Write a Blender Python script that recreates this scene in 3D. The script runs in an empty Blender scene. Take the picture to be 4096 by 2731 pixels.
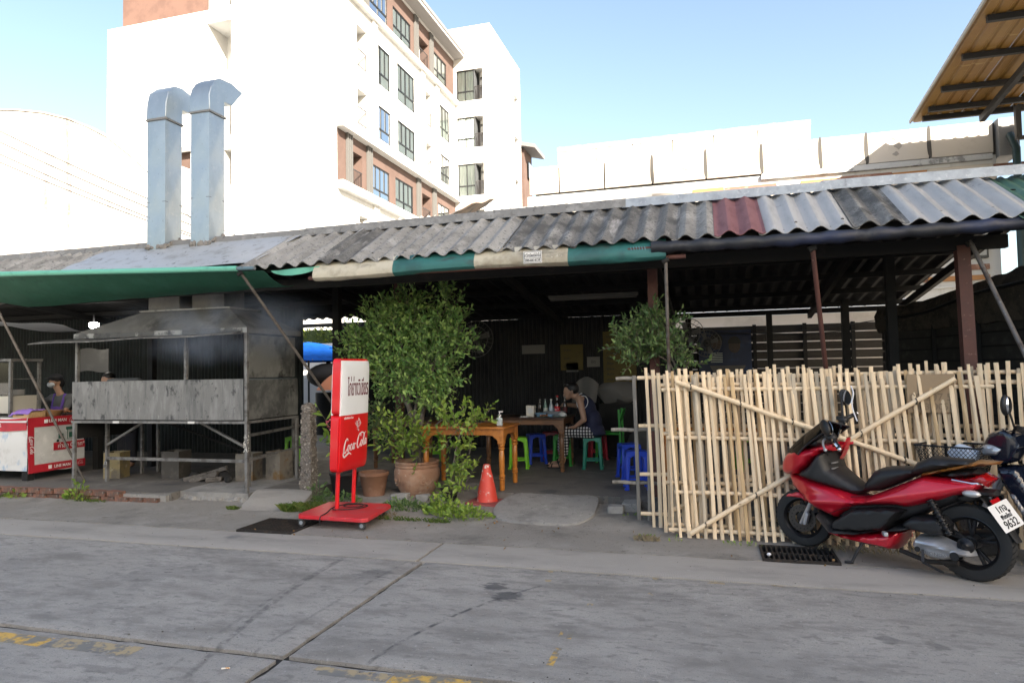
import bpy, bmesh, math, random
from math import sin, cos, pi, radians, sqrt, atan2
from mathutils import Vector, Matrix, noise as mnoise
from mathutils.geometry import delaunay_2d_cdt

S = bpy.context.scene
COL = S.collection
random.seed(7)

# ---------------------------------------------------------------- camera, sky, sun, exposure
cam_d = bpy.data.cameras.new('camera')
cam_d.lens = 24; cam_d.sensor_width = 36; cam_d.clip_start = .05; cam_d.clip_end = 2000
cam = bpy.data.objects.new('camera', cam_d); COL.objects.link(cam)
cam.matrix_world = Matrix.Translation((0, 0, 1.55)) @ Matrix.Rotation(radians(16.2), 4, 'Z') @ Matrix.Rotation(radians(92.4), 4, 'X') @ Matrix.Rotation(radians(-1.06), 4, 'Z')
S.camera = cam

SUN_DIR = Vector((1, -1, .816)).normalized()          # towards the sun
W = bpy.data.worlds.new('World'); S.world = W; W.use_nodes = True
wn = W.node_tree; sky = wn.nodes.new('ShaderNodeTexSky'); sky.sky_type = 'NISHITA'; sky.sun_disc = False
sky.sun_elevation = math.asin(SUN_DIR.z); sky.sun_rotation = atan2(SUN_DIR.x, SUN_DIR.y)
sky.air_density = 1.0; sky.dust_density = 2.0; sky.ozone_density = 1.0
bg = wn.nodes['Background']; bg.inputs[1].default_value = .074
wn.links.new(sky.outputs[0], bg.inputs[0])
sun_d = bpy.data.lights.new('sun', 'SUN'); sun_d.energy = 5.0; sun_d.angle = radians(.53); sun_d.color = (1, .955, .89)
sun = bpy.data.objects.new('sun', sun_d); COL.objects.link(sun)
sun.rotation_euler = SUN_DIR.to_track_quat('Z', 'Y').to_euler(); sun.location = (20, -20, 30)

S.view_settings.view_transform = 'Standard'; S.view_settings.look = 'None'
S.view_settings.gamma = 1; S.view_settings.use_curve_mapping = False
S.view_settings.exposure = 2.36
S.view_settings.use_white_balance = True; S.view_settings.white_balance_temperature = 7150; S.view_settings.white_balance_tint = 9
S.render.engine = 'CYCLES'
S.cycles.use_denoising = True
S.cycles.max_bounces = 7; S.cycles.diffuse_bounces = 4; S.cycles.glossy_bounces = 3; S.cycles.transparent_max_bounces = 12; S.cycles.transmission_bounces = 4
S.cycles.volume_bounces = 1
S.cycles.sample_clamp_indirect = 6
S.cycles.caustics_reflective = False; S.cycles.caustics_refractive = False

# ---------------------------------------------------------------- material helper
MATS = {}
def mat(name, col, layers=(), rough=.6, metal=0, bump=0, bsc=40, bst=(1, 1, 1), coat=0, spec=.5, alpha=None, emit=None, estr=0, rvar=0, sub=0, vary=0, hook=None, bdist=.01):
    """Principled material; layers = (colour, scale, lo, hi, stretch) noise masks mixed over the base."""
    if name in MATS: return MATS[name]
    m = bpy.data.materials.new(name); m.use_nodes = True; MATS[name] = m
    nt = m.node_tree; N = nt.nodes; L = nt.links; b = N['Principled BSDF']
    tc = N.new('ShaderNodeTexCoord')
    rgb = N.new('ShaderNodeRGB'); rgb.outputs[0].default_value = (*col, 1); cur = rgb.outputs[0]
    def noise(sc, st, det=5, seed=0):
        mp = N.new('ShaderNodeMapping'); mp.inputs['Scale'].default_value = st; mp.inputs['Location'].default_value = (seed * 7.3, seed * 3.1, seed * 5.7)
        L.new(tc.outputs['Object'], mp.inputs[0])
        n = N.new('ShaderNodeTexNoise'); n.inputs['Scale'].default_value = sc; n.inputs['Detail'].default_value = det; n.inputs['Roughness'].default_value = .62
        L.new(mp.outputs[0], n.inputs[0]); return n.outputs[0]
    def ramp(v, lo, hi):
        r = N.new('ShaderNodeMapRange'); r.interpolation_type = 'SMOOTHSTEP'; r.inputs[1].default_value = lo; r.inputs[2].default_value = hi
        L.new(v, r.inputs[0]); return r.outputs[0]
    def mix(f, a, c):
        x = N.new('ShaderNodeMix'); x.data_type = 'RGBA'
        if isinstance(f, float): x.inputs[0].default_value = f
        else: L.new(f, x.inputs[0])
        L.new(a, x.inputs[6])
        if isinstance(c, tuple): x.inputs[7].default_value = (*c, 1)
        else: L.new(c, x.inputs[7])
        return x.outputs[2]
    if vary:
        oi = N.new('ShaderNodeObjectInfo'); hsv = N.new('ShaderNodeHueSaturation')
        r = N.new('ShaderNodeMapRange'); r.inputs[3].default_value = 1 - vary; r.inputs[4].default_value = 1 + vary
        L.new(oi.outputs['Random'], r.inputs[0]); L.new(r.outputs[0], hsv.inputs['Value']); L.new(cur, hsv.inputs['Color']); cur = hsv.outputs[0]
    first = None
    for i, ly in enumerate(layers):
        lc, sc, lo, hi = ly[:4]; st = ly[4] if len(ly) > 4 else (1, 1, 1)
        f = ramp(noise(sc, st, seed=i), lo, hi); first = first or f
        cur = mix(f, cur, lc)
    if hook: cur = hook(nt, tc, cur, noise, ramp, mix)
    L.new(cur, b.inputs['Base Color'])
    b.inputs['Roughness'].default_value = rough; b.inputs['Metallic'].default_value = metal
    b.inputs['Specular IOR Level'].default_value = spec; b.inputs['Coat Weight'].default_value = coat; b.inputs['Coat Roughness'].default_value = .06
    if rvar:
        r = N.new('ShaderNodeMapRange'); r.inputs[3].default_value = rough - rvar; r.inputs[4].default_value = rough + rvar
        L.new(noise(9, (1, 1, 1), seed=9), r.inputs[0]); L.new(r.outputs[0], b.inputs['Roughness'])
    if bump:
        bp = N.new('ShaderNodeBump'); bp.inputs['Strength'].default_value = bump; bp.inputs['Distance'].default_value = bdist
        L.new(noise(bsc, bst, 6, 4), bp.inputs['Height']); L.new(bp.outputs[0], b.inputs['Normal'])
    if alpha is not None: b.inputs['Alpha'].default_value = alpha
    if emit: b.inputs['Emission Color'].default_value = (*emit, 1); b.inputs['Emission Strength'].default_value = estr
    if sub: b.inputs['Subsurface Weight'].default_value = sub; b.inputs['Subsurface Radius'].default_value = (.02, .01, .006)
    return m

def glass_mat(name, tint=(1, 1, 1), gloss=.12, rough=.02, opaq=0, ocol=(.5, .5, .5)):
    if name in MATS: return MATS[name]
    m = bpy.data.materials.new(name); m.use_nodes = True; MATS[name] = m
    nt = m.node_tree; N = nt.nodes; L = nt.links; N.remove(N['Principled BSDF'])
    t = N.new('ShaderNodeBsdfTransparent'); t.inputs[0].default_value = (*tint, 1)
    g = N.new('ShaderNodeBsdfGlossy'); g.inputs[1].default_value = rough
    f = N.new('ShaderNodeFresnel'); f.inputs[0].default_value = 1.5
    a = N.new('ShaderNodeMath'); a.operation = 'ADD'; a.inputs[1].default_value = gloss; L.new(f.outputs[0], a.inputs[0])
    x = N.new('ShaderNodeMixShader'); L.new(a.outputs[0], x.inputs[0]); L.new(t.outputs[0], x.inputs[1]); L.new(g.outputs[0], x.inputs[2])
    out = x
    if opaq:
        d = N.new('ShaderNodeBsdfDiffuse'); d.inputs[0].default_value = (*ocol, 1)
        y = N.new('ShaderNodeMixShader'); y.inputs[0].default_value = opaq; L.new(x.outputs[0], y.inputs[1]); L.new(d.outputs[0], y.inputs[2]); out = y
    L.new(out.outputs[0], N['Material Output'].inputs[0]); return m

# ---------------------------------------------------------------- mesh helper
def V(*a): return Vector(a)
class MB:
    def __init__(s): s.v = []; s.f = []
    def add(s, vs, fs):
        k = len(s.v); s.v += [tuple(v) for v in vs]; s.f += [tuple(i + k for i in f) for f in fs]; return s
    def box(s, x0, x1, y0, y1, z0, z1):
        return s.add([(x0, y0, z0), (x1, y0, z0), (x1, y1, z0), (x0, y1, z0), (x0, y0, z1), (x1, y0, z1), (x1, y1, z1), (x0, y1, z1)],
                     [(0, 3, 2, 1), (4, 5, 6, 7), (0, 1, 5, 4), (1, 2, 6, 5), (2, 3, 7, 6), (3, 0, 4, 7)])
    def cbox(s, c, d): return s.box(c[0] - d[0] / 2, c[0] + d[0] / 2, c[1] - d[1] / 2, c[1] + d[1] / 2, c[2] - d[2] / 2, c[2] + d[2] / 2)
    def bar(s, a, b, w, h=None, up=(0, 0, 1), w2=None, h2=None):
        """square-section bar from a to b"""
        a = Vector(a); b = Vector(b); h = h or w; w2 = w2 or w; h2 = h2 or h
        d = (b - a).normalized(); u = Vector(up)
        if abs(d.dot(u)) > .98: u = Vector((0, 1, 0))
        x = d.cross(u).normalized(); y = x.cross(d)
        vs = [p + x * (i * ww / 2) + y * (j * hh / 2) for p, ww, hh in ((a, w, h), (b, w2, h2)) for i, j in ((-1, -1), (1, -1), (1, 1), (-1, 1))]
        return s.add(vs, [(0, 3, 2, 1), (4, 5, 6, 7), (0, 1, 5, 4), (1, 2, 6, 5), (2, 3, 7, 6), (3, 0, 4, 7)])
    def tube(s, pts, r, n=10, caps=True, flat=1.0):
        pts = [Vector(p) for p in pts]; rs = r if isinstance(r, (list, tuple)) else [r] * len(pts)
        vs = []; up = None
        for i, p in enumerate(pts):
            d = (pts[min(i + 1, len(pts) - 1)] - pts[max(i - 1, 0)])
            d = d.normalized() if d.length > 1e-9 else Vector((0, 0, 1))
            if up is None: up = Vector((0, 0, 1)) if abs(d.z) < .9 else Vector((1, 0, 0))
            x = d.cross(up)
            if x.length < 1e-6: x = d.orthogonal()
            x.normalize(); y = x.cross(d); up = y
            for k in range(n):
                a = 2 * pi * k / n; vs.append(p + (x * cos(a) + y * sin(a) * flat) * rs[i])
        fs = [(i * n + k, i * n + (k + 1) % n, (i + 1) * n + (k + 1) % n, (i + 1) * n + k) for i in range(len(pts) - 1) for k in range(n)]
        if caps: fs += [tuple(range(n))[::-1], tuple((len(pts) - 1) * n + k for k in range(n))]
        return s.add(vs, fs)
    def lathe(s, prof, n=24, c=(0, 0, 0), axis='Z', caps=True):
        """prof = [(r, h)...] turned round an axis through c"""
        vs = []
        for r, h in prof:
            for k in range(n):
                a = 2 * pi * k / n; p = (r * cos(a), r * sin(a), h)
                if axis == 'Y': p = (p[0], h, -p[1]) 
                if axis == 'X': p = (h, p[0], p[1])
                vs.append((p[0] + c[0], p[1] + c[1], p[2] + c[2]))
        m = len(prof)
        fs = [(i * n + k, i * n + (k + 1) % n, (i + 1) * n + (k + 1) % n, (i + 1) * n + k) for i in range(m - 1) for k in range(n)]
        if caps: fs += [tuple(range(n))[::-1], tuple((m - 1) * n + k for k in range(n))]
        return s.add(vs, fs)
    def sphere(s, c, r, n=14, m=8):
        r = r if isinstance(r, (list, tuple)) else (r, r, r)
        vs = [(c[0], c[1], c[2] - r[2])]
        for j in range(1, m):
            t = -pi / 2 + pi * j / m
            for k in range(n): a = 2 * pi * k / n; vs.append((c[0] + r[0] * cos(t) * cos(a), c[1] + r[1] * cos(t) * sin(a), c[2] + r[2] * sin(t)))
        vs.append((c[0], c[1], c[2] + r[2])); top = len(vs) - 1
        fs = [(0, 1 + (k + 1) % n, 1 + k) for k in range(n)]
        fs += [(1 + j * n + k, 1 + j * n + (k + 1) % n, 1 + (j + 1) * n + (k + 1) % n, 1 + (j + 1) * n + k) for j in range(m - 2) for k in range(n)]
        fs += [(top, 1 + (m - 2) * n + k, 1 + (m - 2) * n + (k + 1) % n) for k in range(n)]
        return s.add(vs, fs)
    def prism(s, poly, t0, t1, plane='XZ'):
        """polygon extruded along the remaining axis from t0 to t1"""
        f = {'XZ': lambda a, b, t: (a, t, b), 'YZ': lambda a, b, t: (t, a, b), 'XY': lambda a, b, t: (a, b, t)}[plane]
        n = len(poly)
        vs = [f(a, b, t) for t in (t0, t1) for a, b in poly]
        return s.add(vs, [tuple(range(n)), tuple(range(2 * n - 1, n - 1, -1))] + [(i, i + n, (i + 1) % n + n, (i + 1) % n) for i in range(n)])
    def grid(s, fn, nu, nv, close=False):
        vs = [fn(i / nu, j / nv) for j in range(nv + 1) for i in range(nu + 1)]
        return s.add(vs, [(j * (nu + 1) + i, j * (nu + 1) + i + 1, (j + 1) * (nu + 1) + i + 1, (j + 1) * (nu + 1) + i) for j in range(nv) for i in range(nu)])
    def slab(s, fn, nu, nv, off):
        """sheet with thickness: fn(u,v) one face, off = offset vector to the other"""
        o = Vector(off); k = (nu + 1) * (nv + 1)
        vs = [Vector(fn(i / nu, j / nv)) for j in range(nv + 1) for i in range(nu + 1)]
        q = [(j * (nu + 1) + i, j * (nu + 1) + i + 1, (j + 1) * (nu + 1) + i + 1, (j + 1) * (nu + 1) + i) for j in range(nv) for i in range(nu)]
        fs = q + [tuple(a + k for a in f[::-1]) for f in q]
        e = [i for i in range(nu + 1)] + [(j + 1) * (nu + 1) - 1 for j in range(1, nv + 1)] + [nv * (nu + 1) + i for i in range(nu - 1, -1, -1)] + [j * (nu + 1) for j in range(nv - 1, 0, -1)]
        fs += [(e[i], e[i] + k, e[(i + 1) % len(e)] + k, e[(i + 1) % len(e)]) for i in range(len(e))]
        return s.add(vs + [v + o for v in vs], fs)
    def xf(s, m):
        s.v = [tuple(m @ Vector(v)) for v in s.v]; return s
    def wob(s, amp, freq=3.0, seed=0, axes=(1, 1, 1)):
        o = Vector((seed * 3.7, seed * 1.3, seed * 9.1)); r = []
        for v in s.v:
            n = mnoise.noise_vector(Vector(v) * freq + o); r.append((v[0] + n.x * amp * axes[0], v[1] + n.y * amp * axes[1], v[2] + n.z * amp * axes[2]))
        s.v = r; return s
    def mesh(s, name, m=None, smooth=True, ang=35):
        me = bpy.data.meshes.new(name); me.from_pydata(s.v, [], s.f)
        bm = bmesh.new(); bm.from_mesh(me); bmesh.ops.recalc_face_normals(bm, faces=bm.faces); bm.to_mesh(me); bm.free()
        if smooth:
            for p in me.polygons: p.use_smooth = True
            me.set_sharp_from_angle(angle=radians(ang))
        if m: me.materials.append(m)
        return me
    def build(s, name, m, parent=None, bev=0, seg=2, smooth=True, ang=35, world=True, sub=0):
        if parent is not None and world:
            r = root_of(parent); L = r.location
            if L.length > 0: s.v = [(a - L.x, b - L.y, c - L.z) for a, b, c in s.v]
        o = bpy.data.objects.new(name, s.mesh(name, m, smooth, ang)); COL.objects.link(o)
        if parent is not None: o.parent = parent
        if bev: bevel(o, bev, seg)
        if sub: q = o.modifiers.new('s', 'SUBSURF'); q.levels = sub; q.render_levels = sub
        return o
def bevel(o, w, seg=2):
    q = o.modifiers.new('b', 'BEVEL'); q.width = w; q.segments = seg; q.limit_method = 'ANGLE'; q.angle_limit = radians(40); return o
def root_of(o):
    while o.parent: o = o.parent
    return o
def thing(name, label, cat, loc=(0, 0, 0), rz=0, group=None):
    o = bpy.data.objects.new(name, None); COL.objects.link(o); o.empty_display_size = .1
    o.location = loc; o.rotation_euler = (0, 0, rz); return tag(o, label, cat, group)
def tag(o, label, cat, group=None):
    o['label'] = label; o['category'] = cat
    if group: o['group'] = group
    return o
def kind(o, k): o['kind'] = k; return o
def inst(src, name, loc=(0, 0, 0), rot=(0, 0, 0), parent=None, sc=(1, 1, 1)):
    o = bpy.data.objects.new(name, src.data if hasattr(src, 'data') else src); COL.objects.link(o)
    o.location = loc; o.rotation_euler = rot; o.scale = sc
    if parent is not None: o.parent = parent
    return o
def dup(root, loc, rz, label, group=None):
    def rec(o, p):
        c = o.copy(); COL.objects.link(c); c.parent = p
        for ch in o.children: rec(ch, c)
        return c
    r = rec(root, None); r.location = loc; r.rotation_euler = (0, 0, rz); r['label'] = label
    if group: r['group'] = group
    return r
def text(body, size, m, name='lettering', parent=None, mw=None, ext=.001, sx=1, align='CENTER', shear=0, off=0):
    """flat lettering mesh; mw = 4x4 placing text plane XY"""
    cu = bpy.data.curves.new('t', 'FONT'); cu.body = body; cu.size = size; cu.extrude = ext; cu.align_x = align; cu.align_y = 'CENTER'; cu.shear = shear; cu.offset = off; cu.resolution_u = 4
    o = bpy.data.objects.new('t', cu); COL.objects.link(o)
    me = bpy.data.meshes.new_from_object(o.evaluated_get(bpy.context.evaluated_depsgraph_get()))
    bpy.data.objects.remove(o); bpy.data.curves.remove(cu)
    me.name = name; me.materials.clear(); me.materials.append(m)
    M4 = (mw or Matrix()) @ Matrix.Diagonal((sx, 1, 1, 1))
    if parent is not None: M4 = Matrix.Translation(-root_of(parent).location) @ M4 if root_of(parent).rotation_euler.z == 0 else M4
    me.transform(M4)
    o = bpy.data.objects.new(name, me); COL.objects.link(o)
    if parent is not None: o.parent = parent
    return o
def frame(o, x, y):
    """matrix with origin o, x axis, y axis"""
    x = Vector(x).normalized(); y = Vector(y); z = x.cross(y).normalized(); y = z.cross(x)
    return Matrix(((x.x, y.x, z.x, o[0]), (x.y, y.y, z.y, o[1]), (x.z, y.z, z.z, o[2]), (0, 0, 0, 1)))
def catmull(pts, n=6):
    pts = [Vector(p) for p in pts]; q = [pts[0]] + pts + [pts[-1]]; r = []
    for i in range(1, len(q) - 2):
        a, b, c, d = q[i - 1:i + 3]
        for k in range(n):
            t = k / n; r.append(.5 * ((2 * b) + (c - a) * t + (2 * a - 5 * b + 4 * c - d) * t * t + (3 * b - a - 3 * c + d) * t ** 3))
    r.append(pts[-1]); return r
def inpoly(x, y, P):
    c = False; n = len(P); j = n - 1
    for i in range(n):
        if (P[i][1] > y) != (P[j][1] > y) and x < (P[j][0] - P[i][0]) * (y - P[i][1]) / (P[j][1] - P[i][1]) + P[i][0]: c = not c
        j = i
    return c
def edist(x, y, P):
    b = 9e9; n = len(P)
    for i in range(n):
        ax, ay = P[i]; bx, by = P[(i + 1) % n]; dx, dy = bx - ax, by - ay; l = dx * dx + dy * dy
        t = max(0, min(1, ((x - ax) * dx + (y - ay) * dy) / l)) if l else 0
        b = min(b, (x - ax - t * dx) ** 2 + (y - ay - t * dy) ** 2)
    return sqrt(b)
def smooth_poly(P, n=4):
    q = []; m = len(P)
    for i in range(m):
        a, b, c, d = [Vector(P[(i + k - 1) % m]) for k in range(4)]
        for k in range(n):
            t = k / n; q.append(tuple(.5 * ((2 * b) + (c - a) * t + (2 * a - 5 * b + 4 * c - d) * t * t + (3 * b - a - 3 * c + d) * t ** 3)))
    return q
def puff(P, w, r=.05, step=.018, both=True, base=0.0, edge=.25, mb=None):
    """pillow solid on a side-view outline P (x,z): half width w (number or function of x,z), rounded over r at the outline. y from -w..w, or base..w for one side"""
    n = len(P); xs = [p[0] for p in P]; ys = [p[1] for p in P]; pts = [Vector(p) for p in P]
    x = min(xs)
    while x < max(xs):
        y = min(ys)
        while y < max(ys):
            if inpoly(x, y, P) and edist(x, y, P) > step * .55: pts.append(Vector((x, y)))
            y += step
        x += step
    vo, eo, fo, *_ = delaunay_2d_cdt(pts, [(i, (i + 1) % n) for i in range(n)], [list(range(n))], 1, 1e-6)
    wf = w if callable(w) else (lambda a, b: w)
    mb = mb or MB(); k = len(vo); H = []
    for v in vo:
        d = min(edist(v.x, v.y, P) / r, 1); H.append(wf(v.x, v.y) * (edge + (1 - edge) * sqrt(1 - (1 - d) ** 2)) if d < 1 else wf(v.x, v.y))
    A = [(v.x, h, v.y) for v, h in zip(vo, H)]
    B = [(v.x, -h if both else base, v.y) for v, h in zip(vo, H)]
    fs = [tuple(f) for f in fo] + [tuple(i + k for i in f[::-1]) for f in fo]
    cnt = {}
    for f in fo:
        for i in range(len(f)):
            a, b = f[i], f[(i + 1) % len(f)]; e = (min(a, b), max(a, b)); cnt[e] = None if e in cnt else (a, b)
    fs += [(b, a, a + k, b + k) for ab in cnt.values() if ab for a, b in (ab,)]
    return mb.add(A + B, fs)
def lerp(a, b, t): return a + (b - a) * t
def wall_holes(mb, f, x0, x1, z0, z1, holes, depth):
    """wall face with rectangular openings and reveals; f(a, z, d) -> point, d = depth into the wall"""
    xs = sorted({x0, x1} | {h[0] for h in holes} | {h[1] for h in holes}); zs = sorted({z0, z1} | {h[2] for h in holes} | {h[3] for h in holes})
    for a, b in zip(xs, xs[1:]):
        for c, d in zip(zs, zs[1:]):
            mx, mz = (a + b) / 2, (c + d) / 2
            if not any(h[0] < mx < h[1] and h[2] < mz < h[3] for h in holes): mb.add([f(a, c, 0), f(b, c, 0), f(b, d, 0), f(a, d, 0)], [(0, 1, 2, 3)])
    for h in holes:
        a, b, c, d = h[:4]; D = h[4] if len(h) > 4 else depth
        q = [(a, c), (b, c), (b, d), (a, d)]
        for i in range(4):
            (p, r), (s, t) = q[i], q[(i + 1) % 4]; mb.add([f(p, r, 0), f(s, t, 0), f(s, t, D), f(p, r, D)], [(0, 1, 2, 3)])
    return mb
# ---------------------------------------------------------------- ground, road, gutter, shop floor
def road_hook(nt, tc, cur, noise, ramp, mix):
    N = nt.nodes; L = nt.links
    def math_(op, a, b=None):
        m = N.new('ShaderNodeMath'); m.operation = op
        for i, v in enumerate((a, b)):
            if v is None: continue
            if isinstance(v, (int, float)): m.inputs[i].default_value = v
            else: L.new(v, m.inputs[i])
        return m.outputs[0]
    def dist(cx, cy):
        d = N.new('ShaderNodeVectorMath'); d.operation = 'DISTANCE'; L.new(tc.outputs['Object'], d.inputs[0]); d.inputs[1].default_value = (cx, cy, 0); return d.outputs['Value']
    brk = ramp(noise(14, (1, 1, 1), seed=21), .36, .62)
    for cx, cy, R, w, s in ((4.59, 5.3, 7.6, .035, .55), (8.99, 5.28, 12.02, .022, .35), (17.83, 3.49, 20.34, .02, .35), (1.34, 2.94, 3.18, .022, .8)):
        f = math_('SUBTRACT', 1.0, ramp(math_('ABSOLUTE', math_('SUBTRACT', dist(cx, cy), R)), w * .25, w))
        fade = math_('SUBTRACT', 1.0, ramp(dist(-2.3, 4.2), .8, 1.9))
        cur = mix(math_('MULTIPLY', math_('MULTIPLY', f, fade), math_('MULTIPLY', brk, s)), cur, (.035, .037, .042))
    edge = noise(9, (1, 2, 1), seed=23)
    for cx, cy, R, s in ((-2.54, 4.81, .17, .4), (-1.54, 4.74, .11, .7), (-1.39, 4.55, .12, .7), (-4.28, 4.48, .34, .22), (-5.7, 4.42, .3, .2), (.9, 4.35, .08, .4), (-.3, 4.75, .16, .2), (1.15, 4.3, .06, .4)):
        f = math_('SUBTRACT', 1.0, ramp(math_('ADD', dist(cx, cy), math_('MULTIPLY', math_('SUBTRACT', edge, .5), R * 2.6)), R * .55, R * 1.05))
        cur = mix(math_('MULTIPLY', f, s), cur, (.04, .042, .048))
    return cur
M_road = mat('road concrete', (.305, .289, .266), [((.36, .342, .316), 1.3, .4, .7), ((.24, .227, .21), 9, .5, .66, (.5, 1.3, 1)), ((.2, .19, .176), 17, .56, .68, (.6, 1.2, 1)), ((.195, .184, .17), 3.2, .46, .74, (.6, 1.4, 1)), ((.4, .385, .36), 26, .6, .75), ((.17, .168, .163), 70, .58, .66), ((.5, .49, .47), 110, .63, .7), ((.14, .138, .135), 150, .6, .68), ((.2, .189, .175), .8, .55, .75)], rough=.85, bump=.8, bsc=130, hook=road_hook, bdist=.006, rvar=.08)
def broom_hook(nt, tc, cur, noise, ramp, mix):
    w = nt.nodes.new('ShaderNodeTexWave'); w.bands_direction = 'X'; w.inputs['Scale'].default_value = 26; w.inputs['Distortion'].default_value = 7; w.inputs['Detail'].default_value = 2
    nt.links.new(tc.outputs['Object'], w.inputs[0])
    m = nt.nodes.new('ShaderNodeMath'); m.operation = 'MULTIPLY'; nt.links.new(ramp(w.outputs[1], .75, 1.0), m.inputs[0]); nt.links.new(ramp(noise(1.6, (1, 1, 1), seed=13), .45, .6), m.inputs[1])
    k = nt.nodes.new('ShaderNodeMath'); k.operation = 'MULTIPLY'; nt.links.new(m.outputs[0], k.inputs[0]); k.inputs[1].default_value = .3
    return mix(k.outputs[0], cur, (.16, .156, .148))
M_gutter = mat('gutter concrete', (.34, .32, .292), [((.265, .25, .228), 2.1, .45, .7, (.5, 1.5, 1)), ((.37, .35, .32), 18, .58, .75), ((.13, .13, .128), 45, .64, .74), ((.14, .14, .142), .9, .58, .72)], rough=.88, bump=.5, bsc=120, bdist=.006, hook=broom_hook)
M_apron = mat('apron concrete', (.245, .23, .208), [((.3, .284, .26), 2.3, .45, .7), ((.155, .147, .135), 1.6, .52, .72), ((.15, .13, .105), 5, .6, .75), ((.08, .08, .08), 34, .6, .72), ((.31, .30, .285), 60, .64, .74)], rough=.9, bump=.8, bsc=60, bdist=.012)
M_floor = mat('shop floor concrete', (.13, .123, .112), [((.2, .19, .175), 1.8, .5, .7), ((.075, .075, .075), 2.6, .5, .7), ((.06, .06, .06), 24, .6, .7), ((.24, .235, .225), 9, .64, .74, (.3, 2, 1))], rough=.75, bump=.5, bsc=50, bdist=.01, rvar=.1)
M_dark = mat('pit soil', (.02, .019, .018), rough=.95)
M_conc = mat('old concrete', (.28, .275, .26), [((.19, .187, .18), 4, .45, .7), ((.36, .352, .335), 12, .55, .75), ((.10, .10, .098), 30, .6, .72)], rough=.9, bump=.9, bsc=55, bdist=.012)

g = MB().box(-400, 400, -300, 500, -.6, -.5).build('ground', mat('bare ground', (.36, .345, .32), [((.28, .265, .24), .4, .4, .6)], rough=.95)); kind(g, 'structure')
road = MB().box(-60, 60, -5.6, 5.24, -.3, -.03).build('road', M_dark); kind(road, 'structure')
def edge_slab(x0, x1, y0, y1, seed):
    """road slab with chipped, uneven arrises"""
    nx = min(60, max(6, int((x1 - x0) / .06))); ny = min(60, max(6, int((y1 - y0) / .06)))
    def f(u, v):
        x, y = lerp(x0, x1, u), lerp(y0, y1, v); n = mnoise.noise(V(x * 9, y * 9, seed)); e = .011 * (1 + n) + .012 * max(0, mnoise.noise(V(x * 31, y * 31, seed)))
        if u == 0: x += e
        if u == 1: x -= e
        if v == 0: y += e
        if v == 1: y -= e
        near = min(u * nx, (1 - u) * nx, v * ny, (1 - v) * ny)
        return (x, y, .004 * mnoise.noise(V(x * .7, y * .7, 3)) - (.008 if near < .5 else 0))
    return MB().slab(f, nx, ny, (0, 0, -.16))
xs = [-56.3, -26.3, -14.3, -8.31, -2.31, 3.69, 9.69, 30, 56]
for x0, x1 in zip(xs, xs[1:]):
    for y0, y1 in ((-5.5, -2.2), (-2.2, 3.315), (3.315, 5.245)):
        edge_slab(x0 + .007, x1 - .007, y0 + (.016 if y0 > 3 else .004), y1 - (.012 if y1 < 4 else .004), x0 + y0).build('slab', M_road, road)
gut = MB().box(-60, 60, 5.24, 5.26, -.4, -.35).build('gutter', M_gutter); kind(gut, 'structure')
for x0, x1 in ((-60, -9.4), (-9.4, -2.38), (-2.38, 2.9), (2.9, 60)):
    edge_slab(x0 + .002, x1 - .002, 5.247, 5.855, x0).build('slab', M_gutter, gut)
# apron with openings for the two drains
apr = MB().box(-60, 60, 5.86, 8.4, -.5, -.46).build('pavement', M_dark); kind(apr, 'structure')
def ap(x0, x1, y0, y1):
    nx, ny = max(2, min(90, int((x1 - x0) / .12))), max(2, int((y1 - y0) / .08))
    def f(u, v):
        x, y = lerp(x0, x1, u), lerp(y0, y1, v); t = max(0, min(1, (y - 6.45) / .7))
        return (x, y, -.006 + .012 * mnoise.noise(V(x * 1.7, y * 1.7, 5)) * min(1, max(0, (y - 5.9) * 3)) + .035 * t * t * (3 - 2 * t))
    MB().slab(f, nx, ny, (0, 0, -.3)).build('slab', M_apron, apr)
GL = (-4.62, -3.98, 5.86, 6.41); GR = (.35, .93, 5.87, 6.33)
ap(-60, -9, 5.857, 7.5); ap(-9, -4.8, 5.857, 7.5); ap(-4.8, GL[0], 5.857, 8.5); ap(GL[1], GR[0], 5.857, 8.5); ap(GR[1], 14, 5.857, 8.2); ap(14, 60, 5.857, 8.2)
ap(GL[0], GL[1], GL[3], 8.5); ap(GR[0], GR[1], GR[3], 8.2)

# drain grates
M_iron = mat('rusty drain iron', (.035, .031, .028), [((.075, .052, .037), 14, .5, .75), ((.015, .015, .015), 5, .5, .7)], rough=.75, metal=.4, bump=.4, bsc=60)
t = thing('drain_grate', 'dark ribbed iron drain cover in the pavement beside the red sign base', 'drain', (-4.3, 6.135, -.02), group='iron drains in the pavement')
m = MB()
m.box(GL[0], GL[1], GL[2], GL[2] + .022, -.05, .008).box(GL[0], GL[1], GL[3] - .022, GL[3], -.05, .008).box(GL[0], GL[0] + .022, GL[2] + .022, GL[3] - .022, -.05, .008).box(GL[1] - .022, GL[1], GL[2] + .022, GL[3] - .022, -.05, .008)
m.build('rim', M_iron, t)
MB().box(GL[0] + .01, GL[1] - .01, GL[2] + .01, GL[3] - .01, -.09, -.02).build('plate', M_iron, t)
for i in range(17):
    x = GL[0] + .04 + i * .035
    MB().box(x - .008, x + .008, GL[2] + .024, GL[3] - .024, -.019, .004).build('bar', M_iron, t)
t = thing('drain_grate', 'open iron drain grate in front of the red scooter', 'drain', (.64, 6.1, -.02), group='iron drains in the pavement')
m = MB()
m.box(GR[0], GR[1], GR[2], GR[2] + .02, -.06, .006).box(GR[0], GR[1], GR[3] - .02, GR[3], -.06, .006).box(GR[0], GR[0] + .02, GR[2] + .02, GR[3] - .02, -.06, .006).box(GR[1] - .02, GR[1], GR[2] + .02, GR[3] - .02, -.06, .006)
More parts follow.
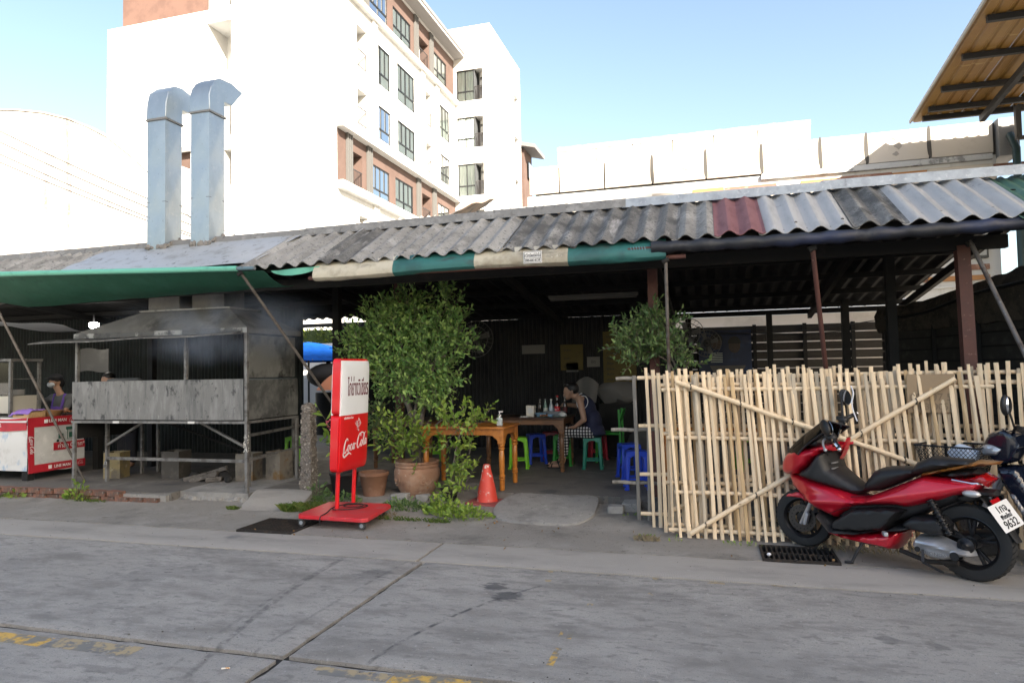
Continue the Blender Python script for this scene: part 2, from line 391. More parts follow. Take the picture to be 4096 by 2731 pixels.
m.box(GR[0] + .02, GR[1] - .02, 6.09, 6.105, -.05, .002)
m.build('rim', M_iron, t)
for i in range(13):
    x = GR[0] + .055 + i * .0395
    MB().box(x - .006, x + .006, GR[2] + .022, GR[3] - .022, -.05, .004).build('bar', M_iron, t)
pit = MB()
for a in (GL, GR): pit.box(a[0] - .02, a[1] + .02, a[2] - .02, a[3] + .02, -.42, -.40)
kind(pit.build('drain_pit', M_dark), 'structure')
M_rub = mat('gravel debris', (.16, .15, .135), [((.06, .055, .05), 30, .45, .6), ((.33, .33, .32), 12, .66, .7)], rough=.95)
m = MB()
for i in range(60):
    r = random.uniform(.01, .026); m.sphere((random.uniform(GR[0] + .03, GR[1] - .03), random.uniform(6.08, GR[3] - .03), -.12 + random.uniform(-.03, .05)), (r, r * random.uniform(.6, 1), r * .7), 6, 4)
m.wob(.006, 40).build('drain_debris', M_rub); kind(bpy.data.objects['drain_debris'], 'stuff'); tag(bpy.data.objects['drain_debris'], 'grey stones and litter caught under the open drain grate', 'debris')
tag(MB().sphere((.41, 5.99, .012), (.017, .015, .013), 10, 6).wob(.004, 60).build('paper_ball', mat('paper', (.75, .75, .78), rough=.8)), 'crumpled white paper ball on the open drain grate', 'litter')

# worn yellow road paint (thin ragged sheets)
M_yel = mat('worn yellow paint', (.58, .36, .09), [((.2, .19, .165), 9, .44, .56), ((.25, .19, .1), 30, .5, .7), ((.17, .168, .165), 3, .55, .68)], rough=.8, bump=.3, bsc=90)
M_yel2 = mat('faded yellow paint', (.38, .3, .18), [((.185, .18, .165), 7, .44, .56), ((.17, .168, .165), 22, .5, .62)], rough=.85, bump=.3, bsc=90)
def paint(x0, x1, y0, y1, m, wear=.5):
    """paint film lying on the slab, flaked away in patches"""
    c = .011; mb = MB(); nx, ny = max(2, int((x1 - x0) / c)), max(2, int((y1 - y0) / c))
    h = lambda x, y: .004 * mnoise.noise(V(x * .7, y * .7, 3)) + .0011
    for i in range(nx):
        for j in range(ny):
            x, y = lerp(x0, x1, (i + .5) / nx), lerp(y0, y1, (j + .5) / ny); e = min(i + .5, nx - i - .5, j + .5, ny - j - .5)
            n = mnoise.noise(V(x * 13, y * 13, 1)) + .6 * mnoise.noise(V(x * 41, y * 41, 7)) + .35 * min(1, e / 3)
            if n < wear - .75: continue
            a, b, d, f = lerp(x0, x1, i / nx), lerp(x0, x1, (i + 1) / nx), lerp(y0, y1, j / ny), lerp(y0, y1, (j + 1) / ny)
            mb.add([(a, d, h(a, d)), (b, d, h(b, d)), (b, f, h(b, f)), (a, f, h(a, f))], [(0, 1, 2, 3)])
    if mb.v: kind(mb.build('paint_mark', m, road, smooth=False), 'stuff')
paint(-4.6, -3.80, 3.09, 3.215, M_yel, .2); paint(-3.79, -3.17, 3.10, 3.235, M_yel2, .5)
paint(-2.05, -1.62, 3.165, 3.255, M_yel2, .5); paint(-1.61, -.4, 3.16, 3.285, M_yel, .2)
paint(-.878, -.84, 3.55, 3.78, M_yel, .45); paint(-.9, -.88, 3.94, 4.02, M_yel, .45); paint(-.85, -.82, 3.92, 4.03, M_yel, .45)
for x, y, w in ((-1.24, 5.17, .03), (-.82, 5.17, .05), (-.41, 5.17, .05), (-.01, 5.17, .06), (.41, 5.2, .045), (1.27, 5.2, .06), (-.81, 4.52, .02), (-.45, 4.82, .025), (-1.2, 4.95, .025)):
    paint(x - w, x + w, y - .02, y + .03, M_yel2, .85)

# raised shop floor
FZ = .13
flo = MB().box(-14, 3.2, 8.42, 14, -.2, FZ).build('shop_floor', M_floor); kind(flo, 'structure')
def fl(x0, x1, y0, y1, rag=.03, m=M_floor, dz=0):
    nx = max(8, int((x1 - x0) / .05)); ny = 6
    def f(u, v):
        x, y = lerp(x0, x1, u), lerp(y0, y1, v)
        if v == 0: y += rag * mnoise.noise(V(x * 5, 2, 0)) + rag * .6 * mnoise.noise(V(x * 17, 5, 0))
        return (x, y, FZ + dz - (.015 if v == 0 else 0) + .004 * mnoise.noise(V(x * 3, y * 3, 0)))
    MB().slab(f, nx, ny, (0, 0, -.25)).build('floor_edge', m, flo)
fl(-6.42, -5.42, 7.1, 8.42, .02, M_conc); fl(-14, -6.42, 6.95, 8.42, .02); fl(-5.42, -4.75, 7.2, 8.42, .04); fl(-2.62, -1.0, 7.72, 8.42, .05); fl(-1.0, 3.2, 7.5, 8.42, .05); fl(-4.75, -2.62, 8.22, 8.42, .05)
# rough foot of the concrete kerb
m = MB()
for i in range(70):
    x = random.uniform(-6.4, -5.45); r = random.uniform(.015, .04); m.sphere((x, 7.1 + random.uniform(-.04, .01), random.uniform(.01, .04)), (r * 1.3, r, r), 6, 4)
tag(kind(m.wob(.015, 25).build('kerb_rubble', M_conc), 'stuff'), 'crumbled concrete along the foot of the shop kerb', 'rubble')
# bricks under the food stall
M_brick = mat('old red brick', (.2, .095, .065), [((.11, .075, .06), 8, .45, .65), ((.3, .28, .25), 14, .58, .68), ((.07, .065, .06), 30, .58, .7)], rough=.9, bump=.7, bsc=60, vary=.25)
kerb = thing('brick_kerb', 'low broken kerb of old red bricks below the food stall', 'kerb', (-8, 6.95, 0))
MB().box(-14, -6.45, 6.9, 6.97, -.05, .10).wob(.012, 9).build('mortar', M_conc, kerb)
bm = MB().box(-.098, .098, -.05, .05, -.03, .03).wob(.006, 18).mesh('brick', M_brick)
for r_, z in enumerate((.03, .1)):
    for i in range(19):
        x = -10.6 + i * .22 + r_ * .11
        if x > -6.6 or (r_ and x > -7.25 and random.random() < .5): continue
        o = inst(bm, 'brick', (x - kerb.location.x + random.uniform(-.01, .01), 6.885 - kerb.location.y + random.uniform(-.012, .012), z), (random.uniform(-.04, .04), random.uniform(-.04, .04), random.uniform(-.05, .05)), kerb)
# concrete ramp and step slab
def blob_slab(P, z0, z1, m, name, slope=None):
    Q = smooth_poly(P, 4); n = len(Q); cx = sum(p[0] for p in Q) / n; cy = sum(p[1] for p in Q) / n
    vs = []; zf = slope or (lambda x, y: z1)
    R = (1.0, .98, .9, .6, .25)
    for i, r in enumerate(R):
        for x, y in Q:
            X, Y = cx + (x - cx) * r, cy + (y - cy) * r
            n_ = .012 * mnoise.noise(V(X * 6, Y * 6, 2))
            vs.append((X + (n_ if i == 0 else 0), Y + n_, z0 if i == 0 else zf(X, Y) + .3 * n_ - (.012 if i == 1 else 0)))
    vs.append((cx, cy, zf(cx, cy)))
    fs = [(i * n + k, i * n + (k + 1) % n, (i + 1) * n + (k + 1) % n, (i + 1) * n + k) for i in range(len(R) - 1) for k in range(n)] + [((len(R) - 1) * n + k, (len(R) - 1) * n + (k + 1) % n, len(R) * n) for k in range(n)]
    return MB().add(vs, fs).build(name, m, ang=50)
o = blob_slab([(-5.25, 6.67), (-4.9, 6.66), (-4.5, 6.72), (-4.56, 6.95), (-4.66, 7.3), (-5.0, 7.34), (-5.4, 7.3), (-5.36, 7.0)], -.06, .1, M_gutter, 'concrete_ramp', lambda x, y: lerp(-.005, .15, max(0, min(1, (y - 6.68) / .55))))
tag(o, 'small pale concrete ramp up to the shop floor beside the grill', 'ramp')
o = blob_slab([(-2.34, 7.35), (-2.25, 6.9), (-2.05, 6.72), (-1.7, 6.68), (-1.36, 6.7), (-1.22, 6.92), (-1.2, 7.2), (-1.3, 7.78), (-1.8, 7.86), (-2.2, 7.84)], -.06, .09, M_conc, 'concrete_step', lambda x, y: lerp(.035, .118, max(0, min(1, (y - 6.75) / .9))))
tag(o, 'rounded weathered concrete step at the restaurant entrance', 'step')
m = MB()
for x, y, z, a, b, c in ((-3.62, 7.55, .05, .22, .1, .05), (-3.3, 7.5, .06, .15, .09, .05), (-3.05, 7.62, .05, .2, .1, .045), (-3.5, 7.42, .03, .1, .07, .03), (-1.0, 7.28, .05, .16, .12, .06), (-.85, 7.4, .06, .2, .14, .07)):
    m.box(x - a / 2, x + a / 2, y - b / 2, y + b / 2, z - c, z + c)
tag(kind(m.wob(.035, 11).build('broken_concrete', M_conc, bev=.012), 'stuff'), 'broken concrete lumps at the edge of the restaurant floor', 'rubble')
# ---------------------------------------------------------------- restaurant shed: roof, posts, rear wall
M_asb = mat('weathered fibre cement', (.26, .254, .24), [((.35, .343, .325), 2.4, .45, .7), ((.17, .167, .158), 3.4, .48, .68, (1, .5, 1)), ((.11, .11, .108), 24, .54, .68), ((.4, .395, .38), 40, .62, .72)], rough=.92, bump=.8, bsc=70, vary=.16, bdist=.008)
M_asbd = mat('dark mossy fibre cement', (.15, .147, .14), [((.28, .275, .262), 3, .5, .66, (2, .35, 1)), ((.08, .079, .076), 5, .45, .65, (1, .5, 1)), ((.075, .075, .075), 34, .52, .66), ((.36, .355, .35), 1.3, .6, .7, (4, .3, 1))], rough=.92, bump=.9, bsc=70, vary=.14, bdist=.008)
M_lite = mat('pale fibre cement', (.4, .4, .4), [((.32, .322, .325), 3, .45, .7, (3, .4, 1)), ((.26, .265, .27), 10, .6, .75)], rough=.7, bump=.3, bsc=60, vary=.05)
M_redsh = mat('red roof sheet', (.22, .095, .098), [((.17, .066, .068), 6, .45, .7, (2, .5, 1)), ((.36, .2, .2), 14, .62, .75)], rough=.7, bump=.3, bsc=60)
M_grnsh = mat('green roof sheet', (.06, .14, .10), [((.1, .19, .15), 5, .5, .7)], rough=.55)
M_gal = mat('galvanised flashing', (.36, .4, .44), [((.27, .3, .335), 5, .4, .65), ((.45, .48, .51), 20, .55, .7), ((.2, .21, .23), 9, .62, .75)], rough=.5, metal=.35, bump=.2, bsc=30)
M_gald = mat('dull grey flashing', (.2, .203, .207), [((.29, .292, .295), 6, .5, .7), ((.12, .12, .12), 12, .55, .7)], rough=.8, metal=.15, bump=.3, bsc=40)
M_steel = mat('sooty steel', (.014, .014, .014), [((.028, .024, .022), 6, .55, .75)], rough=.8, metal=.2)
M_redp = mat('red oxide paint', (.1, .038, .03), [((.08, .033, .028), 5, .45, .65), ((.2, .12, .09), 20, .6, .72)], rough=.65)
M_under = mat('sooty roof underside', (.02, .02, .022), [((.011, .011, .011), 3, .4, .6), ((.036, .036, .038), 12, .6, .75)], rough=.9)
shed = thing('restaurant_shed', 'long open restaurant shed under a patched corrugated roof', 'shed', (-3, 7.2, 0))
PITCH = .196
def corr(x0, x1, a, b, amp=.027, pitch=PITCH, th=.007, per=8, ny=3, ph=0, sag=0):
    """corrugated sheet from line a=(y,z) to b=(y,z)"""
    n = max(4, int(round((x1 - x0) / pitch * per)))
    dy, dz = b[0] - a[0], b[1] - a[1]; l = sqrt(dy * dy + dz * dz); ny_, nz_ = -dz / l, dy / l
    def f(u, v):
        x = lerp(x0, x1, u); w = amp * cos(2 * pi * (x - ph) / pitch) + sag * sin(pi * v)
        return (x, lerp(a[0], b[0], v) + ny_ * w, lerp(a[1], b[1], v) + nz_ * w)
    return MB().slab(f, n, ny, (0, -ny_ * th, -nz_ * th))
EV = (6.6, 2.77); RG = (7.75, 3.39)
n_sheet = 0
def roof_sheet(x0, k, m, dy=0, dz=0):
    global n_sheet
    n_sheet += 1; d = n_sheet % 2 * .011
    jig = random.uniform(-.012, .012)
    o = corr(x0 - .03, k_x1 + .03, (EV[0] + dy + jig, EV[1] + d + dz), (RG[0], RG[1] + d)).build('roof_sheet', m, shed); return o
def place_sheets(lst, x):
    global k_x1
    for i, (w, m) in enumerate(lst):
        k_x1 = x + w * PITCH; roof_sheet(x, i, m, random.uniform(-.015, .015)); x = k_x1
    return x
place_sheets([(5, M_asb), (5, M_asb), (5, M_asbd), (5, M_asb), (5, M_asb)], -13.1)
x = -5.0 - PITCH
x = place_sheets([(5, M_asb), (2, M_asbd), (5, M_asb), (4, M_asb), (4, M_asbd), (5, M_asbd), (2, M_asb)], x)
x = place_sheets([(2, M_redsh), (4, M_lite), (2, M_asbd), (5, M_lite)], x)
corr(2.5, 6.5, (EV[0] - .05, EV[1] - .05), (RG[0] + .02, RG[1] - .03), .012, .1, ny=2).build('roof_sheet', M_grnsh, shed)
# flat tin around the chimneys
MB().slab(lambda u, v: (lerp(-8.25, -5.02, u) + (1 - v) * -.06 + .03 * sin(v * 9) * (u > .98), lerp(6.72, 7.7, v), lerp(2.855, 3.385, v) + .016 * mnoise.noise(V(u * 6, v * 4, 0))), 40, 12, (0, 0, -.004)).build('tin_sheet', mat('tin sheet', (.4, .42, .44), [((.3, .305, .31), 5, .5, .68), ((.12, .12, .12), 11, .6, .68)], rough=.5, metal=.25, bump=.3, bsc=10), shed)
# ridge capping in overlapping lengths
def cap(x0, x1, m, dz=0, tilt=0):
    P = [(7.60, 3.335 + dz), (7.62, 3.43 + dz), (7.80, 3.47 + dz), (7.80, 3.475 + dz), (7.614, 3.436 + dz), (7.594, 3.335 + dz)]
    q = MB().prism(P, x0, x1, 'YZ'); q.v = [(a, b, c + tilt * (a - x0)) for a, b, c in q.v]; q.build('ridge_cap', m, shed)
cap(-14, -10.2, M_gald, -.03); cap(-10.2, -7.6, M_gald, -.03); cap(-7.62, -4.9, M_gald, -.03); cap(-4.95, -3.0, M_gald, -.02, .005); cap(-3.05, -.86, M_gald, -.005, .004); cap(-.9, 1.2, M_gal, .0, 0); cap(1.17, 3.4, M_gal, .012, -.006); cap(3.38, 6.6, M_gal, -.01)
scr = MB().lathe([(.014, 0), (.014, .004), (.007, .01)], 8).mesh('screw', M_gald)
for i in range(22):
    x = -4.7 + i * PITCH * 2 - .0; y = 6.72 + .0; z = 2.77 + (y - 6.6) * .539 + .024
    if x < 2.4: inst(scr, 'screw', (x - shed.location.x, y - shed.location.y, z), (-.45, 0, 0), shed)
# back slope and low rear roof
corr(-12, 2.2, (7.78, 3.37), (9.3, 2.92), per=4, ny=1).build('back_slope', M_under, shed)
for i in range(20):
    x0 = -16.4 + i * 1.0; x1 = min(x0 + 1.02, 2.96)
    if x0 < -7.2: y1 = 11.6
    else: y1 = 12.35
    zz = lambda y: 3.12 - (y - 7.35) * .119
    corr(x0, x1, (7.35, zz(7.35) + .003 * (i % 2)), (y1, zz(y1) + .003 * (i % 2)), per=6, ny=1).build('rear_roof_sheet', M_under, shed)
zr = lambda y: 3.05 - (y - 7.35) * .119
for y in (7.5, 8.1, 9.05, 10.0, 10.95, 11.9): MB().box(-16.3, 2.93, y - .025, y + .025, zr(y) - .04, zr(y) + .03).build('purlin', M_steel, shed)
for x in (-11, -8.4, -5.4, -2.6, -.6, 1.6, 2.88): MB().bar((x, 7.4, zr(7.4) - .09), (x, 12.3, zr(12.3) - .09), .06, .1).build('rafter', M_steel, shed)
MB().box(-12.3, 2.62, 7.16, 7.24, 2.58, 2.70).build('front_beam', M_steel, shed)
MB().box(-7.2, 2.95, 12.2, 12.3, 2.4, 2.475).build('rear_beam', M_steel, shed)
MB().box(-12.3, 2.55, 6.72, 6.77, 2.72, 2.80).build('eave_purlin', M_steel, shed)
# posts
def post(x, y, z1, w, m, lean=0, leany=0): MB().bar((x - lean, y, FZ), (x + lean, y + leany, z1), w, w, up=(0, 1, 0)).build('post', m, shed)
post(-.6, 7.75, 2.9, .105, M_redp); post(2.28, 7.2, 2.62, .105, M_redp, -.02); post(2.05, 8.9, 2.8, .10, M_steel, -.01); post(1.95, 11.2, 2.52, .1, M_steel); post(-5.17, 8.75, 2.8, .1, M_steel); post(-4.05, 8.45, 2.85, .09, M_redp); post(-8.6, 8.9, 2.8, .09, M_steel); post(-.35, 11.9, 2.45, .1, M_steel); post(.95, 12.1, 2.42, .09, M_steel)

# rear wall of dark ribbed sheet behind the tables
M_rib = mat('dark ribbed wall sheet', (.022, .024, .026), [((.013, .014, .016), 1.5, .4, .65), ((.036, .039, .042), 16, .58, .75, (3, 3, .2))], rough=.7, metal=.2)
wall = thing('ribbed_wall', 'dark ribbed metal wall at the back of the dining area', 'wall', (-2.6, 12.1, 0))
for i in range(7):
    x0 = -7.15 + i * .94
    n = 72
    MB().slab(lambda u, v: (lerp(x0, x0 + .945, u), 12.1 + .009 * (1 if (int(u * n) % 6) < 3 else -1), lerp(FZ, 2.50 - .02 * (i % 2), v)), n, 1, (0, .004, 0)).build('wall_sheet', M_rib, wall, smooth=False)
for z in (.7, 1.5, 2.2): MB().box(-7.15, -.6, 12.13, 12.18, z - .03, z + .03).build('rail', M_steel, wall)
# left dark back wall behind stall and grill
M_net = mat('dark green sheet', (.012, .018, .017), [((.008, .01, .01), 3, .4, .65)], rough=.8)
wl = thing('back_partition', 'dark green corrugated partition behind the food stall and grill', 'wall', (-9, 10.6, 0))
corr_wall = lambda x0, x1, y: MB().slab(lambda u, v: (lerp(x0, x1, u), y + .012 * cos(u * (x1 - x0) / .08 * 2 * pi), lerp(FZ, 2.73, v)), int((x1 - x0) / .08 * 6), 1, (0, .004, 0))
for i in range(9): corr_wall(-17.35 + i * 1.15, -16.15 + i * 1.15, 10.6).build('wall_sheet', M_net, wl)
for i in range(3): MB().box(-17.35, -7.05, 10.62, 10.66, .6 + i * .8, .66 + i * .8).build('rail', M_steel, wl)
# left end wall of the shed
we = thing('end_partition', 'dark partition at the far left end of the shed', 'wall', (-16.6, 9, 0))
MB().box(-16.65, -16.6, 7.0, 10.6, FZ, 3.1).build('panel', M_net, we)

# ---------------------------------------------------------------- awnings, poles
M_tarp = mat('green tarpaulin', (.03, .16, .105), [((.05, .21, .15), 4, .45, .7), ((.022, .12, .08), 11, .5, .7)], rough=.55, bump=.3, bsc=12)
def translucent(m, f, col):
    nt = m.node_tree; b = nt.nodes['Principled BSDF']; tr = nt.nodes.new('ShaderNodeBsdfTranslucent'); tr.inputs[0].default_value = (*col, 1); mx = nt.nodes.new('ShaderNodeMixShader'); mx.inputs[0].default_value = f
    nt.links.new(b.outputs[0], mx.inputs[1]); nt.links.new(tr.outputs[0], mx.inputs[2]); nt.links.new(mx.outputs[0], nt.nodes['Material Output'].inputs[0])
translucent(M_tarp, .4, (.06, .2, .13)); M_tarp_lit = mat('skylit green tarpaulin', (.12, .42, .32), [((.08, .3, .23), 5, .5, .7)], rough=.5)  # lit copy of the tarpaulin: skylight painted into the rolled edge colour
def cloth(name, fn, nu, nv, m, parent, th=.003):
    return MB().slab(fn, nu, nv, (0, 0, -th)).build(name, m, parent, ang=60)
tl = thing('green_awning', 'green tarpaulin awning stretched over the grill and stall', 'awning', (-7, 6.4, 2.5))
# rolled front edge on a pole, sheet running back and down under the eave
def tarp(u, v):
    x = lerp(-9.6, -4.62, u); zf = lerp(2.86, 2.685, max(0, (x + 8.4) / 3.55) if x > -8.4 else 0)
    yb = 7.02; xx = x + v * lerp(.75, -.1, u)
    back = lerp(2.52, 2.60, u) + .1 * sin(pi * u) * 0
    sag = -.06 * sin(pi * v) + .02 * mnoise.noise(V(x * 1.5, v * 2, 0))
    return (xx, lerp(6.32, yb, v), lerp(zf, back, v) + sag)
cloth('sheet', tarp, 60, 10, M_tarp, tl)
MB().tube([(-9.6, 6.3, 2.86), (-8.4, 6.3, 2.85), (-7.2, 6.3, 2.805), (-6, 6.3, 2.755), (-4.95, 6.3, 2.715)], [.03, .032, .03, .032, .03], 10).build('rolled_edge', M_tarp_lit, tl)
MB().tube([(-5.0, 6.3, 2.717), (-4.72, 6.3, 2.705)], .02, 10).build('pole_end', mat('old blue paint', (.09, .16, .2), [((.14, .1, .08), 9, .5, .65)], rough=.6), tl)
MB().slab(lambda u, v: (lerp(-4.75, -4.12, u), 6.62 + .01 * sin(u * 9), 2.72 + u * .02 - v * .075 * sin(pi * min(1, u * 1.02)) ** .6), 20, 4, (0, .003, 0)).build('flap', M_tarp_lit, tl)
M_pole = mat('weathered steel tube', (.16, .145, .135), [((.09, .07, .06), 8, .45, .65), ((.25, .24, .23), 20, .6, .7)], rough=.55, metal=.5)
def pole(label, a, b, r, m=M_pole):
    t = thing('prop_pole', label, 'pole', a); MB().tube([a, b], r, 10).build('tube', m, t)
    MB().tube([Vector(b) + Vector((-.03, 0, -.03)), Vector(b) + Vector((.03, 0, .0))], r * 1.3, 8).build('clamp', M_steel, t); return t
pole('slanting steel pole from the green awning down past the grill', (-4.55, 7.75, FZ + .9), (-4.93, 6.33, 2.68), .017)
pole('slanting steel pole in front of the food stall', (-8.3, 7.42, FZ), (-8.78, 6.35, 2.83), .016)
pole('upright thin grey pole under the striped roller awning', (-.42, 7.3, FZ), (-.385, 6.63, 2.58), .017)
pole('slanting brown pole behind the middle of the bamboo fence', (1.24, 7.75, FZ), (.915, 6.68, 2.62), .022, M_redp)
pole('slanting steel pole at the right end of the shed', (2.47, 5.95, 1.0), (2.25, 6.95, 2.62), .019)
# striped roller awning
M_cream = mat('stained cream vinyl', (.46, .43, .35), [((.3, .27, .21), 4, .45, .68), ((.1, .09, .075), 2.2, .56, .72, (.5, 1, 2)), ((.55, .52, .44), 18, .6, .75)], rough=.6, bump=.2, bsc=14)
M_teal = mat('teal vinyl', (.022, .13, .125), [((.018, .085, .085), 3, .45, .65), ((.04, .045, .045), 2.5, .58, .72, (.5, 1, 2))], rough=.5, bump=.2, bsc=14)
ra = thing('roller_awning', 'half rolled awning in cream and teal stripes under the eave', 'awning', (-2.2, 6.7, 2.6))
MB().tube([(-4.28, 6.66, 2.615), (-.2, 6.66, 2.60)], .022, 10).build('roller', M_redp, ra)
def stripe(x0, x1, m):
    def f(u, v):
        a = v * 1.75 * pi - pi * .75; R = .07
        return (lerp(x0, x1, u), 0, 0)
    prof = [(6.70, 2.80), (6.63, 2.745), (6.600, 2.69), (6.592, 2.65), (6.60, 2.615), (6.63, 2.59), (6.67, 2.585), (6.705, 2.605), (6.72, 2.65), (6.71, 2.70), (6.69, 2.74)]
    n = max(4, int((x1 - x0) / .06))
    MB().slab(lambda u, v: (lerp(x0, x1, u), prof[round(v * 10)][0] + .008 * mnoise.noise(V(lerp(x0, x1, u) * 5, v * 3, 0)), prof[round(v * 10)][1] + .006 * mnoise.noise(V(lerp(x0, x1, u) * 7, v * 4, 7)) + .012 * sin((lerp(x0, x1, u)) * 2)), n, 10, (0, .003, .003)).build('stripe', m, ra)
stripe(-4.2, -3.23, M_cream); stripe(-3.23, -2.31, M_teal); stripe(-2.31, -1.33, M_cream); stripe(-1.33, -.38, M_teal)
MB().box(-1.775, -1.585, 6.578, 6.582, 2.612, 2.735).build('label_plate', mat('white print', (.75, .75, .75), rough=.5), ra)
M_ink = mat('black print', (.015, .015, .015), rough=.5)
text('ทวีทรัพย์ผ้าใบ', .05, M_ink, 'lettering', ra, frame((-1.68, 6.575, 2.69), (1, 0, 0), (0, 0, 1)), sx=.62)
text('090-8414139', .036, M_ink, 'lettering', ra, frame((-1.68, 6.575, 2.64), (1, 0, 0), (0, 0, 1)), sx=.8, off=.0006)
m = MB()
for a in ((-1.768, -1.592, 2.618, 2.621), (-1.768, -1.592, 2.726, 2.729), (-1.768, -1.765, 2.621, 2.726), (-1.595, -1.592, 2.621, 2.726), (-1.765, -1.595, 2.661, 2.664)): m.box(a[0], a[1], 6.574, 6.577, a[2], a[3])
m.build('border', M_ink, ra)
# dark rolled tarpaulin along the right eave
rb = thing('rolled_tarpaulin', 'dark blue rolled tarpaulin hanging under the right eave', 'tarpaulin', (1, 6.62, 2.7))
MB().tube([(lerp(-.52, 2.62, i / 40), 6.62 + .008 * sin(i * 1.7), 2.695 - .012 * sin(pi * i / 40) + .006 * sin(i * 2.3)) for i in range(41)], [.058 + .006 * sin(i * 1.3) for i in range(41)], 12).build('roll', mat('dark blue tarpaulin', (.012, .014, .02), [((.02, .035, .1), 1.6, .48, .7, (.4, 1, 1)), ((.045, .045, .05), 5, .55, .72)], rough=.5, bump=.3, bsc=15), rb)
MB().tube([(-.74, 6.62, 2.69), (-.45, 6.62, 2.692)], .018, 8).build('bar_end', M_redp, rb)
MB().tube([(-.72 + .0055 * i, 6.62 + .026 * cos(i * 1.3), 2.69 + .026 * sin(i * 1.3)) for i in range(30)], .004, 5).build('cord', mat('blue cord', (.12, .24, .28), rough=.7), rb)
# fluorescent tube under the roof
tag(MB().box(-2.0, -.85, 8.6, 8.66, 2.46, 2.50).box(-1.98, -.87, 8.615, 8.645, 2.435, 2.458).build('tube_light', mat('unlit tube light', (.035, .035, .035), rough=.5)), 'unlit fluorescent tube fitting under the dark roof', 'light')
# ---------------------------------------------------------------- houses behind
M_white = mat('white render', (.56, .555, .54), [((.47, .46, .44), .5, .5, .7), ((.4, .385, .36), 1.3, .6, .75, (2.5, 2.5, .3))], rough=.85)
M_brown = mat('brown render', (.1, .062, .05), [((.082, .05, .04), .8, .4, .65)], rough=.85)
M_frame = mat('dark window frame', (.02, .022, .024), rough=.4, metal=.3)
M_curt = mat('pale green curtain', (.8, .85, .8), [((.66, .74, .69), 3, .4, .6, (4, 4, .2))], rough=.8)
M_room = mat('dark room', (.06, .065, .07), rough=.8)
M_glass = glass_mat('window glass', (.97, 1, .99), .02)
M_rail = mat('balcony rail', (.05, .045, .045), rough=.5, metal=.4)
M_ac = mat('air conditioner casing', (.62, .61, .57), rough=.6)
AX, AY = -17.65, 30.0
apt = thing('apartment_building', 'tall white apartment block with brown top storey and dark framed windows', 'building', (-25, 35, 0))
fs = lambda a, z, d: (AX - d, a, z)           # side wall, a = y
ff = lambda a, z, d: (a, AY + d, z)           # front wall, a = x
# side wall windows: (y0, y1, z0, z1, panes)
wins = [(34.3, 36.05, 17.93, 20.2, 3), (37.0, 39.5, 17.95, 20.22, 4), (43.7, 45.55, 17.95, 20.2, 3), (34.3, 36.05, 14.77, 16.7, 3), (37.0, 39.5, 14.8, 16.72, 4), (43.72, 45.55, 14.8, 16.71, 3)]
bw = [(33.83, 36.05, 11.25, 13.17, 4), (36.85, 39.38, 11.3, 13.2, 4), (43.5, 45.6, 11.3, 13.2, 3)]
tw = [(33.8, 36.0, 21.98, 23.6, 4), (36.75, 39.3, 21.97, 23.62, 4), (43.1, 45.4, 22.03, 23.68, 3)]
nich = [(40.95, 42.25, 17.95, 20.2), (40.95, 42.25, 14.8, 16.72), (40.8, 42.2, 11.3, 13.2), (31.6, 32.8, 11.3, 13.2), (40.4, 42.1, 21.9, 23.58), (32.1, 33.2, 17.95, 20.2), (32.1, 33.2, 14.8, 16.72), (40.9, 42.2, 7.9, 9.9), (32.2, 33.2, 7.9, 9.9)]
H = lambda L: [w[:4] for w in L]
m = MB(); wall_holes(m, fs, AY, 46.85, 14.2, 21.45, H(wins) + [n for n in nich if 14.2 < n[2] < 21], 1.3); wall_holes(m, fs, AY, 46.85, 0, 11.0, [n for n in nich if n[2] < 11], 1.3)
# front wall with the recessed column of balconies
fh = [(-25.45, -23.9, 17.7, 20.42, 1.6), (-24.4, -23.9, 14.21, 16.97, 1.5), (-24.4, -23.9, 10.8, 13.45, 1.5), (-24.4, -23.9, 7.4, 10.05, 1.5), (-24.5, -23.9, 21.2, 24.5, 1.5)]
wall_holes(m, ff, -32.17, AX, 0, 21.15, fh[:1] + fh[1:4] + [(-30.55, -26.5, 10.82, 13.81, .25)], 1.5); wall_holes(m, ff, -25.32, AX, 21.15, 26.5, fh[4:], 1.5)
m.add([(-32.17, AY, 0), (-32.17, 47, 0), (-32.17, 47, 21.15), (-32.17, AY, 21.15)], [(0, 1, 2, 3)]); m.add([(-32.17, AY, 21.15), (AX, AY, 21.15), (AX, 47, 21.15), (-32.17, 47, 21.15)], [(0, 1, 2, 3)])
m.box(-19.3, AX - .001, 30.4, 46.8, 24.6, 24.7)
for h in fh: m.add([ff(h[0], h[2], h[4]), ff(h[1], h[2], h[4]), ff(h[1], h[3], h[4]), ff(h[0], h[3], h[4])], [(0, 1, 2, 3)])
for n in nich:
    if 14 < n[2] < 21 or n[2] < 11: m.add([fs(n[0], n[2], 1.3), fs(n[1], n[2], 1.3), fs(n[1], n[3], 1.3), fs(n[0], n[3], 1.3)], [(0, 1, 2, 3)])
m.build('wall', M_white, apt, smooth=False)
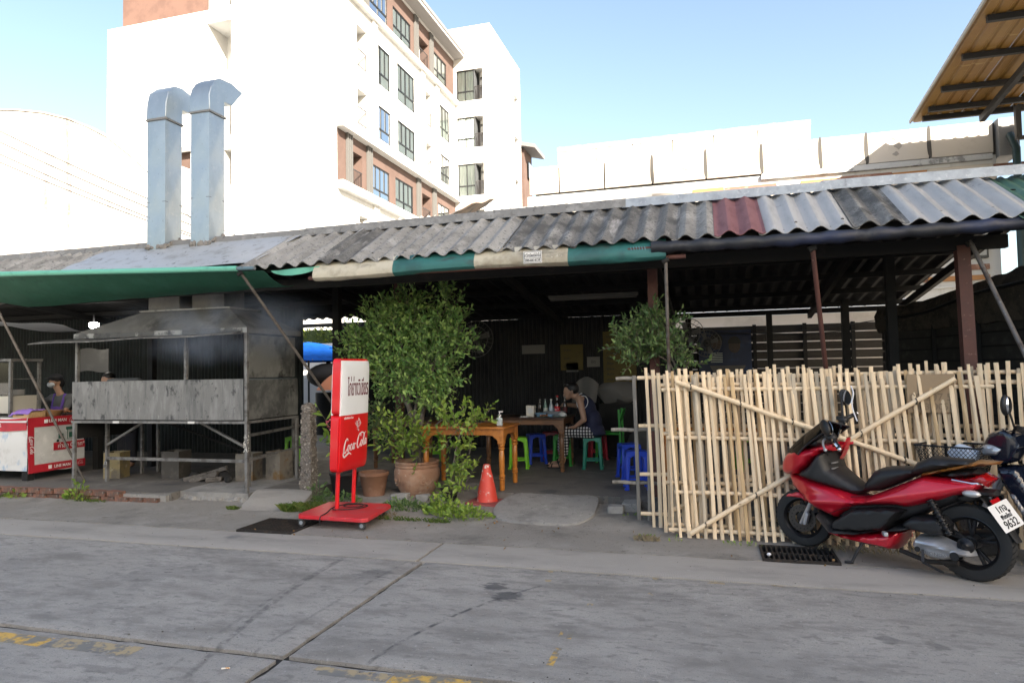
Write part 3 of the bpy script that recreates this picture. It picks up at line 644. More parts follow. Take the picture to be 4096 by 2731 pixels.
# brown storeys set back a little
m = MB(); wall_holes(m, lambda a, z, d: fs(a, z, d + .12), AY + .12, 46.85, 11.2, 14.05, H(bw) + [n for n in nich if 11 < n[2] < 12], 1.0); m.build('brown_storey', M_brown, apt, smooth=False); top_ = m; m = MB(); wall_holes(m, lambda a, z, d: fs(a, z, d + .12), AY + .12, 46.85, 21.44, 24.62, H(tw) + [n for n in nich if n[2] > 21], 1.0)
for n in nich:
    if 11 < n[2] < 12 or n[2] > 21: MB().box(AX - 1.4, AX - 1.35, n[0], n[1], n[2], n[3]).build('niche_wall', M_brown, apt)
m.build('brown_storey', M_brown, apt, smooth=False)
MB().box(AX - 1.4, AX - .12, AY + .02, AY + .11, 11.21, 13.94).build('brown_panel', M_brown, apt)
MB().box(-31.4, -25.32, AY + .3, AY + .6, 21.151, 26).build('brown_panel', mat('brown cladding', (.125, .07, .053), [((.1, .055, .042), 1.2, .45, .65)], rough=.7), apt)
MB().box(-30.6, -26.48, AY + .2, AY + .26, 10.8, 13.85).build('brown_panel', M_brown, apt); MB().box(-30.7, -26.4, AY - .15, AY - .01, 13.55, 13.85).build('beam', mat('grey band', (.2, .19, .18), rough=.8), apt)
for z0, z1, d in ((21.2, 21.5, .28), (13.95, 14.28, .35), (10.78, 11.2, .35)): MB().box(AX - .42, AX + d, AY - .003, 46.84, z0, z1).build('ledge', M_white, apt)
# grooved columns
colm = MB()
for k in range(3): colm.box(.0, .13, k * .2, k * .2 + .12, 0, 1)
colm = colm.mesh('column', mat('grey column', (.09, .087, .083), rough=.8)); colw = colm.copy(); colw.materials[0] = M_white
for y, z0, z1, q, dx in ((31.05, 11.2, 13.95, colm, -.11), (33.25, 11.2, 13.95, colm, -.11), (39.85, 11.2, 13.95, colm, -.11), (42.45, 11.2, 13.95, colm, -.11), (33.75, 14.28, 21.2, colw, .01), (40.4, 14.28, 21.2, colw, .01), (42.85, 14.28, 21.2, colw, .01), (39.75, 21.5, 24.6, colm, -.11), (42.25, 21.5, 24.6, colm, -.11), (33.0, 21.5, 24.6, colm, -.11), (33.75, 2, 10.78, colw, .01), (40.4, 2, 10.78, colw, .01)):
    inst(q, 'column', (AX + dx + 25, y - 35, z0), (0, 0, 0), apt, (1, 1, z1 - z0))
# roof with deep eave
P = [(AX - 8, 26.9), (AX + .8, 24.95), (AX + .8, 25.2), (AX - 8, 27.15)]
MB().prism(P, 29.2, 47.9, 'XZ').build('roof', mat('grey roof edge', (.16, .15, .15), rough=.8), apt)
MB().prism([(AX - .3, 24.62), (AX + .76, 24.72), (AX + .76, 24.94), (AX - .3, 25.2)], 29.25, 47.85, 'XZ').build('soffit', mat('soffit board', (.25, .24, .235), rough=.8), apt)
def window(f, y0, y1, z0, z1, n, par, d=.12, split=.32):
    w = .06
    m = MB()
    def bx(a, b, c, e, d0=d, d1=d + .08):
        p, q = f(a, c, d0), f(b, e, d1); m.box(min(p[0], q[0]), max(p[0], q[0]), min(p[1], q[1]), max(p[1], q[1]), min(p[2], q[2]), max(p[2], q[2]))
    bx(y0, y1, z0, z0 + w); bx(y0, y1, z1 - w, z1); zs = lerp(z0, z1, split); bx(y0 + w, y1 - w, zs - .04, zs + .04)
    for i in range(n + 1):
        a = lerp(y0, y1 - w, i / n); bx(a, a + w, z0 + w, zs - .04, d + .005, d + .075) if i in (0, n, n // 2) else None; bx(a, a + w, zs + .04, z1 - w, d + .005, d + .075)
    win = m.build('window', M_frame, par)
    MB().add([f(y0, z0, d + .04), f(y1, z0, d + .04), f(y1, z1, d + .04), f(y0, z1, d + .04)], [(0, 1, 2, 3)]).build('pane', M_glass, win)
    MB().grid(lambda u, v: f(lerp(y0, y1, u), lerp(z0, z1, v), d + .075 + .02 * sin(u * (y1 - y0) * 26)), int((y1 - y0) * 34), 1).build('curtain', M_curt, win)
for w in wins: window(fs, *w, apt, .03)
for w in bw + tw: window(lambda a, z, d: fs(a, z, d + .12), *w, apt, .03)
# balcony rails, air conditioners, drying clothes
acm = MB().box(-.18, .18, -.4, .4, 0, .6).lathe([(.22, .181), (.22, .19), (.2, .195)], 16, (0, -.1, .3), 'X').mesh('air_conditioner', M_ac)
for i, n in enumerate(nich):
    s_ = .12 if (11 < n[2] < 12 or n[2] > 21) else 0
    m = MB(); m.box(AX - s_ - .05, AX - s_ - .02, n[0], n[1], n[2] + .95, n[2] + 1.0).box(AX - s_ - .05, AX - s_ - .02, n[0], n[1], n[2] + .05, n[2] + .09)
    for k in range(9): y = lerp(n[0] + .05, n[1] - .05, k / 8); m.box(AX - s_ - .045, AX - s_ - .025, y - .01, y + .01, n[2] + .09, n[2] + .95)
    m.build('balcony_rail', M_rail, apt)
    inst(acm, 'air_conditioner', (AX - s_ - .75 + 25, n[1] - .5 - 35, n[2] + 1.2), (0, 0, 0), apt)
    if n[2] > 11: MB().slab(lambda u, v: (AX - s_ - .4 + .03 * sin(u * 30), lerp(n[0] + .3, n[1] - .5, u), n[2] + lerp(.4, 1.2, v)), 14, 2, (.01, 0, 0)).build('laundry', mat(('pale laundry', 'pink laundry')[i % 2], ((.6, .6, .58), (.55, .3, .28))[i % 2], rough=.9), apt)
# projecting wing on the right
wg = thing('apartment_wing', 'projecting white wing of the apartment block with three stacked balconies', 'building', (-16, 50, 0))
WX, WY = -14.9, 46.85
fw = lambda a, z, d: (a, WY + d, z); fws = lambda a, z, d: (WX - d, a, z)
wh = [(-17.58, -15.5, 21.46, 23.8), (-17.57, -15.5, 17.94, 20.25), (-17.55, -15.5, 14.4, 16.76), (-17.55, -15.5, 11, 13.3)]
m = MB(); wall_holes(m, fw, -19.2, WX, 0, 27.05, wh, 1.2); wall_holes(m, fws, WY, 55.1, 0, 27.05, [(53.2, 54.5, 21.0, 24.25), (53.1, 54.4, 17.5, 20.8), (53.1, 54.4, 14, 17.2)], 1.0)
m.add([(-19.2, WY, 27.05), (WX, WY, 27.05), (WX, 55.1, 27.05), (-19.2, 55.1, 27.05)], [(0, 1, 2, 3)])
for h in wh: m.add([fw(h[0], h[2], 1.2), fw(h[1], h[2], 1.2), fw(h[1], h[3], 1.2), fw(h[0], h[3], 1.2)], [(0, 1, 2, 3)])
m.build('wall', M_white, wg, smooth=False)
for h in wh:
    window(fw, h[0], -16.2, h[2], h[3], 2, wg)
    m = MB().box(-16.15, -15.52, WY + .05, WY + .08, h[2] + 1.0, h[2] + 1.05)
    for k in range(7): x = lerp(-16.1, -15.55, k / 6); m.box(x - .012, x + .012, WY + .05, WY + .08, h[2], h[2] + 1.0)
    m.build('balcony_rail', M_rail, wg)
    for z in (.1, 1.25, 1.95): MB().box(-15.95, -15.52, WY + .7, WY + 1.0, h[2] + z - (.0 if z > .2 else 0), h[2] + z + .5).build('air_conditioner', M_ac, wg, bev=.02)
    MB().box(-16.21, -16.16, WY + .1, WY + 1.19, h[2], h[3]).build('divider', M_room, wg)
far = thing('distant_house', 'brown and white house corner with dark roof beyond the apartment wing', 'building', (-15, 62, 0))
m = MB().box(-24, -16.5, 62, 65, 0, 22.6).build('wall', M_brown, far); MB().prism([(-24, 24.6), (-15.3, 22.4), (-15.3, 22.75), (-24, 25)], 61.5, 65.5, 'XZ').build('roof', mat('grey roof edge', (.16, .15, .15)), far)
MB().box(-16.38, -16.32, 63, 65, 20, 21.6).build('window', M_frame, far); MB().box(-16.3, -16.28, 63.1, 64.9, 20.1, 21.5).build('pane', mat('blue pane', (.2, .25, .3), rough=.1), far)

# white house with an arched parapet on the left
M_stain = mat('stained white render', (.42, .395, .36), [((.13, .09, .064), .8, .5, .72, (2.2, 1, .16)), ((.46, .43, .39), 9, .5, .7)], rough=.9)
P = [(-44, 0), (-17, 0), (-17, 6.4), (-17.97, 7.59), (-19.0, 8.55), (-19.53, 9.02), (-20.36, 9.72), (-21.45, 10.53), (-22.4, 11.04), (-23.29, 11.42), (-24.57, 11.82), (-25.96, 12.1), (-26.8, 12.2), (-28.5, 12.1), (-32, 11.0), (-36, 8.5), (-40, 4)]
ah = thing('arched_house', 'white house with a rain stained arched gable at the far left', 'building', (-28, 20.2, 0))
MB().prism(P, 20, 20.25, 'XZ').build('gable_wall', M_stain, ah, smooth=False)
Q = [(x, z - .15) for x, z in P]
MB().prism(Q, 20.26, 28, 'XZ').build('body', M_white, ah, smooth=False)
m = MB()
for (xa, za), (xb, zb) in zip(P[2:], P[3:]): m.bar((xa, 20.1, za), (xb, 20.1, zb), .36, .07, up=(0, 1, 0)) if False else m.add([(xa, 19.96, za + .01), (xb, 19.96, zb + .01), (xb, 20.3, zb + .01), (xa, 20.3, za + .01), (xa, 19.96, za + .06), (xb, 19.96, zb + .06), (xb, 20.3, zb + .06), (xa, 20.3, za + .06)], [(0, 1, 2, 3), (4, 5, 6, 7), (0, 1, 5, 4), (3, 2, 6, 7)])
m.build('coping', M_stain, ah)

# power lines, left
M_wire = mat('cable', (.03, .03, .03), rough=.6)
for i, (za, zb) in enumerate(((9.41, 4.48), (9.07, 4.32), (8.7, 4.13), (8.42, 4.14))):
    P = [(lerp(-20.77, -9.9, t / 14), 14.0, lerp(za, zb, t / 14) - .12 * sin(pi * t / 14)) for t in range(15)]
    tag(MB().tube(P, .015, 6).build('power_line', M_wire), ['topmost', 'second', 'third', 'lowest'][i] + ' of four thin cables crossing the arched white house', 'cable', 'cables on the left')

# panel-clad house right behind the shed
M_panel = mat('cream fibre panel', (.47, .42, .365), [((.4, .35, .295), 2, .55, .72), ((.3, .28, .26), 3.2, .68, .72)], rough=.85, vary=.04)
M_seal = mat('smeared sealant', (.06, .055, .05), rough=.9)
hs = thing('panel_house', 'long house clad in cream boards with dark joints behind the shed roof', 'house', (1, 16.3, 0))
MB().box(-4.2, 5.74, 16.08, 24, 0, 5.78).build('wall', M_white, hs)
MB().box(-4.0, 5.74, 16.1, 16.7, 5.781, 6.44).build('parapet_core', M_seal, hs)
xs = [-4.15, -3.4, -2.3, -1.18, .02, 1.22, 2.43, 3.34, 4.53, 5.7]
for i, (a, b) in enumerate(zip(xs, xs[1:])):
    MB().box(a + .018, b - .018, 16.03, 16.095, 5.82, 6.475 - .004 * (i % 2)).build('panel', M_panel, hs, bev=.004)
for x in xs[3:-1]:
    MB().prism(smooth_poly([(x - .03, 5.9), (x + .035, 5.84), (x + .03, 6.2), (x + .022, 6.47), (x - .026, 6.47), (x - .045, 6.15)], 3), 16.024, 16.028, 'XZ').build('sealant', M_seal, hs)
for x, z, a, b in ((-.6, 6.35, .06, .03), (-.4, 6.1, .1, .025), (1.55, 6.3, .2, .025), (2.0, 6.36, .04, .08), (3.9, 6.33, .06, .05), (3.95, 6.16, .07, .08), (3.9, 5.98, .06, .04), (.4, 6.15, .05, .04)):
    MB().prism([(x + a * cos(k) * (1 + .3 * sin(k * 3 + x)), z + b * sin(k) * (1 + .3 * cos(k * 4))) for k in [j * pi / 8 for j in range(16)]], 16.022, 16.026, 'XZ').build('patch', mat('grey patch', (.3, .27, .24), rough=.9), hs)
MB().box(1.2, 5.65, 16.0, 16.08, 5.68, 5.80).wob(.02, 5).build('flashing', mat('torn grey flashing', (.42, .42, .42), [((.2, .2, .2), 4, .5, .6)], rough=.9), hs)
# fascia planks under the parapet, white and brown in turn
M_pl = [mat('brown fascia plank', (.2, .09, .06), [((.32, .2, .14), 7, .55, .68)], rough=.7), mat('orange fascia plank', (.34, .16, .06), rough=.7), M_panel]
x = -1.2; i = 0
for w, k in ((.9, 2), (.7, 1), (1.1, 0), (.5, 2), (.8, 1), (1.0, 0), (.65, 1), (1.2, 2), (.55, 0)):
    MB().box(x + .004, x + w - .004, 15.96 + .01 * (i % 2), 16.05, 5.42, 5.56 + .02 * (i % 2)).build('fascia_plank', M_pl[k], hs); x += w; i += 1
MB().box(-4.1, 5.7, 15.99, 16.07, 5.2, 5.4).build('fascia_plank', M_panel, hs)
# planks, window and pipes low on the right
for x0, x1, z0, z1, k in ((4.78, 5.52, 3.43, 3.54, 0), (4.4, 5.52, 3.22, 3.32, 1), (3.4, 4.38, 3.22, 3.32, 0), (4.9, 5.5, 4.3, 4.4, 0)): MB().box(x0, x1, 16.03, 16.07, z0, z1).build('trim_plank', M_pl[k], hs)
w = MB().box(5.0, 5.5, 16.0, 16.07, 3.66, 4.14).build('window', M_frame, hs); MB().box(5.04, 5.46, 15.985, 15.998, 3.71, 4.09).build('pane', mat('grey pane', (.12, .13, .14), rough=.15), w)
MB().tube([(3.95, 16.03, 2.6), (3.95, 16.03, 3.05), (5.3, 16.03, 3.12)], .02, 8).build('pipe', M_white, hs)
MB().box(3.88, 4.05, 15.98, 16.06, 3.0, 3.14).build('junction_box', M_white, hs)
tag(MB().box(5.74, 6.1, 15.9, 16.6, 5.7, 6.47).build('grey_fascia_box', mat('grey board', (.22, .215, .21), rough=.8)), 'grey boxed end of the cream parapet under the yellow roof', 'box')
# upper parapet further back
up = thing('upper_parapet', 'higher white panel wall with crinkled metal edge behind the cream panels', 'wall', (-.5, 19, 0))
xs = [-4.05, -2.94, -1.91, -.83, .25, 1.37, 2.66]
MB().box(-4.05, 2.66, 19.05, 23, 5, 7.84).build('wall', M_white, up)
for i, (a, b) in enumerate(zip(xs, xs[1:])): MB().box(a + .015, b - .012, 18.98, 19.045, 6.4, 7.84).build('panel', M_panel, up)
MB().slab(lambda u, v: (lerp(-4.06, 2.67, u), 18.965 + .012 * mnoise.noise(V(u * 60, v * 4, 1)), lerp(7.76, 7.9, v) + .02 * mnoise.noise(V(u * 40, 0, 3))), 90, 3, (0, .1, 0)).build('metal_edge', mat('crinkled foil', (.5, .52, .55), rough=.3, metal=.8), up)
# low broken tiled roof between shed and apartment
M_rust = mat('broken roof tile', (.3, .22, .17), [((.14, .13, .125), 3, .45, .62), ((.42, .3, .22), 8, .55, .7)], rough=.9, bump=.6, bsc=20)
br = thing('broken_roof', 'collapsing old tiled roof below the apartment windows', 'roof', (-5, 14, 3))
corr(-9.2, -6.6, (14, 4.1), (16, 5.5), .03, .2, ny=2).build('roof_sheet', mat('old grey sheet', (.3, .28, .26), rough=.9), br)
for i, (x0, x1, z0, z1) in enumerate(((-7.6, -6.3, 4.2, 5.25), (-7.0, -5.6, 4.3, 5.5), (-6.2, -4.9, 4.6, 5.8))):
    MB().slab(lambda u, v: (lerp(x0, x1, u), lerp(13.5, 15.5, v) + .2 * i, lerp(z0, z1, v * .5 + u * .5) + .06 * mnoise.noise(V(u * 5, v * 5, i))), 12, 6, (0, 0, -.03)).build('tile_patch', M_rust, br)
MB().box(-5.6, -3.6, 16.3, 20, 0, 5.2).build('side_wall', M_white, br)
corr(-4.9, -3.2, (15.2, 5.3), (17, 5.75), .03, .2, ny=1).build('roof_sheet', M_gald, br)

# ---------------------------------------------------------------- yellow canopy roof, upper right
M_yroof = mat('yellow roof sheet', (.23, .125, .028), [((.21, .105, .025), 1.2, .45, .66), ((.34, .22, .08), 5, .58, .72, (.3, 2, 1)), ((.25, .13, .04), 3, .6, .75)], rough=.45)
ca = thing('yellow_canopy', 'high yellow corrugated canopy on black steel trusses at the upper right', 'canopy', (6, 12, 0))
ze = lambda y: 6.49 + (15.6 - y) * .108
n = 60
def ysheet(x0, x1):
    def f(u, v):
        x = lerp(x0, x1, u); k = (x - 4.1) / .21; w = .022 if (k % 1) < .3 else 0
        return (x, lerp(15.65, 3.5, v), ze(lerp(15.65, 3.5, v)) + w)
    return MB().slab(f, int((x1 - x0) / .021), 2, (0, 0, .006))
for i in range(10): ysheet(4.1 + i * .84, 4.95 + i * .84).build('roof_sheet', M_yroof, ca, smooth=False)
MB().bar((4.09, 15.66, ze(15.66) + .02), (4.09, 3.5, ze(3.5) + .02), .03, .06).build('edge_trim', mat('grey trim', (.3, .28, .25), rough=.6), ca)
M_blk = mat('black steel', (.018, .018, .02), rough=.55, metal=.3)
for y in (15.4, 15.0, 14.2, 13.1, 12.0, 10.9, 9.8, 8.7): MB().box(4.25, 12, y - .04, y + .04, ze(y) - .1, ze(y) - .005).build('purlin', M_blk, ca)
MB().bar((5.25, 15.3, ze(15.3) - .22), (5.25, 4, ze(4) - .22), .09, .12).build('rafter', M_blk, ca)
MB().bar((5.7, 14.9, ze(14.9) - .2), (5.7, 14.9, ze(14.9) - .85), .09, .09).build('strut', M_blk, ca); MB().bar((5.7, 14.9, ze(14.9) - .82), (9, 14.9, ze(14.9) - .82), .07, .07).build('truss_chord', M_blk, ca); MB().bar((5.7, 14.9, ze(14.9) - .2), (7.6, 14.9, ze(14.9) - .8), .06, .06).build('truss_brace', M_blk, ca)
ob = thing('brown_shed', 'brown sheet metal wall below the yellow canopy at the right edge', 'shed', (7, 15, 0))
corr_b = lambda x0, x1: MB().slab(lambda u, v: (lerp(x0, x1, u), 15.3 + (.02 if (u * (x1 - x0) / .2) % 1 < .3 else 0), lerp(0, 6.3, v)), int((x1 - x0) / .02), 1, (0, .01, 0))
for i in range(4): corr_b(6.15 + i * 1.0, 7.16 + i * 1.0).build('wall_sheet', mat('brown sheet', (.16, .085, .035), [((.09, .05, .03), 1.2, .4, .6)], rough=.6), ob, smooth=False)
for z in (2.6, 3.9, 5.0, 5.9): MB().box(6.1, 10.2, 15.2, 15.29, z - .05, z + .05).build('girt', M_blk, ob)
tag(MB().tube([(5.92, 15.6, 0), (5.92, 15.6, 5.75), (5.92, 15.85, 6.1)], .07, 12).build('downpipe', mat('dark green pipe', (.02, .045, .045), rough=.5)), 'dark green downpipe at the corner of the cream panel house', 'pipe')
# ---------------------------------------------------------------- louvred fence, rear strip and side fence
M_plank = mat('dark fence plank', (.04, .035, .03), [((.025, .022, .02), 4, .45, .65, (.3, 1, 3)), ((.055, .05, .044), 12, .58, .72)], rough=.85)
lf = thing('slat_fence', 'dark horizontal slat fence behind the dining area', 'fence', (1.2, 12.6, 0))
for i in range(14):
    z = .16 + i * .15
    MB().box(-.62, 3.2, 12.6, 12.62, z, z + .131).build('slat', M_plank, lf)
for x in (-.2, .74, 1.55, 2.3, 3.0): MB().box(x - .03, x + .03, 12.54, 12.597, FZ, 2.26).build('fence_post', M_steel, lf)
bw_ = MB().box(-4.4, 6, 13.9, 14.1, 0, 2.5).build('boundary_wall', mat('beige wall', (.5, .44, .38), [((.4, .35, .3), 1.5, .45, .65)], rough=.9)); tag(bw_, 'beige boundary wall glimpsed through the slat fence', 'wall')
wg_ = MB().box(-1.1, 3.4, 13.75, 13.85, 2.57, 2.71).build('bright_strip', mat('white strip', (.8, .8, .8), rough=.5)); tag(wg_, 'white strip added for the bright daylight gap below the rear eave', 'gutter')  # white strip added where bright daylight shows under the rear eave
# side fence of dark boards with matting on top
M_mat = mat('dry coconut matting', (.07, .06, .048), [((.035, .03, .026), 6, .4, .62), ((.13, .11, .08), 30, .58, .7)], rough=.95, bump=.8, bsc=60)
sf = thing('side_fence', 'dark board fence topped with dry grass matting at the right edge', 'fence', (3, 9, 0))
sx = lambda y: 2.62 + .75 * max(0, (10.6 - y) / 3.4) ** 1.0 - (.25 * max(0, (y - 9.9)) ** 1.5)
ztop = lambda y: 2.34 + .2 * max(0, (10.3 - y) / 2.4)
for k in range(12):
    z = FZ + .05 + k * .155
    MB().slab(lambda u, v: (sx(lerp(5.0, 10.9, u)), lerp(5.0, 10.9, u), lerp(z, z + .135, v)), 20, 1, (.02, 0, 0)).build('board', mat('dark board', (.03, .028, .026), [((.05, .047, .042), 8, .5, .7)], rough=.85), sf)
for y in (10.75, 9.9, 9.0, 8.1, 7.2, 6.2): MB().box(sx(y) - .05, sx(y) - .005, y - .03, y + .03, FZ, 2.1).build('fence_post', M_steel, sf)
MB().slab(lambda u, v: (sx(lerp(5.0, 10.9, u)) + .03, lerp(5.0, 10.9, u), lerp(FZ, 2.1, v)), 20, 2, (.01, 0, 0)).build('net_backing', mat('black net backing', (.015, .015, .015), rough=.9), sf)  # opaque backing added to stop daylight coming through the board gaps
MB().slab(lambda u, v: (sx(lerp(5.0, 10.9, u)) + (-.04 - .05 * sin(pi * v)) + .02 * mnoise.noise(V(u * 40, v * 5, 0)), lerp(5.0, 10.9, u), lerp(1.98, ztop(lerp(5.0, 10.9, u)), v) + .03 * mnoise.noise(V(u * 30, v, 5))), 70, 6, (.1, 0, 0)).build('matting', M_mat, sf)
m = MB()
for i in range(900):
    y = random.uniform(5.2, 10.9); x = sx(y) - random.uniform(-.05, .1); z = ztop(y) - random.uniform(-.03, .12); a = random.uniform(-1, 1); l = random.uniform(.05, .13)
    m.add([(x, y, z), (x, y + .004, z), (x - .04 * abs(a), y + a * l, z + random.uniform(-.08, .04))], [(0, 1, 2)])
kind(m.build('dry_grass', mat('dry straw', (.22, .18, .11), rough=.9), sf), 'stuff')
MB().tube([(sx(y) - .12, y, ztop(y) - .16 + .02 * sin(y * 3)) for y in [5.5 + .3 * i for i in range(18)]], .018, 8).build('hose', mat('black hose', (.015, .018, .018), rough=.4), sf)
# ---------------------------------------------------------------- yard seen through the gap on the left: umbrella, hedge
um = thing('blue_umbrella', 'big blue market umbrella in the sunny yard behind the shed', 'umbrella', (-9.8, 15.2, 0))
nn = 20
MB().grid(lambda u, v: (-9.8 + 1.65 * v * cos(u * 2 * pi), 15.2 + 1.65 * v * sin(u * 2 * pi), 2.36 - .5 * v ** 1.4), nn, 6).build('canopy', mat('blue canvas', (.004, .065, .3), [((.003, .05, .22), 3, .45, .65)], rough=.9, spec=.03), um)
for k in range(nn): a = 2 * pi * k / nn; MB().tube([(-9.8, 15.2, 2.32), (-9.8 + 1.65 * cos(a), 15.2 + 1.65 * sin(a), 1.86)], .012, 5).build('rib', M_blk, um)
MB().tube([(-9.8, 15.2, 0), (-9.8, 15.2, 2.3)], .025, 8).build('pole', M_blk, um)
def leaves(mb, pts, size, up=.3, asp=.45, fold=.15):
    for p, d in pts:
        d = Vector(d); d = d.normalized() if d.length > 1e-6 else V(0, 0, 1)
        d = (d + V(random.uniform(-.7, .7), random.uniform(-.7, .7), random.uniform(-.5, .8) + up)).normalized(); s = size * random.uniform(.65, 1.25)
        x = d.cross(V(random.uniform(-1, 1), random.uniform(-1, 1), random.uniform(.2, 1.2))).normalized(); z = x.cross(d)
        p = Vector(p); a = asp * s * .5
        mb.add([p, p + d * s * .35 + x * a + z * fold * s * .4, p + d * s * .72 + x * a * .75 + z * fold * s * .3, p + d * s - z * .1 * s, p + d * s * .72 - x * a * .75 + z * fold * s * .3, p + d * s * .35 - x * a + z * fold * s * .4, p + d * s * .5], [(0, 1, 6), (1, 2, 6), (2, 3, 6), (3, 4, 6), (4, 5, 6), (5, 0, 6)])
def leaf_mat(name, c1, c2, c3=None, rough=.45):
    def hk(nt, tc, cur, noise, ramp, mix):
        g = nt.nodes.new('ShaderNodeNewGeometry'); r = nt.nodes.new('ShaderNodeMapRange'); r.inputs[1].default_value = .35; r.inputs[2].default_value = 1
        nt.links.new(g.outputs['Random Per Island'], r.inputs[0]); return mix(r.outputs[0], cur, c2)
    m = mat(name, c1, [(c3 or c1, 2.5, .5, .7)], rough=rough, hook=hk, spec=.4)
    nt = m.node_tree; b = nt.nodes['Principled BSDF']; tr = nt.nodes.new('ShaderNodeBsdfTranslucent'); mx = nt.nodes.new('ShaderNodeMixShader'); mx.inputs[0].default_value = .25
    src = b.inputs['Base Color'].links[0].from_socket; nt.links.new(src, tr.inputs[0]); nt.links.new(b.outputs[0], mx.inputs[1]); nt.links.new(tr.outputs[0], mx.inputs[2]); nt.links.new(mx.outputs[0], nt.nodes['Material Output'].inputs[0]); return m
M_hedge = leaf_mat('hedge leaf', (.1, .16, .02), (.22, .26, .03))
hg = thing('hedge', 'bright yellow green hedge in the sunny yard behind the shed', 'hedge', (-12, 19, 0))
pts = []
for i in range(4500):
    x, z = random.uniform(-15, -9.0), random.uniform(1.2, 3.0); pts.append(((x, 18.8 + random.uniform(-.2, .3) + .25 * mnoise.noise(V(x * 2, z * 2, 0)), z + .15 * mnoise.noise(V(x * 3, 0, 1))), (0, -1, .3)))
m = MB(); leaves(m, pts, .11); kind(m.build('foliage', M_hedge, hg), 'stuff'); MB().box(-15, -9.0, 18.8, 19.4, 0, 2.9).wob(.08, 2).build('core', mat('hedge core', (.03, .05, .01), rough=.9), hg)
tag(MB().box(-15, -7.5, 17.0, 17.15, 0, 2.4).build('yard_wall', M_white), 'white yard wall behind the blue umbrella', 'wall')
tag(kind(MB().box(-16, -6.4, 12.4, 24, -.1, .02).build('yard', mat('yard concrete', (.35, .34, .32), rough=.9)), 'structure'), 'sunlit yard behind the shed', 'yard')
tag(MB().grid(lambda u, v: (-8.25 + .5 * v * cos(u * 2 * pi), 14.0 + .5 * v * sin(u * 2 * pi), 1.58 - .4 * v ** 1.6), 16, 5).build('orange_cover', mat('orange cloth', (.6, .22, .1), rough=.8)), 'orange cloth cover in the yard under the blue umbrella', 'cover')
tag(MB().sphere((-8.75, 14.4, 1.5), (.5, .5, .3), 20, 10).sphere((-8.75, 14.4, 1.8), (.06, .06, .05), 10, 6).tube([(-8.75, 14.4, .02), (-8.75, 14.4, 1.1)], .3, 12).build('cooking_drum', M_steel), 'dark round lidded oven standing in the yard below the blue umbrella', 'oven')

# ---------------------------------------------------------------- low row opposite; unseen tower added behind the viewer to shade the road
op = thing('opposite_building', 'low pale garage row across the street behind the viewer', 'building', (0, -7, 0))
MB().box(-30, 30, -14, -8.6, -.5, 2.7).build('wall', mat('pale render across the street', (.7, .68, .64), rough=.9), op)
for i in range(18): MB().box(-28 + i * 3.2, -25.6 + i * 3.2, -8.6, -8.55, .1, 2.3).build('shutter', mat('grey shutter', (.4, .4, .4), rough=.6), op)
tw_ = thing('shading_tower', 'unseen tower added far behind the viewer to shade the street', 'building', (48.61, -43.31, 0), radians(45))
MB().box(-7.25, 7.25, -9, 9, -.5, 44.1).xf(Matrix.Rotation(radians(0), 4, 'Z')).build('wall', mat('tower render', (.5, .48, .45), rough=.9), tw_, world=False)
for k in range(14):
    for x in (-6, -2, 2, 6): MB().box(x - 1.1, x + 1.1, 9.0, 9.05, 3 + k * 3.1, 4.9 + k * 3.1).build('window', M_frame, tw_, world=False)
# ---------------------------------------------------------------- people helper
def figure(parts, name, m, parent, vox=.014, smooth=5, L=None):
    """one continuous skin over tapered limbs and ellipsoids: ('c', a, b, ra, rb) or ('e', centre, radii, rot)"""
    mb = MB()
    for p in parts:
        if p[0] == 'c':
            a, b, ra, rb = Vector(p[1]), Vector(p[2]), p[3], p[4]; d = (b - a)
            if d.length < 1e-6: d = V(0, 0, .001)
            n = 7; pts = []; rs = []; dn = d.normalized()
            for k in range(4): t = -pi / 2 + k * pi / 8; pts.append(a + dn * ra * sin(t)); rs.append(max(ra * cos(t), .001))
            pts.append(a); rs.append(ra); pts.append(b); rs.append(rb)
            for k in range(1, 5): t = k * pi / 8; pts.append(b + dn * rb * sin(t)); rs.append(max(rb * cos(t), .001))
            mb.tube(pts, rs, 12)
        else:
            e = MB().sphere((0, 0, 0), p[2], 16, 10)
            if len(p) > 3: e.xf(Matrix.Rotation(p[3][0], 4, 'X') @ Matrix.Rotation(p[3][1], 4, 'Y') @ Matrix.Rotation(p[3][2] if len(p[3]) > 2 else 0, 4, 'Z'))
            e.xf(Matrix.Translation(p[1])); mb.add(e.v, e.f)
    me = mb.mesh(name, m); o = bpy.data.objects.new('tmp', me); COL.objects.link(o)
    r = o.modifiers.new('r', 'REMESH'); r.mode = 'VOXEL'; r.voxel_size = vox; r.use_smooth_shade = True
    s = o.modifiers.new('s', 'SMOOTH'); s.iterations = smooth; s.factor = .5
    me2 = bpy.data.meshes.new_from_object(o.evaluated_get(bpy.context.evaluated_depsgraph_get())); bpy.data.objects.remove(o)
    me2.name = name
    if not me2.materials: me2.materials.append(m)
    for q in me2.polygons: q.use_smooth = True
    me2.transform(Matrix.Translation(-root_of(parent).location))
    o = bpy.data.objects.new(name, me2); COL.objects.link(o); o.parent = parent; return o

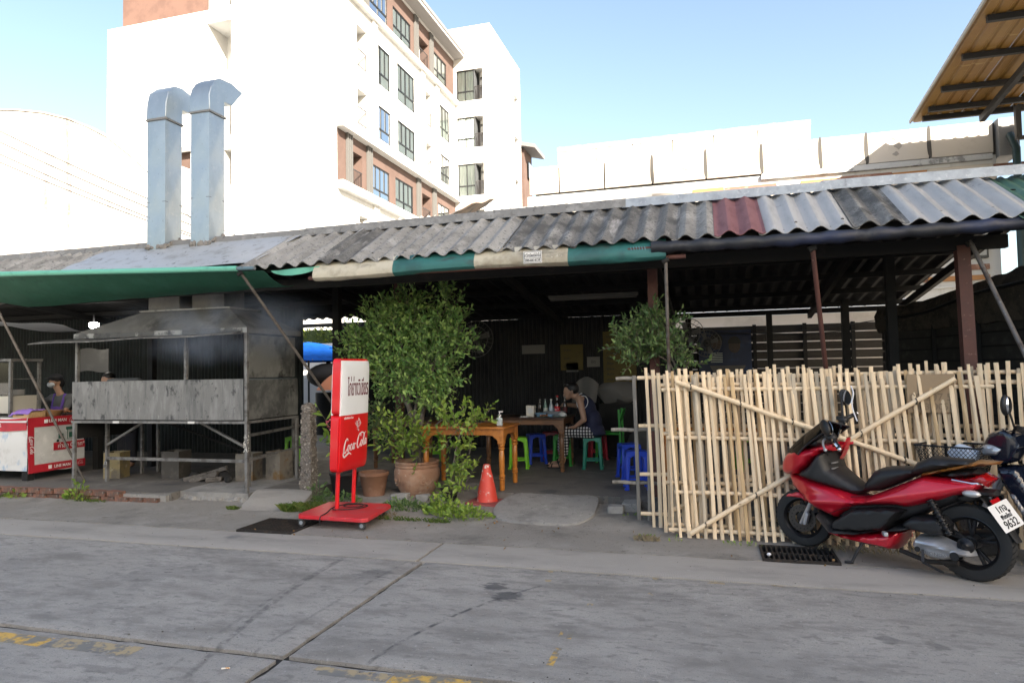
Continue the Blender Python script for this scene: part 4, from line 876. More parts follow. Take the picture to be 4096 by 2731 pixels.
# ---------------------------------------------------------------- grill with hood
def soot_hook(nt, tc, cur, noise, ramp, mix):
    sp = nt.nodes.new('ShaderNodeSeparateXYZ'); nt.links.new(tc.outputs['Object'], sp.inputs[0]); return cur
M_grill = mat('scaled galvanised sheet', (.19, .19, .185), [((.25, .25, .245), 6, .45, .7, (2.2, 2.2, .5)), ((.135, .136, .135), 5, .5, .68, (2.5, 2.5, .4)), ((.065, .066, .068), 9, .56, .68, (1, 1, .6)), ((.3, .3, .29), 26, .62, .7, (2, 2, .3)), ((.045, .045, .047), 30, .66, .71)], rough=.62, metal=.35, bump=.25, bsc=30, rvar=.1)
M_hood = mat('sooty hood sheet', (.16, .157, .15), [((.22, .216, .206), 3, .45, .68), ((.085, .083, .08), 2.4, .5, .68), ((.17, .165, .16), 14, .62, .72)], rough=.75, metal=.25, bump=.2, bsc=15)
M_side = mat('soot stained side sheet', (.2, .207, .2), [((.095, .1, .098), 2.6, .45, .62), ((.28, .287, .28), 3, .55, .72, (1, 1, .5)), ((.05, .05, .05), 5, .58, .7)], rough=.6, metal=.3)
M_leg = mat('grey steel angle', (.2, .2, .195), [((.1, .095, .09), 8, .45, .65), ((.27, .26, .25), 20, .6, .72)], rough=.65, metal=.3)
gr = thing('charcoal_grill', 'large steel charcoal grill on legs with a smoke hood', 'grill', (-6.8, 7.6, 0))
X0, X1, Y0, Y1 = -8.2, -5.46, 7.13, 8.2
MB().slab(lambda u, v: (lerp(X0, -7.94, u), Y0 + .004 * sin(u * 5), lerp(1.0, 1.5, v)), 6, 8, (0, .012, 0)).wob(.004, 6).build('front_panel', M_grill, gr)
MB().slab(lambda u, v: (lerp(-7.955, X1 - .03, u), Y0 - .006, lerp(1.0, 1.502, v)), 40, 8, (0, .01, 0)).wob(.004, 4).build('front_panel', M_grill, gr)
MB().slab(lambda u, v: (X1 - .004 + .006 * sin(v * 3), lerp(Y0 + .03, Y1, u), lerp(1.0, 1.49, v)), 12, 8, (-.01, 0, 0)).build('side_panel', M_side, gr)
MB().slab(lambda u, v: (X1 - .006, lerp(Y0 + .05, Y1 - .05, u), lerp(1.515, 2.05, v)), 12, 8, (-.008, 0, 0)).wob(.004, 5).build('side_panel', M_side, gr)
MB().box(X0 + .01, X1 - .02, Y1 - .01, Y1, 1.0, 1.5).build('back_panel', M_side, gr)
MB().box(X0 + .01, X1 - .03, Y0 + .02, Y1 - .02, .985, 1.0).build('tray', M_steel, gr)
MB().box(X0 + .02, X1 - .04, Y0 + .03, Y1 - .03, 1.3, 1.36).wob(.02, 12).build('charcoal_bed', mat('charcoal', (.02, .02, .02), [((.2, .19, .18), 12, .62, .7)], rough=.95), gr)
for x in (-7.9, -7.2, -6.5, -5.8): MB().box(x, x + .03, Y0 + .02, Y1 - .02, 1.44, 1.465).build('grate_bar', M_steel, gr)
# frame
MB().box(X0, X1, Y0 - .015, Y0 + .025, .955, .985).build('frame_rail', M_leg, gr); MB().box(X1 - .03, X1 + .01, Y0 + .025, Y1, .955, .985).build('frame_rail', M_leg, gr); MB().box(X0, X1 - .03, Y1 - .03, Y1, .955, .985).build('frame_rail', M_leg, gr)
m_tag = mat('pale sticker', (.6, .6, .58), rough=.6)
for x in (-7.5, -6.32): MB().box(x, x + .1, Y0 - .02, Y0 - .016, .955, .985).build('sticker', m_tag, gr)
for x, y, z0, z1 in ((X1, Y0 - .005, -.01, 2.08), (X0 + .06, Y0 - .012, -.01, .955), (X0 + .05, Y0 + .03, 1.5, 2.07), (X1 - .02, Y1, FZ, .955), (X0 + .1, Y1, FZ, .955), (-6.45, Y0 + .1, 1.5, 2.07)):
    MB().box(x - .019, x + .019, y - .019, y + .019, z0, z1).build('leg', M_leg, gr)
MB().box(X1 - .04, X1 - .003, Y0 - .018, Y0 + .02, .99, 2.08).build('corner_trim', M_steel, gr)
# inner trestle under the tray
for x, y in ((-8.0, 7.5), (-5.7, 7.47), (-5.73, 8.5), (-8.0, 8.4)): MB().box(x - .02, x + .02, y - .02, y + .02, FZ, .95).build('leg', M_leg, gr)
MB().box(-8.0, -5.72, 7.465, 7.495, .43, .47).build('stretcher', M_leg, gr); MB().bar((-5.7, 7.5, .47), (-5.62, 8.5, .52), .03, .035).build('stretcher', M_leg, gr); MB().bar((-5.7, 7.5, .78), (-5.62, 8.5, .82), .03, .035).build('stretcher', M_leg, gr)
MB().bar((-8.0, 7.48, .62), (-7.35, 7.48, .95), .03, .03).build('brace', M_leg, gr); MB().bar((-5.72, 7.47, .62), (-6.45, 7.47, .95), .03, .03).build('brace', M_leg, gr); MB().bar((-8.0, 8.3, .95), (-6.3, 8.4, .4), .03, .03).build('brace', M_steel, gr)
MB().box(X0 + .02, X0 + .04, Y0 + .05, Y1 - .1, .74, .95).build('skirt', M_steel, gr)
m = MB()
for i in range(22):                                             # soot and ash bundle ties on the right leg
    a = random.uniform(0, 6.3); z = random.uniform(.6, .86); m.tube([(X1 + .024 * cos(a), Y0 + .024 * sin(a), z), (X1 + .028 * cos(a + 2), Y0 - .03 + .028 * sin(a + 2), z - random.uniform(.02, .12))], .004, 5)
m.build('string_ties', mat('white string', (.6, .6, .56), rough=.8), gr)
# hood
hz0, hz1, hz2 = 2.07, 2.135, 2.415
MB().slab(lambda u, v: (lerp(X0 + .05, X1 + .02, u), Y0 - .03, lerp(hz0, hz1, v)), 30, 2, (0, .006, 0)).wob(.004, 6).build('hood_rim', mat('rim with bright patches', (.1, .098, .095), [((.33, .33, .32), 3.2, .5, .58, (1.2, 1, 1)), ((.05, .05, .05), 8, .5, .7)], rough=.6, metal=.3), gr)
MB().box(X1 + .014, X1 + .02, Y0 - .024, Y1 + .05, hz0, hz1).build('hood_rim', M_hood, gr)
a = [(X0 + .05, Y0 - .03, hz1), (X1 + .02, Y0 - .03, hz1), (X1 + .02, Y1 + .05, hz1), (X0 + .05, Y1 + .05, hz1)]; b = [(-7.31, 7.4, hz2), (-5.93, 7.4, hz2), (-5.93, 7.95, hz2), (-7.31, 7.95, hz2)]
MB().add(a + b, [(0, 1, 5, 4), (1, 2, 6, 5), (2, 3, 7, 6), (3, 0, 4, 7)]).build('hood', M_hood, gr, smooth=False)
MB().box(-7.34, -5.9, 7.37, 7.98, hz2, hz2 + .018).build('hood_collar', mat('worn metal edge', (.3, .29, .27), [((.12, .12, .11), 9, .5, .65)], rough=.6), gr)
for x in (-7.26, -6.55): MB().box(x, x + .5, 7.45, 7.85, hz2 + .018, 3.05).build('hood_duct', M_hood, gr)
MB().slab(lambda u, v: (lerp(-8.74, X1 - .05, u), lerp(6.93, 7.14, v), lerp(2.005, 2.07, u * .5 + .2) + v * .045 + .006 * sin(u * 14)), 36, 3, (0, 0, -.012)).build('front_visor', mat('dented visor sheet', (.16, .155, .15), [((.36, .35, .34), 5, .52, .66, (1, 3, 1)), ((.06, .06, .06), 6, .5, .65)], rough=.55, metal=.4), gr)
# chimneys above the roof
M_duct = mat('bright galvanised duct', (.40, .45, .48), [((.35, .4, .43), 2, .4, .7, (1.5, 1.5, .6)), ((.45, .48, .49), 16, .55, .72), ((.3, .32, .33), 30, .62, .74, (1, 1, .5))], rough=.36, metal=.75, bump=.08, bsc=30, rvar=.1)
M_patina = mat('grimy sealant', (.2, .19, .18), rough=.95, bump=.8, bsc=40)
def chimney(x0, x1, ytop, label, longer):
    y0, y1 = 7.5, 7.8; t = thing('exhaust_chimney', label, 'chimney', ((x0 + x1) / 2, 7.65, 3.2), group='galvanised chimneys on the shed roof')
    def shaft(u, v):                                           # four walls with pressed diagonal creases
        z = lerp(3.1, ytop, v); k = u * 4; i = min(3, int(k)); f = k - i
        C = [(x0, y0), (x1, y0), (x1, y1), (x0, y1), (x0, y0)]; x = lerp(C[i][0], C[i + 1][0], f); y = lerp(C[i][1], C[i + 1][1], f)
        nx, ny = ((0, -1), (1, 0), (0, 1), (-1, 0))[i]
        zz = ((z - 3.1) / .66) % 1; d = .013 * (1 - max(abs(2 * f - 1), abs(2 * zz - 1))) 
        return (x + nx * d, y + ny * d, z)
    MB().grid(shaft, 64, 40).build('shaft', M_duct, t, ang=20)
    MB().box(x0 - .004, x1 + .004, y0 - .004, y1 + .004, 3.92, 3.928).build('seam', M_gald, t)
    k = .9715
    if longer: P = [(7.5, 5.09), (7.49, 5.30), (7.53, 5.42), (7.60, 5.52), (7.71, 5.60), (7.94, 5.62), (8.17, 5.57), (7.95, 5.31), (7.79, 5.30), (7.80, 5.10)]
    else: P = [(7.49, 5.08), (7.50, 5.29), (7.54, 5.45), (7.67, 5.57), (7.80, 5.59), (7.97, 5.55), (7.96, 5.29), (7.80, 5.28), (7.80, 5.07)]
    MB().prism(P, x0 - .012, x1 + .012, 'YZ').build('elbow', M_duct, t, ang=30, bev=.006)
    mw = MB().box(x0 + .02, x1 - .02, P[-3][0] - .002, P[-3][0] + .0, 5.33, 5.5)
    MB().box(x0 - .018, x1 + .018, y0 - .018, y1 + .02, ytop - .03, ytop - .005).build('flange', M_gald, t)
    m = MB()
    for i in range(40):
        a = random.uniform(0, 4); s_ = int(a); f = a - s_; C = [(x0, y0), (x1, y0), (x1, y1), (x0, y1), (x0, y0)]; x, y = lerp(C[s_][0], C[s_ + 1][0], f), lerp(C[s_][1], C[s_ + 1][1], f)
        m.sphere((x, y, 2.77 + (min(y, 7.75) - 6.6) * .54 + .05), (.035, .03, random.uniform(.02, .05)), 6, 4)
    m.wob(.02, 20).build('sealant', M_patina, t); return t
chimney(-7.34, -7.04, 5.08, 'left square galvanised chimney with short elbow on the shed roof', False)
chimney(-6.62, -6.33, 5.10, 'right square galvanised chimney with longer elbow on the shed roof', True)

# tins, firewood, padlock under the grill
M_tin = mat('rusty oil tin', (.22, .2, .17), [((.2, .12, .05), 5, .5, .66), ((.09, .085, .08), 4, .5, .68), ((.34, .32, .28), 12, .6, .72)], rough=.65, metal=.3)
def tin(x, y, w, h, rz, label, m=M_tin):
    t = thing('oil_tin', label, 'tin', (x, y, FZ), rz, 'square tins under the grill')
    mb = MB().slab(lambda u, v: [(lerp(-w / 2, w / 2, u * 4), -w / 2, v * h), (w / 2, lerp(-w / 2, w / 2, u * 4 - 1), v * h), (lerp(w / 2, -w / 2, u * 4 - 2), w / 2, v * h), (-w / 2, lerp(w / 2, -w / 2, u * 4 - 3), v * h)][min(3, int(u * 4))], 16, 6, (0, 0, .0005)).wob(.006, 9, x)
    mb.build('body', m, t, world=False)
    MB().box(-w / 2 + .005, w / 2 - .005, -w / 2 + .005, w / 2 - .005, .002, .02).build('base', m, t, world=False)
    q = MB()
    for a in ((-w / 2, w / 2, -w / 2 - .005, -w / 2 + .005), (-w / 2, w / 2, w / 2 - .005, w / 2 + .005), (-w / 2 - .005, -w / 2 + .005, -w / 2 + .005, w / 2 - .005), (w / 2 - .005, w / 2 + .005, -w / 2 + .005, w / 2 - .005)): q.box(a[0], a[1], a[2], a[3], h - .01, h + .004)
    q.build('rim', m, t, world=False); return t
tin(-8.18, 7.83, .24, .36, .25, 'yellowed square tin at the left under the grill', mat('yellowed tin', (.3, .24, .12), [((.15, .13, .1), 5, .45, .65), ((.4, .36, .26), 10, .6, .7)], rough=.6, metal=.3))
tin(-7.3, 8.0, .27, .37, .1, 'dark sooty square tin in the middle under the grill', mat('sooty tin', (.07, .065, .058), [((.12, .11, .1), 6, .5, .7)], rough=.7))
tin(-6.08, 7.98, .25, .36, .12, 'pale rust streaked square tin at the right under the grill')
tin(-5.72, 8.15, .25, .37, -.15, 'rust brown square tin standing behind the right grill leg')
M_wood = mat('charred firewood', (.13, .12, .11), [((.06, .055, .05), 6, .45, .65, (1, 4, 4)), ((.22, .2, .185), 14, .58, .72)], rough=.95, bump=.5, bsc=30)
for i, (x, y, z, l, a, tl_) in enumerate(((-6.75, 7.75, .18, .34, .25, .22), (-6.6, 7.72, .19, .4, .2, .28), (-6.5, 7.82, .25, .36, .1, .32), (-6.7, 7.9, .19, .3, -.1, .1), (-6.42, 7.7, .17, .2, .5, .0))):
    t = MB().box(-l / 2, l / 2, -.028, .028, -.03, .03).wob(.012, 12, i).xf(Matrix.Translation((x, y, z)) @ Matrix.Rotation(a, 4, 'Z') @ Matrix.Rotation(-tl_, 4, 'Y')).build('firewood', M_wood, bev=.008)
    tag(t, ['flat pale grey stick leaning lowest in the firewood pile', 'long squared stick on top of the firewood pile under the grill', 'upper sloping stick at the back of the firewood pile', 'round dark log lying behind the firewood sticks', 'short wood block at the right end of the firewood pile'][i], 'firewood', 'firewood under the grill')
for i, (x, y, r) in enumerate(((-6.38, 7.86, .075), (-6.2, 7.72, .05), (-6.85, 7.85, .06))):
    tag(MB().sphere((x, y, FZ + r * .8), (r * 1.3, r, r), 10, 7).wob(.02, 9, i).build('charcoal_lump', mat('charcoal', (.02, .02, .02))), ['big dark charcoal lump right of the firewood', 'small stone like lump by the right tin', 'rounded charcoal lump left of the firewood'][i], 'charcoal')
pl = thing('padlock', 'grey padlock hanging on a chain from the left grill leg', 'padlock', (-7.98, 7.46, .36))
MB().box(-8.01, -7.95, 7.44, 7.465, .32, .37).build('body', M_leg, pl, bev=.005); MB().tube([(-7.997, 7.452, .365), (-7.997, 7.452, .40), (-7.98, 7.452, .412), (-7.963, 7.452, .40), (-7.963, 7.452, .365)], .005, 6).build('shackle', M_gal, pl)
m = MB()
for i in range(12): m.tube([(-7.98 + .008 * cos(k) * (i % 2), 7.452 + .008 * cos(k) * ((i + 1) % 2), .42 + i * .022 + .013 * sin(k)) for k in [j * pi / 4 for j in range(9)]], .0025, 4, False)
m.build('chain', M_leg, pl)

# ---------------------------------------------------------------- food stall with printed banners
M_banner = mat('dirty white banner', (.58, .6, .6), [((.46, .48, .49), 3, .45, .68), ((.68, .69, .69), 8, .55, .7)], rough=.6, bump=.4, bsc=6)
M_bred = mat('red banner print', (.42, .016, .03), [((.32, .012, .025), 4, .5, .7)], rough=.55)
M_wprint = mat('white lettering', (.75, .75, .75), rough=.5)
st = thing('food_stall', 'stall counter wrapped in white and red printed banners', 'stall', (-10.2, 7.8, FZ))
SX = -9.17
MB().box(-12.2, SX - .02, 7.31, 8.6, .96, 1.0).build('counter_top', mat('steel counter', (.35, .35, .35), rough=.4, metal=.5), st)
def wrk(u, v, a=.012): return a * mnoise.noise(V(u * 5, v * 4, 1)) + a * .5 * sin(v * 9 + u * 6)
MB().slab(lambda u, v: (SX + wrk(u, v) + .02 * (1 - v), lerp(7.28, 8.17, u), lerp(.24 + .02 * sin(u * 7), 1.0, v)), 30, 20, (-.003, 0, 0)).build('end_banner', M_banner, st)
def rband(y0, y1, z0, z1, n=16, m=M_bred): MB().slab(lambda u, v: (SX + .008 + wrk((lerp(y0, y1, u) - 7.28) / .89, (lerp(z0, z1, v) - .24) / .76) + .02 * (1 - (lerp(z0, z1, v) - .24) / .76), lerp(y0, y1, u), lerp(z0, z1, v)), n, 4, (-.002, 0, 0)).build('red_border', m, st)
rband(7.275, 8.175, .87, 1.005); rband(7.275, 8.175, .235, .345); rband(7.275, 7.37, .345, .87, 4); rband(7.66, 8.175, .515, .625)
fe = lambda y, z: frame((SX + .043, y, z), (0, 1, 0), (0, 0, 1))
text('LINE MAN', .062, M_wprint, 'lettering', st, frame((SX + .028, 7.72, .945), (0, 1, 0), (0, 0, 1)), off=.0008); text('ค่าส่ง 0 บาท*', .085, M_wprint, 'lettering', st, fe(7.93, .572)); text('LINE MAN', .058, M_wprint, 'lettering', st, frame((SX + .05, 7.78, .29), (0, 1, 0), (0, 0, 1)), off=.0008)
for y, z in ((7.545, .945), (7.61, .29)): MB().box(SX + .02, SX + .036, y - .03, y + .015, z - .025, z + .025).build('logo_square', M_wprint, st)
# green stall drawing on the banner
M_gpr = mat('green print', (.03, .12, .085), rough=.6)
m = MB()
for y0, y1, z0, z1 in ((7.86, 8.05, .66, .665), (7.87, 7.88, .66, .8), (8.03, 8.04, .66, .8), (7.85, 8.06, .8, .84), (7.9, 8.0, .68, .76), (7.73, 7.81, .68, .75)): m.box(SX + .028, SX + .0305, y0, y1, z0, z1)
for k in range(4): m.lathe([(.02, SX + .029), (.02, SX + .0305)], 12, (0, 7.72 + (k % 2) * .1, .65), 'X')
m.build('stall_drawing', M_gpr, st)
MB().slab(lambda u, v: (lerp(-12.3, SX - .01, u), 7.285 + wrk(u, v, .008), lerp(.27, .9, v)), 40, 10, (0, .003, 0)).build('front_banner', mat('white sheet with faded blue', (.6, .61, .6), [((.3, .42, .55), 2.6, .58, .66, (1, 1, .6)), ((.5, .5, .48), 6, .5, .7)], rough=.6), st)
MB().slab(lambda u, v: (lerp(-12.3, SX - .005, u), 7.272 + wrk(u, v, .006), lerp(.83, 1.0, v) + .01 * sin(u * 20)), 40, 4, (0, .003, 0)).build('front_band', M_bred, st); MB().slab(lambda u, v: (lerp(-12.3, SX - .0, u), 7.262 + wrk(u, v, .004) + .03 * v, lerp(.945, 1.008, v)), 40, 2, (0, .003, 0)).build('front_band', M_banner, st)
for x, y in ((-9.25, 7.36), (-9.25, 8.5), (-12, 7.36)): MB().box(x - .05, x + .05, y - .05, y + .05, FZ, .96).build('leg', M_steel, st)
# soft-drink script built from brush strokes
def script(parent, M4, m, name='script_logo', size=1.0):
    """flowing white script 'Coca-Cola' from swept strokes (centre line x, y, half width)"""
    S_ = [[(.98, 1.52, .05), (.90, 1.75, .055), (.68, 1.82, .05), (.42, 1.55, .075), (.2, 1.0, .1), (.16, .5, .09), (.34, .22, .06), (.62, .3, .05), (.9, .62, .04)],
          [(1.36, .98, .05), (1.18, .95, .055), (1.06, .6, .075), (1.12, .28, .05), (1.3, .27, .05), (1.46, .6, .07), (1.42, .92, .05), (1.32, 1.0, .03), (1.55, .92, .03), (1.72, .98, .02)],
          [(2.08, .9, .045), (1.92, .98, .055), (1.74, .62, .075), (1.8, .3, .05), (1.98, .28, .045), (2.18, .52, .035)],
          [(2.6, .95, .05), (2.44, .97, .05), (2.28, .6, .075), (2.32, .3, .05), (2.48, .32, .045), (2.62, .65, .05), (2.68, .98, .06), (2.62, .5, .07), (2.66, .28, .05), (2.8, .4, .03)],
          [(2.82, .82, .05), (2.95, .86, .055), (3.08, .84, .05)],
          [(4.22, 1.5, .05), (4.18, 1.78, .06), (3.96, 1.9, .055), (3.64, 1.6, .08), (3.42, 1.05, .105), (3.4, .5, .09), (3.58, .2, .06), (3.86, .3, .05), (4.12, .62, .04)],
          [(4.02, 1.62, .03), (4.3, 1.95, .055), (4.7, 1.88, .06), (5.1, 1.72, .05), (5.45, 1.86, .03)],
          [(4.56, .98, .05), (4.38, .95, .055), (4.26, .6, .075), (4.32, .28, .05), (4.5, .27, .05), (4.66, .6, .07), (4.62, .92, .05), (4.52, 1.0, .03), (4.75, .92, .03)],
          [(4.86, .6, .03), (5.08, 1.2, .05), (5.12, 1.66, .04), (5.0, 1.6, .045), (4.92, .9, .075), (4.94, .4, .065), (5.08, .28, .045), (5.2, .4, .03)],
          [(5.6, .95, .05), (5.44, .97, .05), (5.28, .6, .075), (5.32, .3, .05), (5.48, .32, .045), (5.62, .65, .05), (5.68, .98, .06), (5.62, .5, .07), (5.66, .28, .05), (5.82, .42, .03)],
          [(.16, .5, .06), (.06, .2, .07), (.1, -.12, .075), (.4, -.24, .085), (.9, -.1, .095), (1.35, .02, .085), (1.7, -.08, .06), (2.0, -.3, .02)]]
    m_ = MB()
    for s_ in S_:
        P = catmull(s_, 6); n = len(P); vs = []
        for i, p in enumerate(P):
            d = P[min(i + 1, n - 1)] - P[max(i - 1, 0)]; nrm = Vector((-d.y, d.x)).normalized() if (d.x or d.y) else Vector((0, 1))
            w = max(p.z * 1.25, .012)
            x, y = p.x + p.y * .18, p.y
            for sgn, zz in ((1, 0), (-1, 0), (-1, .012), (1, .012)): vs.append(((x + nrm.x * w * sgn), (y + nrm.y * w * sgn), zz))
        k = len(m_.v); fs = []
        for i in range(n - 1):
            for a, b in ((0, 1), (1, 2), (2, 3), (3, 0)): fs.append((i * 4 + a, i * 4 + b, (i + 1) * 4 + b, (i + 1) * 4 + a))
        fs += [(0, 3, 2, 1), ((n - 1) * 4, (n - 1) * 4 + 1, (n - 1) * 4 + 2, (n - 1) * 4 + 3)]
        m_.add(vs, fs)
    c = Matrix.Translation((-3.1, -.8, 0)); s2 = size / 6.2
    m_.xf(M4 @ Matrix.Diagonal((s2, s2, .1, 1)) @ c)
    return m_.build(name, m, parent, smooth=False)
M_fade = mat('faded lettering', (.62, .3, .32), rough=.6)
script(st, frame((SX + .03, 8.0, .945), (0, 1, 0), (0, 0, 1)), M_fade, size=.2); script(st, frame((SX + .05, 8.03, .29), (0, 1, 0), (0, 0, 1)), M_fade, size=.2)
script(st, frame((SX + .035, 7.322, .62), (0, 0, -1), (0, 1, 0)), M_wprint, size=.26); script(st, frame((-9.72, 7.26, .9), (1, 0, 0), (0, 0, 1)), M_wprint, size=.2)
# things on the counter
cs = thing('display_cabinet', 'glass fronted steel food cabinet on the stall counter', 'cabinet', (-10.4, 7.9, 1.0))
m = MB()
for x in (-10.9, -10.1):
    for y in (7.75, 8.2): MB().box(x - .02, x + .02, y - .02, y + .02, 1.0, 1.82).build('corner_post', M_leg, cs)
MB().box(-10.94, -10.06, 7.72, 8.23, 1.82, 1.86).build('roof', M_leg, cs); MB().box(-10.88, -10.12, 7.77, 8.19, 1.04, 1.3).build('lower_panel', mat('cream panel', (.5, .48, .42), rough=.6), cs)
MB().box(-10.88, -10.12, 7.745, 7.75, 1.32, 1.8).build('pane', glass_mat('cabinet glass', (.7, .72, .72), .08), cs); MB().box(-10.88, -10.12, 7.8, 8.18, 1.55, 1.56).build('shelf', M_leg, cs)
m = MB()
for i in range(6): m.lathe([(.13, 0), (.15, .012)], 16, (-10.3, 7.95, 1.31 + i * .014))
m.build('plate_stack', M_wprint, cs)
bx_ = thing('wooden_box', 'light wooden carrying box with dark handle on the stall counter', 'box', (-9.3, 7.5, 1.0))
MB().box(-9.5, -9.2, 7.32, 7.58, 1.0, 1.09).build('body', mat('light wood', (.5, .33, .17), [((.4, .24, .12), 6, .45, .65, (1, 5, 5))], rough=.6), bx_, bev=.012); MB().tube([(-9.42, 7.318, 1.05), (-9.41, 7.3, 1.055), (-9.3, 7.3, 1.055), (-9.29, 7.318, 1.05)], .008, 6).build('handle', M_blk, bx_)
tag(MB().slab(lambda u, v: (lerp(-9.55, -9.18, u), lerp(7.3, 7.55, v), 1.105 - .05 * max(0, .3 - u) * 4 * .6 - .09 * max(0, .25 - v) * 2 + .014 * mnoise.noise(V(u * 7, v * 7, 2))), 20, 16, (0, 0, .012)).build('purple_cloth', mat('purple cloth', (.3, .17, .55), rough=.9, bump=.4, bsc=90)), 'lilac purple cloth draped over the wooden box', 'cloth')
tag(MB().lathe([(.11, 0), (.14, .05), (.15, .09), (.14, .085), (.1, .02)], 20, (-9.3, 7.75, 1.0)).build('clay_bowl', mat('brown bowl', (.25, .13, .06), rough=.5)), 'round brown bowl beside the wooden box', 'bowl')
tag(MB().box(-9.5, -9.2, 7.9, 8.35, 1.0, 1.03).box(-9.52, -9.18, 7.88, 8.37, 1.03, 1.035).build('metal_tray', mat('steel tray', (.4, .4, .4), rough=.3, metal=.8)), 'shallow steel tray on the stall counter by the grill', 'tray')
m = MB()
for i in range(6): m.sphere((-9.35 + random.uniform(-.08, .08), 7.98 + i * .05, 1.05), (.045, .03, .025), 8, 6)
tag(m.wob(.01, 20).build('grilled_chicken', mat('grilled meat', (.28, .1, .03), [((.1, .04, .02), 9, .5, .7)], rough=.5)), 'pieces of grilled chicken on the steel tray', 'food')
# stall worker
sk = mat('skin', (.42, .25, .17), [((.36, .2, .14), 8, .45, .7)], rough=.55, sub=.05)
M_hair = mat('black hair', (.012, .011, .011), rough=.5)
wo = thing('person', 'stall worker in cap, white face mask and purple apron reaching over the counter', 'person', (-10.55, 8.9, FZ))
hc = V(-10.6, 8.9, 1.50)
figure([('e', hc, (.085, .09, .115)), ('c', hc + V(.02, 0, -.08), (-10.52, 8.93, 1.28), .05, .055), ('c', (-10.7, 8.95, 1.22), (-10.34, 8.95, 1.22), .075, .075), ('e', (-10.5, 8.95, 1.08), (.17, .11, .2)), ('e', (-10.5, 8.95, .86), (.16, .12, .16)),
        ('c', (-10.72, 8.93, 1.2), (-10.93, 8.6, 1.08), .05, .042), ('c', (-10.93, 8.6, 1.08), (-10.6, 8.15, 1.09), .04, .028), ('c', (-10.6, 8.15, 1.09), (-10.52, 8.05, 1.08), .03, .025), ('c', (-10.32, 8.95, 1.2), (-10.22, 8.75, .98), .05, .04), ('c', (-10.22, 8.75, .98), (-10.3, 8.5, 1.04), .038, .03),
        ('c', (-10.58, 8.95, .75), (-10.58, 8.95, .2), .085, .05), ('c', (-10.42, 8.95, .75), (-10.42, 8.95, .2), .085, .05), ('e', (-10.58, 8.9, .17), (.05, .11, .04)), ('e', (-10.42, 8.9, .17), (.05, .11, .04)), ('e', hc + V(-.01, -.095, -.01), (.016, .02, .022)), ('e', hc + V(.085, .01, -.01), (.012, .022, .03))], 'body', sk, wo, .013)
gsh = mat('grey t-shirt', (.11, .115, .12), rough=.9)
figure([('c', (-10.71, 8.95, 1.215), (-10.33, 8.95, 1.215), .083, .083), ('e', (-10.5, 8.95, 1.08), (.185, .125, .21)), ('e', (-10.5, 8.95, .9), (.175, .132, .17)), ('c', (-10.72, 8.93, 1.2), (-10.85, 8.73, 1.12), .06, .06), ('c', (-10.32, 8.95, 1.2), (-10.26, 8.83, 1.07), .06, .058)], 'shirt', gsh, wo, .014, 3)
figure([('e', (-10.5, 8.85, 1.0), (.13, .05, .1)), ('e', (-10.5, 8.85, .82), (.19, .065, .22)), ('c', (-10.6, 8.84, 1.05), (-10.61, 8.9, 1.28), .025, .025), ('c', (-10.4, 8.84, 1.05), (-10.39, 8.9, 1.28), .025, .025)], 'apron', mat('purple apron', (.13, .07, .36), rough=.8), wo, .012, 2)
figure([('e', hc + V(-.0, .015, .035), (.098, .105, .1)), ('e', hc + V(.02, .06, -.02), (.085, .07, .1))], 'hair', M_hair, wo, .012, 2)
figure([('e', hc + V(0, .01, .06), (.105, .112, .075)), ('e', hc + V(-.03, -.1, .055), (.08, .06, .012))], 'cap', mat('dark cap', (.02, .021, .025), rough=.8), wo, .01, 2)
figure([('e', hc + V(-.015, -.068, -.05), (.075, .045, .05))], 'face_mask', mat('white mask', (.65, .67, .7), rough=.8), wo, .008, 3)
figure([('e', (-10.56, 8.1, 1.075), (.045, .05, .035)), ('c', (-10.6, 8.13, 1.09), (-10.63, 8.2, 1.095), .035, .038)] + [('c', (-10.55 + .02 * k, 8.08, 1.07), (-10.54 + .024 * k, 8.02, 1.045), .011, .009) for k in range(-2, 3)], 'glove', mat('white glove', (.65, .65, .63), rough=.8), wo, .006, 2)
# cook bending behind the grill
co = thing('person', 'cook in a grey shirt bent over behind the grill', 'person', (-9.0, 8.75, FZ))
figure([('e', (-9.3, 8.72, 1.5), (.09, .1, .12)), ('c', (-9.25, 8.72, 1.5), (-9.13, 8.75, 1.47), .05, .06), ('e', (-9.0, 8.78, 1.1), (.2, .14, .35)), ('c', (-9.2, 8.7, 1.45), (-8.7, 8.72, 1.45), .08, .08), ('c', (-9.2, 8.7, 1.44), (-9.4, 8.5, 1.2), .05, .04), ('c', (-8.7, 8.72, 1.44), (-8.6, 8.5, 1.2), .05, .04), ('c', (-9.07, 8.8, .8), (-9.07, 8.8, .2), .09, .05), ('c', (-8.9, 8.8, .8), (-8.9, 8.8, .2), .09, .05), ('e', (-9.07, 8.75, .17), (.05, .11, .04)), ('e', (-8.9, 8.75, .17), (.05, .11, .04)), ('e', (-9.3, 8.62, 1.49), (.015, .02, .02))], 'body', sk, co, .016)
figure([('e', (-9.0, 8.78, 1.12), (.215, .155, .36)), ('c', (-9.2, 8.7, 1.45), (-8.7, 8.72, 1.45), .09, .09), ('c', (-9.2, 8.7, 1.44), (-9.32, 8.58, 1.3), .06, .055), ('c', (-8.7, 8.72, 1.44), (-8.64, 8.58, 1.3), .06, .055)], 'shirt', mat('light grey shirt', (.12, .125, .13), rough=.9), co, .016, 3)
figure([('e', (-9.3, 8.74, 1.54), (.1, .105, .105))], 'hair', M_hair, co, .012, 2)
